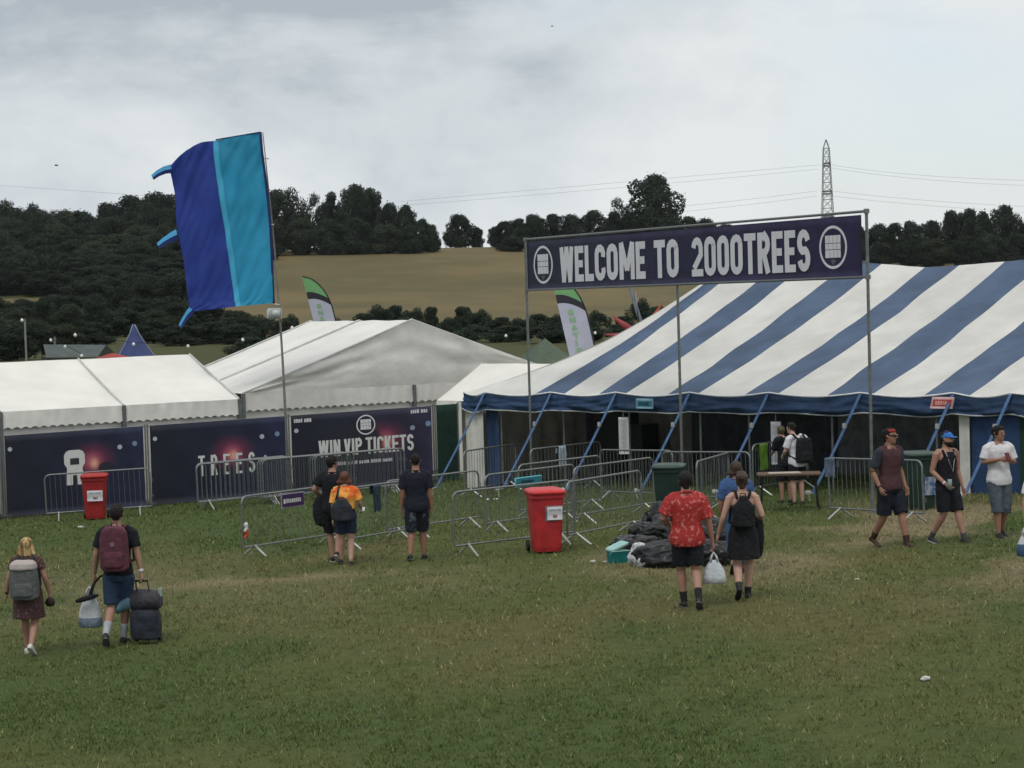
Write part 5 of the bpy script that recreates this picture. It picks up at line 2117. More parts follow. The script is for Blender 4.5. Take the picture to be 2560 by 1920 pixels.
    def shoes(self, m, name='shoe', sole=None, high=0.0, low=False):
        H = self.H
        for s in 'lr':
            fd, pitch = self.foot_dir(s)
            an = self.J['an_' + s]
            up = (Vector((0, 0, 1)) - fd * fd.z).normalized()
            sd = fd.cross(up).normalized()
            b = bmesh.new()
            rings = []
            for t, w, h in ((-0.034, 0.014, 0.030), (-0.026, 0.021, 0.046), (0.0, 0.0235, 0.048), (0.04, 0.024, 0.034), (0.075, 0.0265, 0.021), (0.10, 0.022, 0.017), (0.112, 0.012, 0.012)):
                c = an + fd * (t * H) - up * (0.044 * H)
                rings.append([c + sd * (math.cos(a) * w * H) + up * ((math.sin(a) * 0.5 + 0.5) * h * H * (1.0 if not low else 0.75)) for a in np.linspace(0, 2 * math.pi, 14, endpoint=False)])
            loft(b, rings)
            if high:
                kn = self.J['kn_' + s]
                tube(b, [an - up * 0.02 * H, an.lerp(kn, high)], [0.024 * H, 0.025 * H + high * 0.02 * H], 12)
            me = remeshed(b, 0.007, 2)
            o = link_mesh(name, me, m, self.root)
            if sole:
                sb = bmesh.new()
                rg = []
                for dz in (-0.0465, -0.0385):
                    rg.append([an + fd * (x * H) + sd * (y * H) + up * (dz * H) for x, y in
                               ((-0.036, -0.012), (-0.036, 0.012), (-0.02, 0.021), (0.04, 0.0235), (0.08, 0.028), (0.105, 0.02), (0.114, 0), (0.105, -0.02), (0.08, -0.028), (0.04, -0.0235), (-0.02, -0.021))])
                loft(sb, rg)
                obj('sole', sb, sole, o)

    def socks(self, m, frac=0.35):
        for s in 'lr':
            an, kn = self.J['an_' + s], self.J['kn_' + s]
            b = bmesh.new()
            n = 6
            tube(b, [an.lerp(kn, -0.05 + (frac + 0.05) * k / n) for k in range(n + 1)], [self.H * float(np.interp(frac * k / n, [0, 0.4, 0.75], [0.0205, 0.0285, 0.0355])) + 0.003 for k in range(n + 1)], 14)
            obj('sock', b, m, self.root, False, True)

    def hair(self, m, long=0.0, bun=False, front=0.018, thick=1.1, low=-0.03, tuft=0.0, waves=0.0):
        H = self.H
        b = bmesh.new()
        rings = []
        for dz, hw, hd, ys in HEAD:
            if dz < low:
                continue
            rings.append(self.head_ring(dz + 0.004, hw * thick, hd * thick * 0.95, ys - front + max(0, dz) * 0.22, 1.0))
        loft(b, rings)
        tube(b, [self.head_pt(0, -0.03, 0.0), self.head_pt(0, -0.028, low - 0.012)], [0.034 * H, 0.024 * H], 12)
        if tuft:
            for k in range(7):
                a = k * 0.9
                tube(b, [self.head_pt(0.02 * math.cos(a), 0.015 + 0.02 * math.sin(a), 0.055), self.head_pt(0.03 * math.cos(a), 0.03 + 0.02 * math.sin(a), 0.065 + tuft)], [0.013 * H, 0.006 * H], 7)
        if bun:
            c = self.head_pt(-0.01, -0.055, 0.03)
            tube(b, [c - Vector((0, 0, 0.03 * H)), c - Vector((0, 0, 0.012 * H)), c + Vector((0, 0, 0.012 * H)), c + Vector((0, 0, 0.028 * H))], [0.012 * H, 0.030 * H, 0.030 * H, 0.012 * H], 12)
        if long:
            for k in range(9):
                x = -0.046 + 0.0115 * k
                e = abs(x) / 0.046
                sw = (0.4 + 0.6 * e) * (1 if x > 0 else -1) * 0.02 + waves * math.sin(k * 2.1) * 0.01
                ln = long * (1 - 0.22 * e * (k % 2))
                tube(b, [self.head_pt(x * 0.85, -0.038 + 0.03 * e, 0.015), self.head_pt(x * 1.1 + sw * 0.3, -0.048 + 0.028 * e, -0.03), self.head_pt(x * 1.25 + sw, -0.050 + 0.022 * e, -0.03 - ln * 0.6), self.head_pt(x * 1.2 + sw * 1.3, -0.046 + 0.015 * e, -0.03 - ln)],
                     [0.016 * H, 0.017 * H, 0.014 * H, 0.004 * H], 8)
        me = remeshed(b, 0.008, 2, 0.006, 26)
        return link_mesh('hair', me, m, self.root)

    def cap(self, m, brim=True):
        H = self.H
        b = bmesh.new()
        rings = [self.head_ring(dz, hw * 1.13, hd * 1.10, ys) for dz, hw, hd, ys in HEAD if dz >= 0.02]
        rings.insert(0, self.head_ring(0.012, 0.0435 * 1.14, 0.056 * 1.11, -0.003))
        rings.append(self.head_ring(0.074, 0.01, 0.012, -0.004))
        loft(b, rings)
        if brim:
            out = [(0.043 * math.cos(a), 0.030 + 0.068 * math.sin(a)) for a in np.linspace(0, math.pi, 13)]
            loft(b, [[self.head_pt(x, y, 0.020 - 0.10 * (y - 0.03) + dz) for x, y in out] for dz in (-0.0045, 0.0045)])
        me = remeshed(b, 0.008, 2)
        o = link_mesh('cap', me, m, self.root)
        return o

    def ring_band(self, frm, to, t, r, m, name, w=0.012):
        p = self.J[frm].lerp(self.J[to], t)
        d = (self.J[to] - self.J[frm]).normalized()
        b = bmesh.new()
        tube(b, [p - d * w, p + d * w], r * self.H, 14)
        return obj(name, b, m, self.root, False, True)

    def w(self, v):
        return self.M @ Vector(v)


# patterned cloth
DENIM = mat('blue_denim', S(42, 60, 84), 0.85, 0.2, 12, 0.4, 16)
DENIM_DK = mat('dark_denim', S(34, 46, 66), 0.85, 0.2, 12, 0.4, 16)
NAVY = mat('navy_cloth', S(25, 30, 42), 0.9, 0.2, 10, 0.4, 14)
BLACKT = mat('black_cotton', S(26, 29, 36), 0.95, 0.2, 10, 0.5, 14)
SHOE_BLK = mat('black_shoe', (0.014, 0.014, 0.016), 0.5, 0.2, 12)
SOLE_GREY = mat('grey_sole', (0.12, 0.12, 0.12), 0.8)
SOLE_WHITE = mat('white_sole', (0.5, 0.5, 0.48), 0.7)
WHITE_SHOE = mat('white_shoe', (0.62, 0.62, 0.58), 0.6, 0.1, 14)
HAIR_DK = mat('dark_hair', (0.012, 0.010, 0.009), 0.85, 0.3, 30, 0.5, 40, stretch=(1, 1, 0.25))
HAIR_BR = mat('brown_hair', (0.05, 0.032, 0.024), 0.6, 0.3, 30, 0.5, 40, stretch=(1, 1, 0.25))
HAIR_BLOND = mat('blonde_hair', S(120, 92, 58), 0.55, scale=22, col2=S(196, 170, 122), fac=(0.4, 0.62), bump=0.5, bscale=40, stretch=(1, 1, 0.15))
DRESS_MAT = mat('brown_print_dress', S(74, 52, 54), 0.9, scale=38, col2=S(140, 122, 118), fac=(0.60, 0.68), bump=0.3, bscale=14)
RED_FLORAL = mat('red_floral_shirt', S(156, 46, 46), 0.8, scale=19, col2=S(192, 118, 110), fac=(0.55, 0.62), bump=0.4, bscale=12, detail=6)
TIE_DYE = mat('orange_tie_dye', S(214, 96, 42), 0.9, scale=5.5, col2=S(232, 170, 84), fac=(0.42, 0.6), bump=0.4, bscale=12, detail=3)
CAMO = mat('camouflage_cloth', S(30, 34, 46), 0.9, scale=13, col2=S(86, 94, 104), fac=(0.56, 0.62), bump=0.3, detail=3)
MAROON = mat('maroon_jersey', S(74, 50, 54), 0.95, 0.12, 14, 0.4, 12)
CHARCOAL = mat('charcoal_jersey', S(50, 56, 66), 0.95, 0.15, 14, 0.4, 12)
WHITE_TEE = mat('white_cotton', (0.62, 0.62, 0.66), 0.9, 0.06, 8, 0.5, 10)
GREY_DENIM = mat('grey_denim', S(74, 84, 94), 0.9, 0.25, 7, 0.4, 14)
BLUE_TEE = mat('blue_cotton', S(62, 88, 134), 0.9, 0.15, 9, 0.5, 12)
BLUE_JEAN = mat('bright_jean', S(58, 84, 122), 0.9, 0.2, 9, 0.4, 14)
SOCK_WHITE = mat('white_sock', (0.36, 0.38, 0.42), 0.9, 0.1, 20)
SOCK_BLACK = mat('black_sock', (0.018, 0.018, 0.02), 0.9, 0.1, 20)


def backpack(p, label, c, w, d, h, m, flap=None, pocket=True, strap_m=None, taper=0.85, tilt=0.0, cat='backpack', badge=None, extra=None, sling=None):
    """rucksack worn on the back of person p; c is its centre in body fractions"""
    H = p.H
    cc = Vector(c) * H
    t = thing('backpack', label, cat, p.w(cc - Vector((0, 0, h / 2))), p.heading)
    b = bmesh.new()
    rings = []
    for f, k in ((0.0, 0.80), (0.06, 0.97), (0.3, 1.0), (0.65, 0.97), (0.88, taper), (0.97, taper * 0.82), (1.0, taper * 0.55)):
        rings.append(ell((0, 0, h * f), w / 2 * k, d / 2 * (0.7 + 0.3 * k), 26, 3.2))
    loft(b, rings)
    me = remeshed(b, 0.010, 2, 0.010, 9)
    bag = link_mesh('bag', me, m, t)
    if pocket:
        b = bmesh.new()
        rings = []
        for f, k in ((0.08, 0.8), (0.13, 1.0), (0.36, 1.0), (0.45, 0.82)):
            rings.append(ell((0, -d * 0.36, h * f), w * 0.36 * k, d * 0.26 * k, 22, 3))
        loft(b, rings)
        link_mesh('pocket', remeshed(b, 0.009, 2, 0.006, 12), m, t)
    if flap:
        b = bmesh.new()
        rings = []
        for f, k in ((0.80, 0.98), (0.84, 1.05), (0.96, 1.0), (1.04, 0.75)):
            rings.append(ell((0, -d * 0.05, h * f), w * 0.43 * k, d * 0.52 * k, 22, 3))
        loft(b, rings)
        link_mesh('lid', remeshed(b, 0.009, 2, 0.008, 10), flap, t)
    if badge:
        b = bmesh.new()
        tube(b, [(0, -d * 0.52, h * badge[0]), (0, -d * 0.54, h * badge[0])], badge[1], 14)
        obj('badge', b, badge[2], t)
    sm = strap_m or m
    off = -cc + Vector((0, 0, h / 2))
    M_in = Matrix.Identity(4)
    for s in (('l', 'r') if sling is None else sling):
        b = bmesh.new()
        x = 1 if s == 'r' else -1
        sh = p.J['sh_' + s] + off
        pts = [Vector((x * w * 0.25, d * 0.30, h * 0.92)), sh + Vector((-x * 0.04 * H, -0.03 * H, 0.045 * H)), sh + Vector((-x * 0.035 * H, 0.03 * H, 0.043 * H)),
               sh + Vector((-x * 0.03 * H, 0.068 * H, -0.02 * H)), sh + Vector((-x * 0.01 * H, 0.07 * H, -0.12 * H)), sh + Vector((x * 0.005 * H, 0.02 * H, -0.2 * H)), Vector((x * w * 0.42, d * 0.3, h * 0.15))]
        tube(b, pts, 0.020, 8)
        obj('strap', b, sm, t, False, True)
    b = bmesh.new()
    tube(b, [(-0.04, d * 0.3, h * 0.97), (-0.03, d * 0.25, h * 1.07), (0.03, d * 0.25, h * 1.07), (0.04, d * 0.3, h * 0.97)], 0.008, 6)
    obj('grab_loop', b, sm, t, False, True)
    return t


def carrier(p, label, at, w, h, m, m2=None, split=0.45, dark=False):
    """plastic carrier bag hanging from point `at` (body metres)"""
    t = thing('carrier_bag', label, 'bag', p.w(at - Vector((0, 0, h + 0.10))), p.heading)
    zt = h + 0.10
    b = bmesh.new()
    rings = []
    n = 30
    for f, k, q in ((0.0, 0.86, 0.75), (0.04, 0.98, 0.95), (0.3, 1.0, 1.0), (0.55, 0.88, 0.85), (0.78, 0.62, 0.55), (0.95, 0.38, 0.3), (1.0, 0.32, 0.22)):
        rg = ell((0, 0, h * f), w / 2 * k, w * 0.30 * q, n, 2.6)
        c = Vector((0, 0, h * f))
        rings.append([c + (v - c) * (1 + 0.05 * noise.noise(Vector((v.x * 14, v.y * 14, v.z * 9)) + Vector((w * 31, 2, 1)))) for v in rg])
    vr = loft(b, rings)
    if m2:
        for f in b.faces:
            f.material_index = 1 if f.calc_center_median().z < h * split else 0
    obj('bag', b, [m, m2] if m2 else m, t, False, True)
    for y in (-0.03, 0.03):
        b = bmesh.new()
        tube(b, [(-w * 0.15, y, h * 0.97), (-w * 0.10, y * 0.7, h + 0.05), (0, 0, zt), (w * 0.10, y * 0.7, h + 0.05), (w * 0.15, y, h * 0.97)], [0.018, 0.013, 0.010, 0.013, 0.018], 7)
        obj('handle', b, m, t, False, True)
    return t


BAG_WHITE = mat('white_polythene', S(186, 192, 198), 0.35, 0.12, 6, 0.6, 9, spec=0.4)
BAG_BLUE = mat('grey_blue_polythene', S(120, 134, 154), 0.35, 0.12, 6, 0.6, 9, spec=0.4)


def build_people():
    # --- blonde woman at the far left, walking away
    p = Person('blonde woman in a brown patterned dress wearing a grey rucksack, walking away', 76, 1636, 296, 0.0, 'L',
               {'el_l': (-0.155, -0.01, 0.655), 'wr_l': (-0.188, 0.02, 0.515), 'el_r': (0.150, -0.01, 0.655), 'wr_r': (0.172, 0.035, 0.52)}, True, 1.08, SK_WARM, grip=(0.25, 0.7))
    p.skirt(DRESS_MAT, 0.62, 0.315, 0.135, 0.115, 0.02, frill=0.03, join=0.815)
    p.top(DRESS_MAT, 0.60, 0.55, 0.014, 0.84, name='dress_top')
    p.hair(HAIR_BLOND, long=0.085, front=0.012, thick=1.14, waves=1)
    p.shoes(WHITE_SHOE, sole=SOLE_WHITE)
    p.ring_band('el_l', 'wr_l', 0.88, 0.0185, BLACK, 'watch')
    backpack(p, 'grey rucksack with a pale lid on the blonde woman', (0.0, -0.115, 0.645), 0.37, 0.21, 0.47, mat('grey_rucksack', S(86, 90, 90), 0.85, 0.15, 12, 0.4, 16), mat('pale_lid', S(176, 166, 164), 0.8, 0.1, 9), strap_m=mat('dark_grey_web', S(50, 54, 56), 0.9))
    hnd = p.J['wr_r'] + Vector((0.005, 0.01, -0.085 * p.H))
    b = bmesh.new()
    rings = [ell((0, 0, z), r, r * 0.9, 18) for z, r in ((-0.055, 0.02), (-0.045, 0.05), (0.0, 0.062), (0.04, 0.05), (0.06, 0.02))]
    loft(b, rings)
    b.transform(Matrix.Translation(p.w(hnd)))
    solo('pouch', b, mat('dark_pouch', (0.025, 0.018, 0.014), 0.6, 0.3, 12), 'round dark pouch in the right hand of the blonde woman', 'pouch', p.w(hnd - Vector((0, 0, 0.055))), smooth=True)

    # --- man with the maroon rucksack
    p = Person('man in a black T-shirt and denim shorts pulling a loaded trolley, walking away', 303, 1612, 354, 0.0, 'R',
               {'el_l': (-0.150, -0.01, 0.655), 'wr_l': (-0.178, 0.03, 0.505), 'el_r': (0.140, -0.02, 0.65), 'wr_r': (0.166, -0.03, 0.515),
                'hip_l': (-0.052, 0, 0.495), 'kn_l': (-0.058, -0.005, 0.272), 'an_l': (-0.076, -0.15, 0.10), 'an_r': (0.005, 0.075, 0.045), 'kn_r': (0.03, 0.06, 0.277)}, False, 1.0, SK_WARM, grip=(1.0, 1.0))
    p.top(BLACKT, 0.50, 0.70, 0.016, loose=0.05, name='t_shirt')
    p.shorts(DENIM, 0.90, 0.56, 0.020, flare=0.014)
    p.hair(HAIR_DK, front=0.012, thick=1.12, low=-0.025, tuft=0.006)
    p.shoes(SHOE_BLK, sole=SOLE_GREY)
    p.socks(SOCK_WHITE, 0.42)
    p.ring_band('el_r', 'wr_r', 0.9, 0.018, mat('white_wristband', (0.6, 0.6, 0.6), 0.7), 'wristband', 0.02)
    backpack(p, 'maroon rucksack on the man with the trolley', (0.0, -0.120, 0.70), 0.37, 0.23, 0.56, mat('maroon_rucksack', S(88, 48, 62), 0.8, 0.2, 10, 0.4, 14), badge=(0.62, 0.03, mat('grey_badge', S(120, 96, 104), 0.6)),
             strap_m=mat('dark_maroon_web', S(74, 42, 54), 0.85))
    hl = p.J['wr_l'] + Vector((-0.0, 0.0, -0.075 * p.H))
    carrier(p, 'white and grey carrier bag in the left hand of the man with the trolley', hl + Vector((-0.07, 0.0, -0.02)), 0.30, 0.42, BAG_WHITE, BAG_BLUE, 0.40)
    b = bmesh.new()
    tube(b, [(-0.15, -0.12, -0.02), (-0.08, -0.14, 0.0), (0.06, -0.14, 0.035), (0.13, -0.11, 0.05)], [0.02, 0.034, 0.034, 0.016], 9)
    tube(b, [(0.02, -0.1, 0.02), (0.05, -0.03, 0.15), (0.075, 0.0, 0.21)], [0.026, 0.022, 0.016], 8)
    tube(b, [(0.075, 0.0, 0.20), (0.14, 0.02, 0.27), (0.27, 0.0, 0.31)], [0.016, 0.015, 0.012], 7)
    o0 = p.w(hl + Vector((-0.07, 0.0, -0.17)))
    b.transform(Matrix.Translation(o0))
    solo('umbrella', b, BLACK_CLOTH, 'folded black umbrella slung across the top of the white carrier bag', 'umbrella', o0 - Vector((0, 0, 0.05)), smooth=True)
    # trolley
    tp = G(366, 1607)
    t = thing('luggage_trolley', 'dark wheeled case with a sleeping roll on top, pulled by the man in denim shorts', 'luggage', tp, R(-6))
    b = bmesh.new()
    rings = [ell((0, 0, z), w, d, 28, 4) for z, w, d in ((0.05, 0.165, 0.12), (0.07, 0.185, 0.14), (0.2, 0.19, 0.15), (0.36, 0.185, 0.15), (0.42, 0.17, 0.13), (0.44, 0.12, 0.09))]
    loft(b, rings)
    link_mesh('case', remeshed(b, 0.011, 2, 0.014, 8), mat('dark_navy_nylon', S(40, 45, 56), 0.7, 0.25, 8, 0.5, 10), t)
    b = bmesh.new()
    rx = []
    for x, r in ((-0.20, 0.09), (-0.17, 0.125), (0.0, 0.135), (0.17, 0.13), (0.215, 0.09)):
        rx.append([Vector((x + 0.0, math.cos(a) * r, 0.55 + math.sin(a) * r)) for a in np.linspace(0, 2 * math.pi, 20, endpoint=False)])
    loft(b, rx)
    link_mesh('sleeping_roll', remeshed(b, 0.011, 2, 0.012, 9), mat('dark_grey_nylon', S(62, 60, 68), 0.7, 0.25, 8, 0.5, 10), t)
    b = bmesh.new()
    rx = []
    for x, z, r in ((-0.16, 0.53, 0.085), (-0.25, 0.50, 0.08), (-0.33, 0.46, 0.075), (-0.36, 0.44, 0.05)):
        rx.append([Vector((x, -0.06 + math.cos(a) * r, z + math.sin(a) * r)) for a in np.linspace(0, 2 * math.pi, 18, endpoint=False)])
    loft(b, rx)
    link_mesh('rolled_mat', remeshed(b, 0.010, 2, 0.006, 9), mat('teal_mat', S(84, 118, 132), 0.8, 0.2, 9), t)
    b = bmesh.new()
    bbox(b, (0.2, 0.0, 0.64), (0.03, 0.10, 0.12), 0.01)
    obj('tag', b, mat('pale_green_tag', S(140, 168, 158), 0.7), t)
    b = bmesh.new()
    hw = root_hand = p.w(p.J['wr_r'] + Vector((0, 0, -0.06 * p.H)))
    hloc = t.matrix_basis.inverted() @ hw
    for x in (-0.085, 0.085):
        tube(b, [(x, 0.05, 0.40), (hloc.x + x * 0.9, hloc.y, hloc.z - 0.01)], 0.009, 7)
    tube(b, [(hloc.x - 0.085, hloc.y, hloc.z), (hloc.x + 0.085, hloc.y, hloc.z)], 0.014, 8)
    obj('pull_handle', b, BLACK, t, False, True)
    for x in (-0.15, 0.15):
        b = bmesh.new()
        tube(b, [(x - 0.02, 0.10, 0.05), (x + 0.02, 0.10, 0.05)], 0.05, 14)
        obj('wheel', b, BLACK, t)

    # --- couple in the middle
    p = Person('man in a black T-shirt and black shorts walking away beside the woman in orange', 838, 1406, 270, R(-4), 'L',
               {'el_l': (-0.170, -0.03, 0.69), 'wr_l': (-0.125, 0.10, 0.60), 'an_l': (-0.03, 0.05, 0.045)}, False, 1.08, SK_WARM, yaw=R(-25))
    p.top(BLACKT, 0.47, 0.72, 0.018, loose=0.08, name='t_shirt')
    p.shorts(BLACK_CLOTH, 0.98, 0.56, 0.024)
    p.hair(HAIR_DK, front=0.012, thick=1.12, low=-0.03)
    p.shoes(SHOE_BLK, sole=SOLE_WHITE)
    b = bmesh.new()
    rings = []
    for z, w, d, x in ((0.335, 0.035, 0.03, -0.10), (0.36, 0.06, 0.045, -0.115), (0.45, 0.07, 0.05, -0.125), (0.54, 0.062, 0.05, -0.135), (0.60, 0.04, 0.05, -0.13), (0.625, 0.02, 0.03, -0.125)):
        rings.append(ell((x * p.H, 0.02 * p.H, z * p.H), w * p.H, d * p.H, 24, 2.2))
    loft(b, rings)
    me = remeshed(b, 0.010, 2, 0.02, 8)
    j = link_mesh('jacket', me, BLACK_CLOTH, None)
    j.location, j.rotation_euler = p.root.location, p.root.rotation_euler
    tag(j, 'black jacket hanging over the left forearm of the man beside the woman in orange', 'jacket')
    p = Person('woman in an orange tie dye T-shirt and dark denim shorts walking away', 868, 1411, 234, R(3), 'mid',
               {'el_r': (0.150, 0.0, 0.665), 'wr_r': (0.165, 0.10, 0.585), 'an_l': (-0.065, 0.09, 0.05), 'an_r': (0.045, -0.08, 0.055)}, True, 1.22, SK_PALE, yaw=R(-8), grip=(0.3, 0.9))
    p.top(TIE_DYE, 0.60, 0.85, 0.022, loose=0.1, name='t_shirt')
    p.top(BLACKT, 0.54, 0.0, 0.010, 0.62, name='vest')
    p.shorts(DENIM_DK, 0.72, 0.56, 0.018)
    p.hair(mat('auburn_hair', S(92, 56, 44), 0.6, 0.3, 30, 0.5, 40), long=0.03, front=0.010, thick=1.15, bun=False)
    p.shoes(SHOE_BLK, sole=SOLE_GREY, low=True)
    backpack(p, 'slack dark rucksack slung low on the woman in orange', (-0.035, -0.15, 0.605), 0.36, 0.20, 0.36, mat('slate_rucksack', S(44, 48, 56), 0.85, 0.2, 9, 0.4, 14), taper=0.6, pocket=False, sling='l')
    c = p.w(p.J['wr_r'] + Vector((0.02, 0.07, -0.02)))
    b = bmesh.new()
    bbox(b, (0, 0, 0), (0.085, 0.15, 0.02), 0.008, Matrix.Translation(c) @ Matrix.Rotation(R(20), 4, 'X'))
    solo('phone', b, mat('white_phone', (0.65, 0.66, 0.66), 0.4), 'white phone in the right hand of the woman in orange', 'phone', c - Vector((0, 0, 0.02)))

    # --- man alone in navy
    p = Person('man in a navy T-shirt and camouflage shorts walking away alone towards the barriers', 1046, 1400, 268, R(4), 'L',
               {'an_l': (-0.075, -0.06, 0.06), 'kn_l': (-0.055, 0.01, 0.27), 'an_r': (0.058, 0.06, 0.045), 'kn_r': (0.05, 0.055, 0.277), 'wr_r': (0.135, 0.02, 0.475)}, False, 1.12, SK_TAN)
    p.top(NAVY, 0.455, 0.78, 0.020, loose=0.06, name='t_shirt')
    p.shorts(CAMO, 1.0, 0.56, 0.026, flare=0.018)
    p.hair(HAIR_DK, front=0.010, thick=1.06, low=-0.02)
    p.shoes(SHOE_BLK, sole=SOLE_GREY)

    # --- man in the red shirt
    p = Person('man in a red floral shirt and black shorts carrying a white bag, walking away', 1722, 1521, 346, 0.0, 'L',
               {'el_l': (-0.170, -0.015, 0.665), 'wr_l': (-0.118, 0.12, 0.60), 'el_r': (0.160, -0.01, 0.63), 'wr_r': (0.188, 0.03, 0.475),
                'an_l': (-0.028, 0.06, 0.045), 'kn_l': (-0.045, 0.06, 0.275), 'an_r': (0.062, -0.15, 0.095), 'kn_r': (0.06, 0.0, 0.272)}, False, 1.10, SK_WARM, grip=(0.4, 1.1))
    p.top(RED_FLORAL, 0.455, 0.86, 0.026, loose=0.10, name='shirt', wide=1.05, collar=True)
    p.shorts(BLACKT, 0.80, 0.54, 0.020, flare=0.02)
    p.hair(HAIR_DK, front=0.006, thick=1.18, low=-0.045)
    p.shoes(SHOE_BLK, sole=SOLE_GREY)
    p.socks(SOCK_BLACK, 0.32)
    hr = p.J['wr_r'] + Vector((0.0, 0.0, -0.075 * p.H))
    carrier(p, 'white carrier bag hanging from the right hand of the man in the red shirt', hr + Vector((0.01, 0, 0.0)), 0.30, 0.30, BAG_WHITE, None)

    # --- woman in black
    p = Person('woman in a black halter dress with a small black backpack, walking away', 1862, 1500, 324, 0.0, 'R',
               {'el_l': (-0.150, -0.01, 0.645), 'wr_l': (-0.185, 0.05, 0.515), 'el_r': (0.145, -0.03, 0.66), 'wr_r': (0.110, 0.10, 0.60),
                'an_l': (-0.06, -0.16, 0.115), 'an_r': (0.03, 0.06, 0.045)}, True, 1.05, SK_PALE, grip=(0.4, 0.7))
    p.skirt(BLACK_CLOTH, 0.61, 0.325, 0.128, 0.105, 0.014, frill=0.05)
    p.top(BLACK_CLOTH, 0.58, 0.0, 0.007, 0.755, name='bodice', loose=0)
    b = bmesh.new()
    rg = p.rings(0.585, 0.635, 0.024)
    loft(b, rg)
    link_mesh('belt_bag', remeshed(b, 0.010, 1, 0.008, 10), mat('brown_belt', S(58, 42, 42), 0.7, 0.2, 9), p.root)
    p.hair(HAIR_BR, front=0.010, thick=1.12, bun=True, low=-0.05, tuft=0.004)
    p.shoes(SHOE_BLK, name='boot', high=0.22)
    backpack(p, 'small black triangular backpack on the woman in the black dress', (-0.005, -0.105, 0.70), 0.30, 0.16, 0.40, BLACK_CLOTH, taper=0.45, pocket=False)
    b = bmesh.new()
    rings = [ell((0, 0, z), w, d, 22, 2.2) for z, w, d in ((0.0, 0.03, 0.03), (0.06, 0.055, 0.05), (0.25, 0.065, 0.055), (0.42, 0.05, 0.05), (0.52, 0.025, 0.03))]
    loft(b, rings)
    me = remeshed(b, 0.010, 1, 0.02, 9)
    j = link_mesh('jacket', me, BLACK_CLOTH, None)
    j.location = p.w(Vector((0.128, 0.04, 0.335)) * p.H)
    tag(j, 'black jacket hanging from the right arm of the woman in the black dress', 'jacket')

    # --- person in blue mostly hidden behind her
    p = Person('person in a blue T-shirt and jeans almost hidden behind the woman in black', 1846, 1436, 286, R(-5), 'R',
               {'el_l': (-0.140, -0.0, 0.63), 'wr_l': (-0.130, 0.05, 0.50)}, False, 0.98, SK_TAN)
    p.top(BLUE_TEE, 0.46, 0.80, 0.018, loose=0.05, name='t_shirt')
    p.shorts(BLUE_JEAN, 1.82, 0.56, 0.014, name='jeans')
    p.hair(HAIR_BR, long=0.02, front=0.010, thick=1.12, waves=1, low=-0.045)
    p.shoes(SHOE_BLK)

    # --- two people at the trestle table
    gpt = on_ground(1984, 39.6)
    p = Person('person in a white T-shirt and black shorts with a black backpack at the trestle table', 0, 0, 0, R(24), 'stand',
               {'el_l': (-0.150, 0.02, 0.655), 'wr_l': (-0.118, 0.13, 0.585), 'chest': (-0.015, 0.03, 0.735), 'neck': (-0.02, 0.06, 0.845), 'head': (-0.022, 0.085, 0.92)}, False, 1.0, SK_PALE, yaw=R(20), ground_at=gpt, H=1.66)
    p.top(WHITE_TEE, 0.46, 0.78, 0.020, loose=0.06, name='t_shirt')
    p.shorts(BLACK_CLOTH, 0.85, 0.55, 0.022)
    p.hair(HAIR_DK, front=0.010, thick=1.1, low=-0.02)
    p.shoes(SHOE_BLK)
    backpack(p, 'black backpack on the person in the white T-shirt at the table', (0.03, -0.11, 0.66), 0.34, 0.22, 0.50, BLACK_CLOTH)
    p = Person('person in dark clothes with cropped greenish brown hair bending over the trestle table', 0, 0, 0, R(15), 'stand',
               {'el_l': (-0.13, 0.06, 0.66), 'wr_l': (-0.10, 0.19, 0.62), 'el_r': (0.13, 0.06, 0.66), 'wr_r': (0.09, 0.19, 0.62), 'chest': (0, 0.05, 0.73), 'neck': (0, 0.10, 0.83), 'head': (0, 0.13, 0.90)}, False, 0.95, SK_WARM,
               ground_at=on_ground(1954, 40.2), H=1.60)
    p.top(BLACKT, 0.46, 0.9, 0.018, name='t_shirt')
    p.shorts(BLACK_CLOTH, 0.95, 0.55, 0.02)
    p.hair(mat('olive_hair', S(74, 70, 46), 0.7, 0.3, 30), front=0.010, thick=1.12, low=-0.03)
    p.shoes(SHOE_BLK)

    # --- three men walking in from the right
    p = Person('man in a maroon T-shirt with dark sleeves and sunglasses walking into view at the right', 2228, 1368, 301, R(-146), 'stand',
               {'kn_r': (0.055, -0.02, 0.27), 'an_r': (0.06, -0.15, 0.075), 'kn_l': (-0.05, 0.08, 0.277), 'an_l': (-0.045, 0.14, 0.05),
                'el_r': (0.150, -0.045, 0.64), 'wr_r': (0.142, 0.03, 0.505), 'el_l': (-0.14, -0.02, 0.64), 'wr_l': (-0.13, 0.05, 0.50)}, False, 1.10, SK_TAN, yaw=R(26), grip=(0.4, 0.8))
    p.top(MAROON, 0.485, 0.80, 0.018, loose=0.06, name='t_shirt', sleeve_m=CHARCOAL)
    p.shorts(NAVY, 0.98, 0.56, 0.026, flare=0.02)
    p.hair(HAIR_DK, front=0.018, thick=1.10, low=-0.035)
    p.shoes(mat('brown_boot', S(60, 42, 34), 0.7, 0.2, 9), name='boot', high=0.25)
    H = p.H
    b = bmesh.new()
    tube(b, [p.head_pt(-0.044, -0.02, 0.010), p.head_pt(-0.042, 0.03, 0.010), p.head_pt(-0.022, 0.057, 0.006), p.head_pt(0, 0.060, 0.006), p.head_pt(0.022, 0.057, 0.006), p.head_pt(0.042, 0.03, 0.010), p.head_pt(0.044, -0.02, 0.010)],
         [0.003 * H, 0.004 * H, 0.0095 * H, 0.004 * H, 0.0095 * H, 0.004 * H, 0.003 * H], 8)
    obj('sunglasses', b, mat('black_lens', (0.008, 0.008, 0.01), 0.15), p.root, False, True)
    b = bmesh.new()
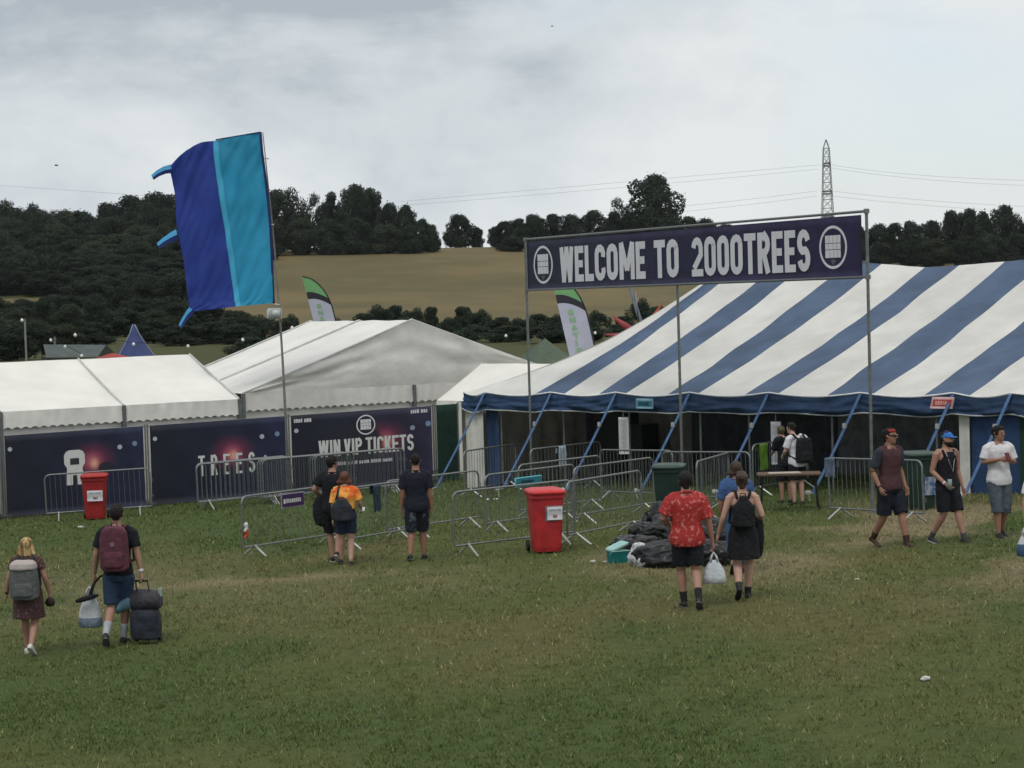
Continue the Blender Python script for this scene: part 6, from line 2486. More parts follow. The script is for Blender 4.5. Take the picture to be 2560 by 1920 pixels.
    rings = [p.head_ring(0.036, 0.041 * 1.09, 0.054 * 1.05, -0.002), p.head_ring(0.05, 0.037 * 1.1, 0.047 * 1.07, -0.003), p.head_ring(0.06, 0.028 * 1.1, 0.035 * 1.1, -0.004)]
    loft(b, rings)
    obj('headband', b, mat('red_bandana', S(140, 44, 44), 0.8), p.root, False, True)
    p.ring_band('sh_r', 'el_r', 0.93, 0.0262, mat('tattoo_ink', S(130, 96, 56), 0.6, scale=30, col2=S(70, 84, 70), fac=(0.45, 0.55)), 'tattoo', 0.035)
    p.ring_band('el_r', 'wr_r', 0.92, 0.018, BLACK, 'watch', 0.012)

    p = Person('bearded man in a black vest and bright blue cap wearing a lanyard', 2370, 1358, 283, R(-152), 'stand',
               {'kn_r': (0.055, 0.02, 0.272), 'an_r': (0.085, -0.12, 0.055), 'kn_l': (-0.055, 0.075, 0.277), 'an_l': (-0.075, 0.13, 0.05),
                'el_r': (0.140, -0.03, 0.645), 'wr_r': (0.085, 0.085, 0.535), 'el_l': (-0.140, -0.02, 0.64), 'wr_l': (-0.155, 0.03, 0.49)}, False, 1.03, SK_WARM, yaw=R(28), grip=(0.4, 1.0))
    H = p.H
    vest_m = mat('black_vest', S(28, 28, 34), 0.95, 0.15, 10, 0.4, 12)
    p.top(vest_m, 0.475, 0.0, 0.012, 0.815, name='vest', loose=0.08)
    p.shorts(BLACKT, 0.95, 0.55, 0.024, flare=0.016)
    p.hair(HAIR_DK, front=0.016, thick=1.06, low=-0.03)
    p.cap(mat('bright_blue_cap', S(46, 104, 176), 0.7, 0.1, 9))
    b = bmesh.new()
    rings = [p.head_ring(-0.071, 0.018, 0.02, 0.026), p.head_ring(-0.058, 0.032, 0.036, 0.018), p.head_ring(-0.036, 0.040, 0.046, 0.012), p.head_ring(-0.022, 0.038, 0.044, 0.004)]
    loft(b, rings)
    obj('beard', b, HAIR_DK, p.root, False, True)
    p.shoes(mat('dark_trainer', S(44, 44, 50), 0.7), sole=SOLE_WHITE)
    p.socks(mat('grey_sock', S(70, 70, 76), 0.9), 0.20)
    b = bmesh.new()
    nk, ch = p.J['neck'], Vector((0, 0.085 * H, 0.64 * H))
    tube(b, [nk + Vector((-0.04 * H, 0.0, -0.012 * H)), nk + Vector((-0.05 * H, 0.06 * H, -0.05 * H)), ch, nk + Vector((0.05 * H, 0.06 * H, -0.05 * H)), nk + Vector((0.04 * H, 0.0, -0.012 * H))], 0.008, 6)
    obj('lanyard', b, mat('pale_lanyard', S(150, 152, 158), 0.7), p.root, False, True)
    for s in (-1, 1):
        b = bmesh.new()
        tube(b, [Vector((s * 0.055 * H, -0.045 * H, 0.76 * H)), Vector((s * 0.062 * H, -0.02 * H, 0.822 * H)), Vector((s * 0.060 * H, 0.02 * H, 0.822 * H)), Vector((s * 0.052 * H, 0.05 * H, 0.765 * H))], 0.030, 8)
        obj('vest_strap', b, vest_m, p.root, False, True)
    p.ring_band('el_r', 'wr_r', 0.9, 0.018, mat('white_wristband', (0.6, 0.6, 0.6)), 'wristband', 0.015)
    c = p.w(p.J['wr_r'] + Vector((-0.03, 0.06, -0.02)))
    b = bmesh.new()
    tube(b, [c - Vector((0, 0, 0.06)), c + Vector((0, 0, 0.10))], [0.03, 0.036], 14)
    solo('cup', b, mat('clear_cup', S(130, 146, 140), 0.3), 'plastic cup held by the man in the blue cap', 'cup', c - Vector((0, 0, 0.06)), smooth=True)

    p = Person('man in a white T-shirt and grey long shorts looking up from his phone', 2500, 1343, 282, R(-166), 'stand',
               {'an_l': (-0.05, -0.06, 0.062), 'kn_l': (-0.05, 0.02, 0.272), 'an_r': (0.045, 0.06, 0.045), 'kn_r': (0.05, 0.05, 0.277),
                'el_r': (0.150, 0.0, 0.675), 'wr_r': (0.045, 0.125, 0.705), 'el_l': (-0.150, 0.0, 0.665), 'wr_l': (-0.055, 0.125, 0.695)}, False, 1.06, SK_TAN, yaw=R(22), grip=(0.9, 0.9))
    p.top(WHITE_TEE, 0.465, 0.80, 0.020, loose=0.06, name='t_shirt')
    p.shorts(GREY_DENIM, 1.22, 0.55, 0.024, flare=0.010)
    p.hair(HAIR_DK, front=0.014, thick=1.18, low=-0.04)
    p.shoes(SHOE_BLK, sole=SOLE_GREY)
    c = p.w((p.J['wr_l'] + p.J['wr_r']) / 2 + Vector((0, 0.07, 0.05)))
    b = bmesh.new()
    bbox(b, (0, 0, 0), (0.08, 0.015, 0.15), 0.006, Matrix.Translation(c) @ Matrix.Rotation(R(-166), 4, 'Z') @ Matrix.Rotation(R(35), 4, 'X'))
    solo('phone', b, mat('dark_red_phone', S(90, 34, 40), 0.4), 'dark red phone held in both hands by the man in the white T-shirt', 'phone', c - Vector((0, 0, 0.07)))

    # --- someone just leaving the right edge: only a bag and an arm reach the frame
    p = Person('person in a pale top at the very right edge holding a blue bag', 2612, 1436, 300, R(180), 'mid', {'wr_r': (0.165, 0.03, 0.48), 'el_r': (0.155, 0.0, 0.63)}, False, 1.0, SK_WARM)
    p.top(WHITE_TEE, 0.47, 0.75, 0.018, name='t_shirt')
    p.shorts(DENIM, 0.9, 0.56, 0.02)
    p.hair(HAIR_BR, front=0.012)
    p.shoes(SHOE_BLK)
    carrier(p, 'pale blue carrier bag at the right edge of the picture', p.J['wr_r'] + Vector((0.0, 0, -0.07 * p.H)), 0.24, 0.30, BAG_WHITE, mat('blue_polythene', S(60, 88, 120), 0.4, 0.15, 6), 0.5)


build_people()


# ------------------------------------------------------------------ trestle table
def build_table():
    c = on_ground(1962, 38.4)
    t = thing('trestle_table', 'trestle table with black legs in front of the two people at the tent', 'table', c, R(-6))
    b = bmesh.new()
    bbox(b, (0, 0, 0.72), (1.22, 0.62, 0.035), 0.008)
    obj('tabletop', b, mat('brown_board', S(92, 74, 62), 0.7, 0.2, 8, stretch=(0.3, 6, 6)), t)
    for x in (-0.5, 0.5):
        for y in (-0.24, 0.24):
            b = bmesh.new()
            tube(b, [(x, y, 0.70), (x + (0.05 if x > 0 else -0.05), y * 1.1, 0.0)], 0.016, 7)
            obj('leg', b, BLACK, t)
    b = bmesh.new()
    for x in (-0.5, 0.5):
        tube(b, [(x * 1.03, -0.25, 0.3), (x * 1.03, 0.25, 0.3)], 0.012, 6)
    obj('brace', b, BLACK, t)
    b = bmesh.new()
    bbox(b, (0, 0, 0.010), (0.62, 0.30, 0.02), 0.006)
    o = obj('board', b, mat('pale_card', S(170, 160, 150), 0.8, 0.1, 8))
    o.location = c + Vector((-0.10, -0.10, 0.738))
    tag(o, 'pale sheet of card lying on the trestle table', 'card')


build_table()


# ------------------------------------------------------------------ rubbish
def lump(seed, sx, sy, sz, pinch=0.0, rough=0.16):
    b = bmesh.new()
    bmesh.ops.create_icosphere(b, subdivisions=5, radius=1.0)
    off = Vector((seed * 7.3, seed * 3.1, seed))
    for v in b.verts:
        p = v.co.copy()
        n1 = noise.noise(p * 1.4 + off)
        q_ = Vector((p.x * 1.3 + p.z * 1.6, p.y * 1.3, p.z * 0.7 - p.x * 0.6))
        n2 = abs(noise.noise(q_ * 2.1 + off * 2))
        n3 = abs(noise.noise(q_ * 4.5 + off))
        k = 1 + 0.30 * n1 - rough * 1.3 * n2 - rough * 0.35 * n3
        if pinch and p.z > 0.6:
            k *= 1 - pinch * (p.z - 0.6)
        q = p * k
        if q.z < -0.55:
            q.z = -0.55 + (q.z + 0.55) * 0.1
        v.co = Vector((q.x * sx, q.y * sy, (q.z + 0.55) * sz / 1.55))
    if pinch:
        tube(b, [(0, 0, sz * 0.85), (0.02, 0.0, sz * 0.98), (0.05, 0.02, sz * 1.10)], [0.05, 0.03, 0.07], 9)
    return b


BIN_BAG = mat('black_bin_bag', (0.010, 0.0105, 0.012), 0.32, 0.25, 5, 0.5, 9, spec=0.35)
BIN_BAG2 = mat('grey_black_bag', (0.018, 0.019, 0.022), 0.4, 0.3, 5, 0.5, 8, spec=0.32)


def build_rubbish():
    spots = [
        (1585, 1392, 0.42, 0.36, 0.42, 'black bin bag at the left foot of the rubbish pile behind the teal box', BIN_BAG, 0.9),
        (1625, 1375, 0.46, 0.4, 0.56, 'large shiny black bin bag in the middle of the rubbish pile', BIN_BAG, 0.6),
        (1668, 1416, 0.55, 0.36, 0.40, 'grey black bag lying flat at the front of the rubbish pile', BIN_BAG2, 0.0),
        (1680, 1368, 0.45, 0.4, 0.66, 'tall black bin bag at the back of the rubbish pile', BIN_BAG2, 0.6),
        (1652, 1350, 0.36, 0.3, 0.64, 'dark tent bag leaning at the top left of the rubbish pile', mat('dark_tent_nylon', (0.02, 0.026, 0.03), 0.5, 0.2, 5, 0.5, 9), 0.0),
        (1762, 1380, 0.42, 0.38, 0.70, 'black bag of the rubbish pile seen between the red shirt man and the woman', BIN_BAG, 0.4),
        (1790, 1412, 0.40, 0.34, 0.46, 'low black bag at the right end of the rubbish pile', BIN_BAG, 0.5),
    ]
    for i, (px, py, sx, sy, sz, lab, m, pin) in enumerate(spots):
        g = G(px, py)
        o = obj('rubbish_bag', lump(i + 1.7, sx, sy, sz, pin), m, None, False, True)
        o.location = g
        o.rotation_euler = (0, 0, i * 1.3)
        tag(o, lab, 'rubbish bag', 'bags of the rubbish pile')
    g = G(1604, 1414)
    o = obj('rubbish_bag', lump(13.4, 0.22, 0.2, 0.36, 0.0, 0.25), mat('crumpled_white_bag', S(150, 152, 158), 0.45, scale=9, col2=S(206, 208, 212), fac=(0.42, 0.55), bump=0.6, bscale=12), None, False, True)
    o.location = g
    tag(o, 'crumpled white plastic bag leaning on the front of the rubbish pile', 'rubbish bag', 'bags of the rubbish pile')
    g = G(1622, 1418)
    o = obj('rubbish_bag', lump(17.9, 0.17, 0.15, 0.20, 0.0, 0.25), MATS['crumpled_white_bag'], None, False, True)
    o.location = g
    tag(o, 'smaller crumpled white bag lying at the very front of the rubbish pile', 'rubbish bag', 'bags of the rubbish pile')
    # teal cool box
    g = G(1545, 1409)
    t = thing('cool_box', 'teal cool box with a pale lid tipped against the rubbish pile', 'cool box', g, R(24), None, 0.86)
    b = bmesh.new()
    rings = [ell((0, 0, z), w, d, 28, 7) for z, w, d in ((0.0, 0.15, 0.11), (0.02, 0.165, 0.12), (0.24, 0.185, 0.14))]
    loft(b, rings)
    obj('box', b, mat('teal_plastic', S(28, 112, 112), 0.5, 0.12, 4), t)
    b = bmesh.new()
    rings = [ell((0, 0, z), w, d, 28, 7) for z, w, d in ((0.24, 0.19, 0.145), (0.27, 0.195, 0.15), (0.29, 0.17, 0.13))]
    loft(b, rings)
    b.transform(Matrix.Translation((-0.16, 0, 0.25)) @ Matrix.Rotation(R(-20), 4, 'Y') @ Matrix.Translation((0.16, 0, -0.25)))
    obj('lid', b, mat('pale_mint_plastic', S(150, 192, 190), 0.5, 0.08, 4), t)
    b = bmesh.new()
    tube(b, [(-0.18, -0.05, 0.18), (-0.19, -0.14, 0.24), (0.19, -0.14, 0.24), (0.18, -0.05, 0.18)], 0.010, 7)
    obj('handle', b, mat('pale_mint_plastic', S(150, 192, 190)), t)
    # scraps of litter
    scr = [(1482, 1406, 0.10, 'white scrap of litter left of the teal cool box'), (1512, 1407, 0.09, 'pale scrap of litter touching the teal cool box'), (1566, 1408, 0.10, 'white cup lying between the cool box and the white bag'),
           (202, 1320, 0.14, 'white paper scrap lying on the grass before the small red bin'), (2314, 1700, 0.11, 'small white litter scrap alone on the grass at the lower right'),
           (1218, 1252, 0.14, 'white scrap lying behind the barriers left of the red bin'), (1240, 1250, 0.12, 'second white scrap lying behind the barriers left of the red bin'), (2142, 1450, 0.07, 'tiny pale scrap on the dry grass below the man in maroon'), (940, 600, 0, '')]
    for i, (px, py, s, lab) in enumerate(scr):
        if not s:
            continue
        b = lump(20 + i, s * 0.6, s * 0.4, s * 0.35, 0, 0.35)
        o = obj('litter', b, mat('litter_paper', (0.55, 0.55, 0.52), 0.8, 0.15, 12), None, False, True)
        o.location = G(px, py)
        o.rotation_euler = (0, 0, i)
        tag(o, lab, 'litter', kind='thing')


build_rubbish()


# ------------------------------------------------------------------ flags
def build_flag():
    """tall blue and turquoise flag on a leaning pole behind the fence"""
    d = 54.5
    base = on_ground(722, d)
    base = Vector((P(722, 1240, d).x, d, gz(P(722, 1240, d).x, d)))
    top = P(657, 331, d)
    t = thing('flagpole', 'leaning flagpole with a tall dark blue and turquoise flag behind the fence', 'flag', base)
    b = bmesh.new()
    n = 12
    pts = [base.lerp(top, k / n) + Vector((0.10 * math.sin(math.pi * k / n), 0, 0)) for k in range(n + 1)]
    tube(b, pts, [0.045 - 0.032 * k / n for k in range(n + 1)], 9)
    obj('pole', b, mat('weathered_pole', (0.20, 0.19, 0.17), 0.6, 0.2, 6), t, True, True)
    # cloth outline measured on the flag itself: rows from top to bottom, columns from free edge to pole
    L_e = [(424, 416), (428, 445), (438, 493), (441, 560), (452, 612), (462, 660), (468, 715), (474, 764), (480, 779)]
    M_t = [(536, 352), (538, 390), (546, 450), (556, 520), (565, 580), (573, 640), (581, 700), (588, 750), (592, 766)]
    R_e = [(652, 331), (656, 380), (664, 440), (672, 510), (677, 570), (680, 630), (682, 690), (684, 740), (685, 758)]

    def col(lst, v):
        f = v * (len(lst) - 1)
        i = min(int(f), len(lst) - 2)
        w = f - i
        return (lst[i][0] * (1 - w) + lst[i + 1][0] * w, lst[i][1] * (1 - w) + lst[i + 1][1] * w)

    def cloth(lst0, lst1, ph, nu, nv, amp, yoff=0.0, top_bulge=0.0):
        bb = bmesh.new()

        def f(u, v):
            a, c = col(lst0, v), col(lst1, v)
            px, py = a[0] * (1 - u) + c[0] * u, a[1] * (1 - u) + c[1] * u
            py -= top_bulge * math.sin(math.pi * u) * max(0, 1 - v * 3.0)
            u, ph, am = (px - 424) / 130.0, 0.3, 0.14
            rip = am * (0.5 * math.sin(u * 3.4 + v * 5.0 + ph) + 0.35 * noise.noise(Vector((u * 5 - v * 4, v * 6 + u * 3, ph)))) + 0.05 * noise.noise(Vector((u * 5 - v * 5, v * 6 + u * 3, ph))) + 0.10 * abs(noise.noise(Vector(((u * 0.8 + v * 1.3) * 7, (u - v) * 1.2, ph + 4))))
            dd = d - 0.06 + rip + yoff
            p = P(px, py, d)
            return Vector((p.x, dd, p.z))
        grid(bb, f, nu, nv)
        return bb
    obj('flag_cloth', cloth(L_e, M_t, 0.3, 36, 60, 0.22, 0, 18), mat('indigo_flag', S(46, 66, 146), 0.7, 0.16, 0.9, 0.4, 2.2, trans=0.35), t, True, True)
    mid = [(x + 10, y - 1) for x, y in M_t]
    obj('flag_stripe', cloth([(x - 2, y) for x, y in M_t], [(x + 2, y) for x, y in mid], 1.2, 4, 60, 0.10, -0.02), mat('sky_blue_flag', S(74, 172, 210), 0.7, 0.1, 0.9, 0.4, 2.2, trans=0.3), t, True, True)
    obj('flag_panel', cloth(mid, R_e, 1.2, 24, 60, 0.10, 0), mat('turquoise_flag', S(50, 148, 188), 0.7, 0.12, 0.9, 0.4, 2.0, trans=0.35), t, True, True)
    b = bmesh.new()
    tube(b, [Vector((P(x, y, d).x, d - 0.07, P(x, y, d).z)) for x, y in R_e], 0.035, 6)
    tube(b, [Vector((P(652, 331, d).x, d - 0.07, P(652, 331, d).z)), Vector((P(540, 350, d).x, d - 0.06, P(540, 350, d).z))], 0.02, 6)
    obj('flag_hem', b, mat('navy_hem', S(30, 44, 96), 0.8), t, True, True)
    b = bmesh.new()
    for px, py in ((664, 395), (676, 560), (690, 760)):
        a = P(px - 4, py, d)
        c = P(px + 9, py + 2, d)
        tube(b, [Vector((a.x, d - 0.05, a.z)), Vector((c.x, d - 0.02, c.z))], 0.02, 6)
    obj('tie', b, mat('white_tie', (0.6, 0.6, 0.58), 0.8), t, True, True)
    # streamers on the free edge, each a folded strip with a pale upper face
    SKY = mat('sky_blue_streamer', S(70, 150, 196), 0.7, 0.12, 2, trans=0.2)
    IND = mat('indigo_streamer', S(44, 66, 140), 0.7, 0.12, 2, trans=0.2)
    for pts, w in (([(426, 420), (408, 424), (392, 432), (378, 443)], 20), ([(440, 584), (424, 592), (406, 603), (392, 614)], 24), ([(478, 772), (466, 784), (456, 800), (447, 816)], 20)):
        b = bmesh.new()
        rows = []
        for k, (x, y) in enumerate(pts):
            f = k / (len(pts) - 1)
            ww = w * (1 - 0.45 * f)
            rows.append([P(x, y - ww * 0.45, d + 0.05), P(x + 3, y + ww * 0.1, d - 0.12 - 0.05 * f), P(x + 6, y + ww * 0.62, d - 0.02)])
        vs = [[b.verts.new(p) for p in r] for r in rows]
        for a, c in zip(vs, vs[1:]):
            b.faces.new((a[0], c[0], c[1], a[1])).material_index = 0
            b.faces.new((a[1], c[1], c[2], a[2])).material_index = 1
        obj('streamer', b, [SKY, IND], t, True, False)
    # floodlight box on the pole
    c = P(686, 784, d - 0.25)
    t2 = thing('floodlight', 'pale boxy floodlight fixed to the flagpole just under the blue flag', 'floodlight', c - Vector((0, 0, 0.16)))
    b = bmesh.new()
    bbox(b, (0, 0, 0), (0.40, 0.16, 0.30), 0.03, Matrix.Translation(c) @ Matrix.Rotation(R(8), 4, 'Z'))
    obj('housing', b, mat('pale_housing', (0.42, 0.45, 0.45), 0.5, 0.1, 5), t2, True, True)
    b = bmesh.new()
    bbox(b, (0.04, -0.085, 0.01), (0.24, 0.02, 0.20), 0.01, Matrix.Translation(c) @ Matrix.Rotation(R(8), 4, 'Z'))
    obj('lens', b, mat('lamp_glass', (0.55, 0.6, 0.6), 0.2), t2, True, True)
    b = bmesh.new()
    tube(b, [c + Vector((0.12, 0.05, -0.1)), c + Vector((0.17, 0.24, -0.2))], 0.02, 6)
    obj('bracket', b, DULL_STEEL, t2, True, True)


build_flag()


def feather_flag(lab, px, py, d, scale, lean):
    """teardrop-topped banner; (px, py) is the photo position of its tip"""
    tip = P(px, py, d)
    Ht = 4.4 * scale
    a = R(lean)
    # local frame: x across, y up along the leaning mast
    up = Vector((-math.sin(a), 0, math.cos(a)))
    xr = Vector((math.cos(a), 0, math.sin(a)))
    org = tip - up * Ht
    gb = Vector((org.x, org.y, gz(org.x, org.y)))
    t = thing('feather_flag', lab, 'flag', gb, 0, 'tall feather flags behind the tents')
    W = 0.80 * scale

    def right(y):          # right-hand edge of the cloth
        k = (Ht - y) / (1.55 * scale)
        return W * (1 - (1 - min(1, k)) ** 2.1) ** 0.62 if k < 1 else W

    def fn(x, y, o=0.0):
        return org + xr * x + up * y - Vector((0, 1, 0)) * (o + 0.05 * math.sin(y * 1.5))

    def band(name, y_hi, y_lo, m, arcv, z=0.0):
        bb = bmesh.new()

        def f(u, v):
            hi = y_hi(u)
            lo = y_lo(u)
            y = lo + (hi - lo) * v
            return fn(right(y) * u, y, z)
        grid(bb, f, 10, 24)
        return obj(name, bb, m, t, True, True)
    cv = lambda base: (lambda u: base - 0.42 * scale * u ** 2.2)
    tipf = lambda u: Ht - 0.002
    g1 = Ht - 0.62 * scale
    g2 = g1 - 0.27 * scale
    band('green_panel', tipf, cv(g1), mat('lime_flag', S(124, 176, 122), 0.7, 0.06, 2, trans=0.3), 0)
    band('black_panel', cv(g1), cv(g2), mat('black_flag', S(50, 50, 58), 0.7, 0.1, 2), 0)
    wp = band('white_panel', cv(g2), lambda u: 0.9 * scale, mat('white_flag', S(188, 190, 208), 0.7, 0.05, 2, trans=0.3), 0)
    b = bmesh.new()
    lh = 0.215 * scale
    y = g2 - 0.42 * scale
    for k, ch in enumerate('SNATIRB'):
        write(b, ch, W * 0.30, y, 0.19 * scale, lh * 0.80, 0.055 * scale, 0, lambda x, y_, z: fn(x, y_, z), 0.02, 0.5, {'I': 0.6})
        y -= lh * 1.12
    obj('lettering', b, mat('leaf_green_print', S(136, 172, 136), 0.7), wp, True, False)
    b = bmesh.new()
    pts = []
    for k in range(30):
        y = Ht * (1 - k / 29 * 0.985)
        pts.append(fn(right(y) + 0.012, y, 0.0))
    pts.append(gb + xr * W)
    tube(b, pts, [0.02 + 0.016 * k / 30 for k in range(31)], 7)
    obj('mast', b, mat('black_mast', (0.02, 0.02, 0.02), 0.5), t, True, True)


feather_flag('green, black and white feather flag rising behind the gabled marquee', 755, 691, 75, 1.0, 12.5)
feather_flag('green, black and white feather flag with green lettering under the welcome banner', 1377, 688, 62, 1.02, 11.5)


# ------------------------------------------------------------------ things beyond the tents
def build_background():
    # orange sun totem and mast behind the striped roof
    d = 66
    c = P(1602, 846, d)
    g = Vector((c.x, d, gz(c.x, d)))
    t = thing('sun_totem', 'orange, red and yellow spiky sun totem showing behind the striped tent roof', 'totem', g)
    b = bmesh.new()
    tube(b, [g, Vector((c.x, d + 0.12, c.z))], 0.07, 10)
    obj('post', b, DULL_STEEL, t, True, True)
    reds = [mat('orange_spike', S(158, 74, 54), 0.7, 0.15, 3), mat('red_spike', S(148, 66, 68), 0.7, 0.15, 3)]
    for k, deg in enumerate((57, 140, 12, 172, 200, 228, 256, 284, 312, 340)):
        a = R(deg)
        ln = (1.05 if k % 2 else 1.18)
        b = bmesh.new()
        dv = Vector((math.cos(a), 0, math.sin(a)))
        tube(b, [c + dv * 0.40, c + dv * 0.7, c + dv * ln * 1.15], [0.15, 0.11, 0.015], 7)
        obj('spike', b, reds[k % 2], t, True, True)
    b = bmesh.new()
    ring = [[c + Vector((math.cos(x) * r, y, math.sin(x) * r)) for x in np.linspace(0, 2 * math.pi, 28, endpoint=False)] for y, r in ((0.10, 0.44), (-0.06, 0.48), (-0.16, 0.40), (-0.20, 0.2))]
    loft(b, ring)
    obj('face_disc', b, mat('brown_red_face', S(136, 78, 60), 0.7, scale=2.0, col2=S(196, 180, 92), fac=(0.48, 0.52)), t, True, True)
    d = 64
    tp, bt = P(1570, 700, d), P(1600, 800, d)
    g = Vector((bt.x + 0.5, d, gz(bt.x, d)))
    t = thing('lamp_mast', 'grey lamp mast leaning behind the striped tent beside the sun totem', 'mast', g)
    b = bmesh.new()
    tube(b, [g, bt, tp], [0.08, 0.07, 0.055], 9)
    obj('mast', b, mat('blue_grey_metal', S(104, 110, 124), 0.5), t, True, True)
    b = bmesh.new()
    bbox(b, (0, 0, 0), (0.5, 0.3, 0.14), 0.03, Matrix.Translation(tp + Vector((-0.05, 0, 0.05))))
    obj('lamp_head', b, mat('blue_grey_metal', S(104, 110, 124)), t, True, True)
    b = bmesh.new()
    tube(b, [bt + Vector((-0.05, -0.05, -0.1)), bt.lerp(tp, 0.7) + Vector((0.12, -0.05, 0))], 0.03, 7)
    obj('stay', b, STEEL, t, True, True)

    # olive pyramid tent
    ap = P(1362, 845, 78)
    t = thing('pyramid_tent', 'olive green pyramid tent behind the small white marquee', 'tent', (ap.x, 78, gz(ap.x, 78)), R(20))
    z = ap.z - gz(ap.x, 78)
    b = bmesh.new()
    w, ev = 1.5, z - 1.25
    cs = [Vector((-w, -w, ev)), Vector((w, -w, ev)), Vector((w, w, ev)), Vector((-w, w, ev))]
    top = Vector((0, 0, z))
    for i in range(4):
        a, c2 = cs[i], cs[(i + 1) % 4]

        def f(u, v, a=a, c2=c2):
            p = a.lerp(c2, u).lerp(top, v)
            p.z -= 0.10 * math.sin(math.pi * v)
            return p
        grid(b, f, 6, 8)
    obj('roof', b, mat('olive_canvas', S(80, 94, 80), 0.8, 0.12, 2, 0.3, 4), t, False, True)
    b = bmesh.new()
    for i in range(4):
        a, c2 = cs[i], cs[(i + 1) % 4]
        quad(b, (a.x, a.y, 0), (c2.x, c2.y, 0), c2 - Vector((0, 0, 0.01)), a - Vector((0, 0, 0.01)))
    obj('wall', b, mat('olive_wall', S(66, 78, 66), 0.8, 0.12, 2), t)

    # blue pointed tent
    ap = P(334, 811, 100)
    t = thing('pointed_tent', 'pointed dark blue tent top showing over the left marquee', 'tent', (ap.x, 100, gz(ap.x, 100)))
    z = ap.z - gz(ap.x, 100)
    b = bmesh.new()
    rings = []
    n = 16
    for k in range(9):
        f = k / 8
        r = 0.03 + 2.6 * (1 - f) ** 1.25 * 0.9
        rings.append([Vector((math.cos(a) * r, math.sin(a) * r, 0.9 + (z - 0.9) * f)) for a in np.linspace(0, 2 * math.pi, n, endpoint=False)])
    loft(b, rings, True)
    obj('roof', b, mat('indigo_canvas', S(58, 70, 112), 0.8, 0.15, 2, 0.3, 4), t, False, True)
    b = bmesh.new()
    rings = [[Vector((math.cos(a) * r, math.sin(a) * r, zz)) for a in np.linspace(0, 2 * math.pi, n, endpoint=False)] for zz, r in ((0, 2.4), (0.9, 2.36))]
    loft(b, rings, False)
    obj('wall', b, mat('indigo_canvas', S(58, 70, 112)), t, False, True)
    b = bmesh.new()
    for k in (0, 5, 10):
        a = 2 * math.pi * k / n
        tube(b, [Vector((math.cos(a) * (0.05 + 2.6 * (1 - f) ** 1.25 * 0.9), math.sin(a) * (0.05 + 2.6 * (1 - f) ** 1.25 * 0.9), 0.9 + (z - 0.9) * f)) for f in np.linspace(0, 1, 8)], 0.03, 5)
    obj('seam_cord', b, mat('pale_cord', S(130, 140, 160), 0.7), t, False, True)

    # low shed with a slate roof
    d = 108
    r0, r1 = P(108, 861, d), P(266, 862, d + 2)
    e0, e1 = P(116, 893, d - 3), P(244, 892, d - 1)
    t = thing('shed', 'low farm shed with a dull slate grey roof beyond the left marquee', 'shed', (r0.x, d, gz(r0.x, d)))
    b = bmesh.new()

    def rf(u, v):
        return e0.lerp(e1, u).lerp(r0.lerp(r1, u), v)
    grid(b, rf, 10, 4)
    k0, k1 = r0 * 2 - e0, r1 * 2 - e1
    k0.z, k1.z = e0.z, e1.z
    quad(b, r0, r1, k1, k0)
    obj('roof', b, mat('slate_roof', S(76, 86, 86), 0.8, 0.15, 1.5, 0.4, 4), t, True, True)
    b = bmesh.new()
    for a, c2 in ((e0, e1), (e1, k1), (k0, e0)):
        quad(b, (a.x, a.y, gz(a.x, a.y)), (c2.x, c2.y, gz(c2.x, c2.y)), c2 - Vector((0, 0, 0.03)), a - Vector((0, 0, 0.03)))
    quad(b, e1, k1, r1, r1)if False else b.faces.new([b.verts.new(v) for v in (e1 + Vector((0.02, 0, 0)), k1 + Vector((0.02, 0, 0)), r1 + Vector((0.02, 0, -0.02)))])
    obj('wall', b, mat('dark_boards', S(50, 56, 48), 0.9, 0.2, 1.5, stretch=(6, 6, 0.3)), t, True, False)
    b = bmesh.new()
    a = P(200, 880, d)
    tube(b, [P(137, 862, d + 0.5), P(137, 842, d + 0.5)], 0.07, 7)
    obj('vent_pipe', b, DULL_STEEL, t, True, False)
    # red awning edge by the shed
    a, c2 = P(262, 892, 92), P(300, 888, 92)
    t = thing('gazebo', 'low red gazebo roof edge between the shed and the pointed blue tent', 'gazebo', (a.x, 92, gz(a.x, 92)))
    b = bmesh.new()
    m_ = (a + c2) / 2
    rings = [[Vector((m_.x + x * s, 92 + y * s, m_.z - 0.25 + zz)) for x, y in ((-1.2, -1.2), (1.2, -1.2), (1.2, 1.2), (-1.2, 1.2))] for zz, s in ((-0.18, 1.0), (0.0, 1.0), (0.38, 0.05))]
    loft(b, rings)
    obj('roof', b, mat('red_awning', S(150, 66, 58), 0.8, 0.1, 2), t, True, False)
    for x in (-1.15, 1.15):
        for y in (-1.15, 1.15):
            b = bmesh.new()
            tube(b, [(m_.x + x, 92 + y, gz(m_.x + x, 92 + y)), (m_.x + x, 92 + y, m_.z - 0.3)], 0.03, 6)
            obj('leg', b, DULL_STEEL, t, True, False)

    # lamp post at the far left
    d = 70
    a = P(62, 800, d)
    g = Vector((a.x, d, gz(a.x, d)))
    t = thing('festoon_post', 'thin grey post holding the festoon lights at the far left', 'post', g)
    b = bmesh.new()
    tube(b, [g, Vector((a.x, d, a.z + 0.05))], 0.035, 8)
    obj('pole', b, mat('grey_post', (0.22, 0.23, 0.22), 0.6), t, True, False)
    b = bmesh.new()
    tube(b, [Vector((a.x, d, a.z)), Vector((a.x - 0.1, d, a.z + 0.02))], 0.02, 6)
    obj('arm', b, STEEL, t, True, False)

    # festoon lights: bulbs on sagging wires
    BULB = mat('white_bulb', (0.75, 0.76, 0.74), 0.3, 0.05, 3)
    WIRE = mat('black_wire', (0.015, 0.015, 0.015), 0.6)
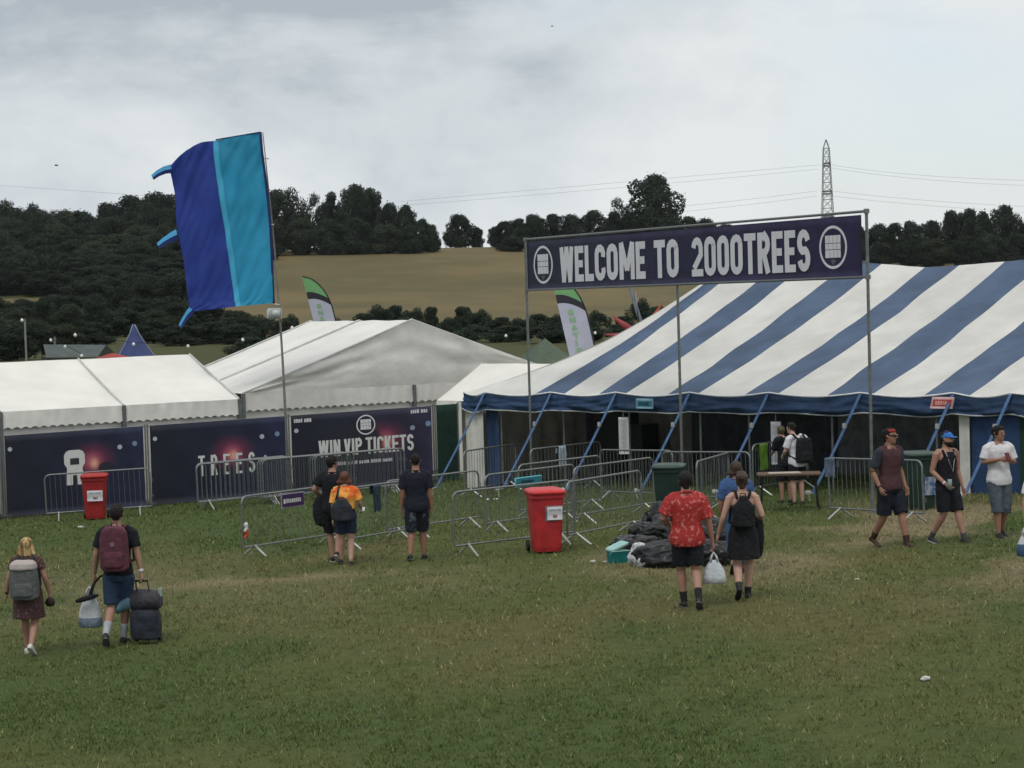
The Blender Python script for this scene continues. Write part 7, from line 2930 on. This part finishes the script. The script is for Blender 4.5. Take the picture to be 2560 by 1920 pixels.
    strings = [
        ('string of festoon bulbs sagging in front of the left wood', [(55, 801), (118, 820), (188, 838), (260, 853), (334, 861), (402, 866), (470, 866), (540, 860), (607, 850), (670, 837), (730, 820)], 66, (0, 2, 4, 6, 8, 10)),
        ('short string of festoon bulbs over the shed roof', [(55, 801), (92, 834), (127, 851), (163, 867), (204, 890)], 68, (2, 3, 4)),
        ('string of festoon bulbs sagging across the hedge below the welcome banner', [(730, 820), (900, 838), (1080, 846), (1265, 840), (1380, 838), (1488, 833), (1600, 815)], 70, (3, 5)),
    ]
    for lab, pts, d, bul in strings:
        W = [P(x, y, d) for x, y in pts]
        t = thing('festoon_lights', lab, 'string lights', W[0])
        b = bmesh.new()
        tube(b, [w + Vector((0, 0, 0.07)) for w in W], 0.009, 5)
        wire = obj('wire', b, WIRE, t, True, True)
        for k in bul:
            b = bmesh.new()
            r = 0.055
            loft(b, [ell(W[k] + Vector((0, 0, z)), q, q, 12) for z, q in ((-r, 0.012), (-r * 0.7, r * 0.75), (0, r), (r * 0.7, r * 0.7), (r * 1.2, 0.02))])
            obj('bulb', b, BULB, t, True, True)

    # pylon and cables
    d = 900
    tip = P(2065, 349, d)
    g0 = gz(tip.x, d)
    t = thing('pylon', 'tall grey lattice electricity pylon on the skyline above the welcome banner', 'pylon', (tip.x, d, g0))
    Ht = tip.z - g0
    prof = [(0, 0.15), (0.06, 1.35), (0.155, 1.55), (0.33, 2.0), (0.50, 2.45), (0.60, 3.4), (0.78, 5.2), (1.0, 7.5)]

    def hw(f):
        return float(np.interp(f, [a for a, _ in prof], [b_ for _, b_ in prof]))
    b = bmesh.new()
    fs = list(np.linspace(0.0, 1.0, 19))
    for f0, f1 in zip(fs, fs[1:]):
        z0, z1 = Ht * (1 - f0), Ht * (1 - f1)
        a, c2 = hw(f0), hw(f1)
        q0 = [(-a, -a), (a, -a), (a, a), (-a, a)]
        q1 = [(-c2, -c2), (c2, -c2), (c2, c2), (-c2, c2)]
        for i in range(4):
            j = (i + 1) % 4
            tube(b, [(q0[i][0], q0[i][1], z0), (q1[i][0], q1[i][1], z1)], 0.13, 4)
            tube(b, [(q0[i][0], q0[i][1], z0), (q1[j][0], q1[j][1], z1)], 0.09, 4)
            tube(b, [(q0[j][0], q0[j][1], z0), (q1[i][0], q1[i][1], z1)], 0.09, 4)
            tube(b, [(q1[i][0], q1[i][1], z1), (q1[j][0], q1[j][1], z1)], 0.09, 4)
    GALV = mat('pylon_steel', (0.27, 0.275, 0.28), 0.6, 0.1, 0.2)
    obj('lattice_mast', b, GALV, t)
    for f, ln in ((0.155, 6.5), (0.335, 8.5), (0.50, 7.0)):
        b = bmesh.new()
        z = Ht * (1 - f)
        w0 = hw(f)
        for s in (-1, 1):
            for x in (-w0, w0):
                tube(b, [(x, s * w0, z), (0, s * (w0 + ln), z + 0.3)], 0.13, 4)
                tube(b, [(x, s * w0, z - 2.0), (0, s * (w0 + ln), z + 0.3)], 0.13, 4)
        for x in (-w0, w0):
            tube(b, [(x, -w0, z), (x, w0, z)], 0.2, 4)
            tube(b, [(-w0, x, z - 1.1), (w0, x, z - 1.1)], 0.22, 4)
            tube(b, [(-w0, x, z), (w0, x, z)], 0.22, 4)
        obj('crossarm', b, GALV, t)
    cab = mat('grey_cable', (0.30, 0.31, 0.32), 0.6, 0.1, 0.2)
    runs = [((2050, 412), (1560, 455), (1000, 504), 'upper near power cable running left from the pylon to the lower sky'),
            ((2044, 423), (1560, 468), (1000, 514), 'upper far power cable running left from the pylon'),
            ((2042, 477), (1760, 510), (1480, 532), 'lower near power cable running left from the pylon behind the big tree'),
            ((2042, 490), (1840, 515), (1600, 540), 'lower far power cable running left from the pylon just over the banner'),
            ((2078, 412), (2330, 440), (2640, 452), 'upper near power cable running right from the pylon'),
            ((2080, 420), (2330, 450), (2640, 466), 'upper far power cable running right from the pylon'),
            ((2086, 478), (2330, 502), (2640, 520), 'lower near power cable running right from the pylon to the wood'),
            ((2084, 490), (2300, 512), (2640, 536), 'lower far power cable running right from the pylon to the wood'),
            ((-60, 460), (180, 476), (420, 494), 'faint power cable crossing the sky over the left wood')]
    for a, m_, c2, lab in runs:
        pts = []
        for k in range(25):
            f = k / 24
            x = (1 - f) ** 2 * a[0] + 2 * f * (1 - f) * (2 * m_[0] - (a[0] + c2[0]) / 2) + f * f * c2[0]
            y = (1 - f) ** 2 * a[1] + 2 * f * (1 - f) * (2 * m_[1] - (a[1] + c2[1]) / 2) + f * f * c2[1]
            pts.append(P(x, y, 896))
        b = bmesh.new()
        tube(b, pts, 0.05, 4)
        solo('power_cable', b, cab, lab, 'cable', pts[0], 'power cables of the pylon line')

    # two birds high in the sky
    for px, py, d, s, lab in ((141, 414, 130, 0.17, 'small dark bird in the sky left of the blue flag'), (1380, 66, 150, 0.13, 'tiny dark bird high in the middle of the sky')):
        c = P(px, py, d)
        b = bmesh.new()
        tube(b, [c + Vector((-s * 0.7, 0, 0)), c + Vector((-s * 0.2, 0, 0.01)), c + Vector((s * 0.4, 0, 0.02)), c + Vector((s * 0.75, 0, 0.03))], [0.01, s * 0.2, s * 0.22, 0.02], 8)
        for q in (-1, 1):
            vs = [c + Vector((-s * 0.15, 0, 0.03)), c + Vector((s * 0.3, 0, 0.03)), c + Vector((s * 0.1, q * s * 0.8, s * 0.45)), c + Vector((-s * 0.35, q * s * 1.5, s * 0.2))]
            lo = [v - Vector((0, 0, 0.012)) for v in vs]
            loft(b, [lo, vs])
        solo('bird', b, mat('bird_feathers', (0.03, 0.03, 0.03), 0.8), lab, 'bird', c - Vector((0, 0, s * 0.2)), smooth=False)


build_background()


def build_haze():
    b = bmesh.new()
    box(b, (0, 500, 40), (1400, 1200, 170))
    m = bpy.data.materials.new('haze_air')
    m.use_nodes = True
    nt = m.node_tree
    nt.nodes.clear()
    out = N(nt, 'ShaderNodeOutputMaterial')
    pv = N(nt, 'ShaderNodeVolumePrincipled')
    pv.inputs['Color'].default_value = (0.86, 0.92, 0.98, 1)
    pv.inputs['Density'].default_value = 0.000042
    nt.links.new(pv.outputs[0], out.inputs['Volume'])
    o = obj('haze', b, m)
    tag(o, 'thin summer haze lying over the valley and the hill', 'haze', kind='stuff')


build_haze()
bpy.data.scenes.remove(TMP)
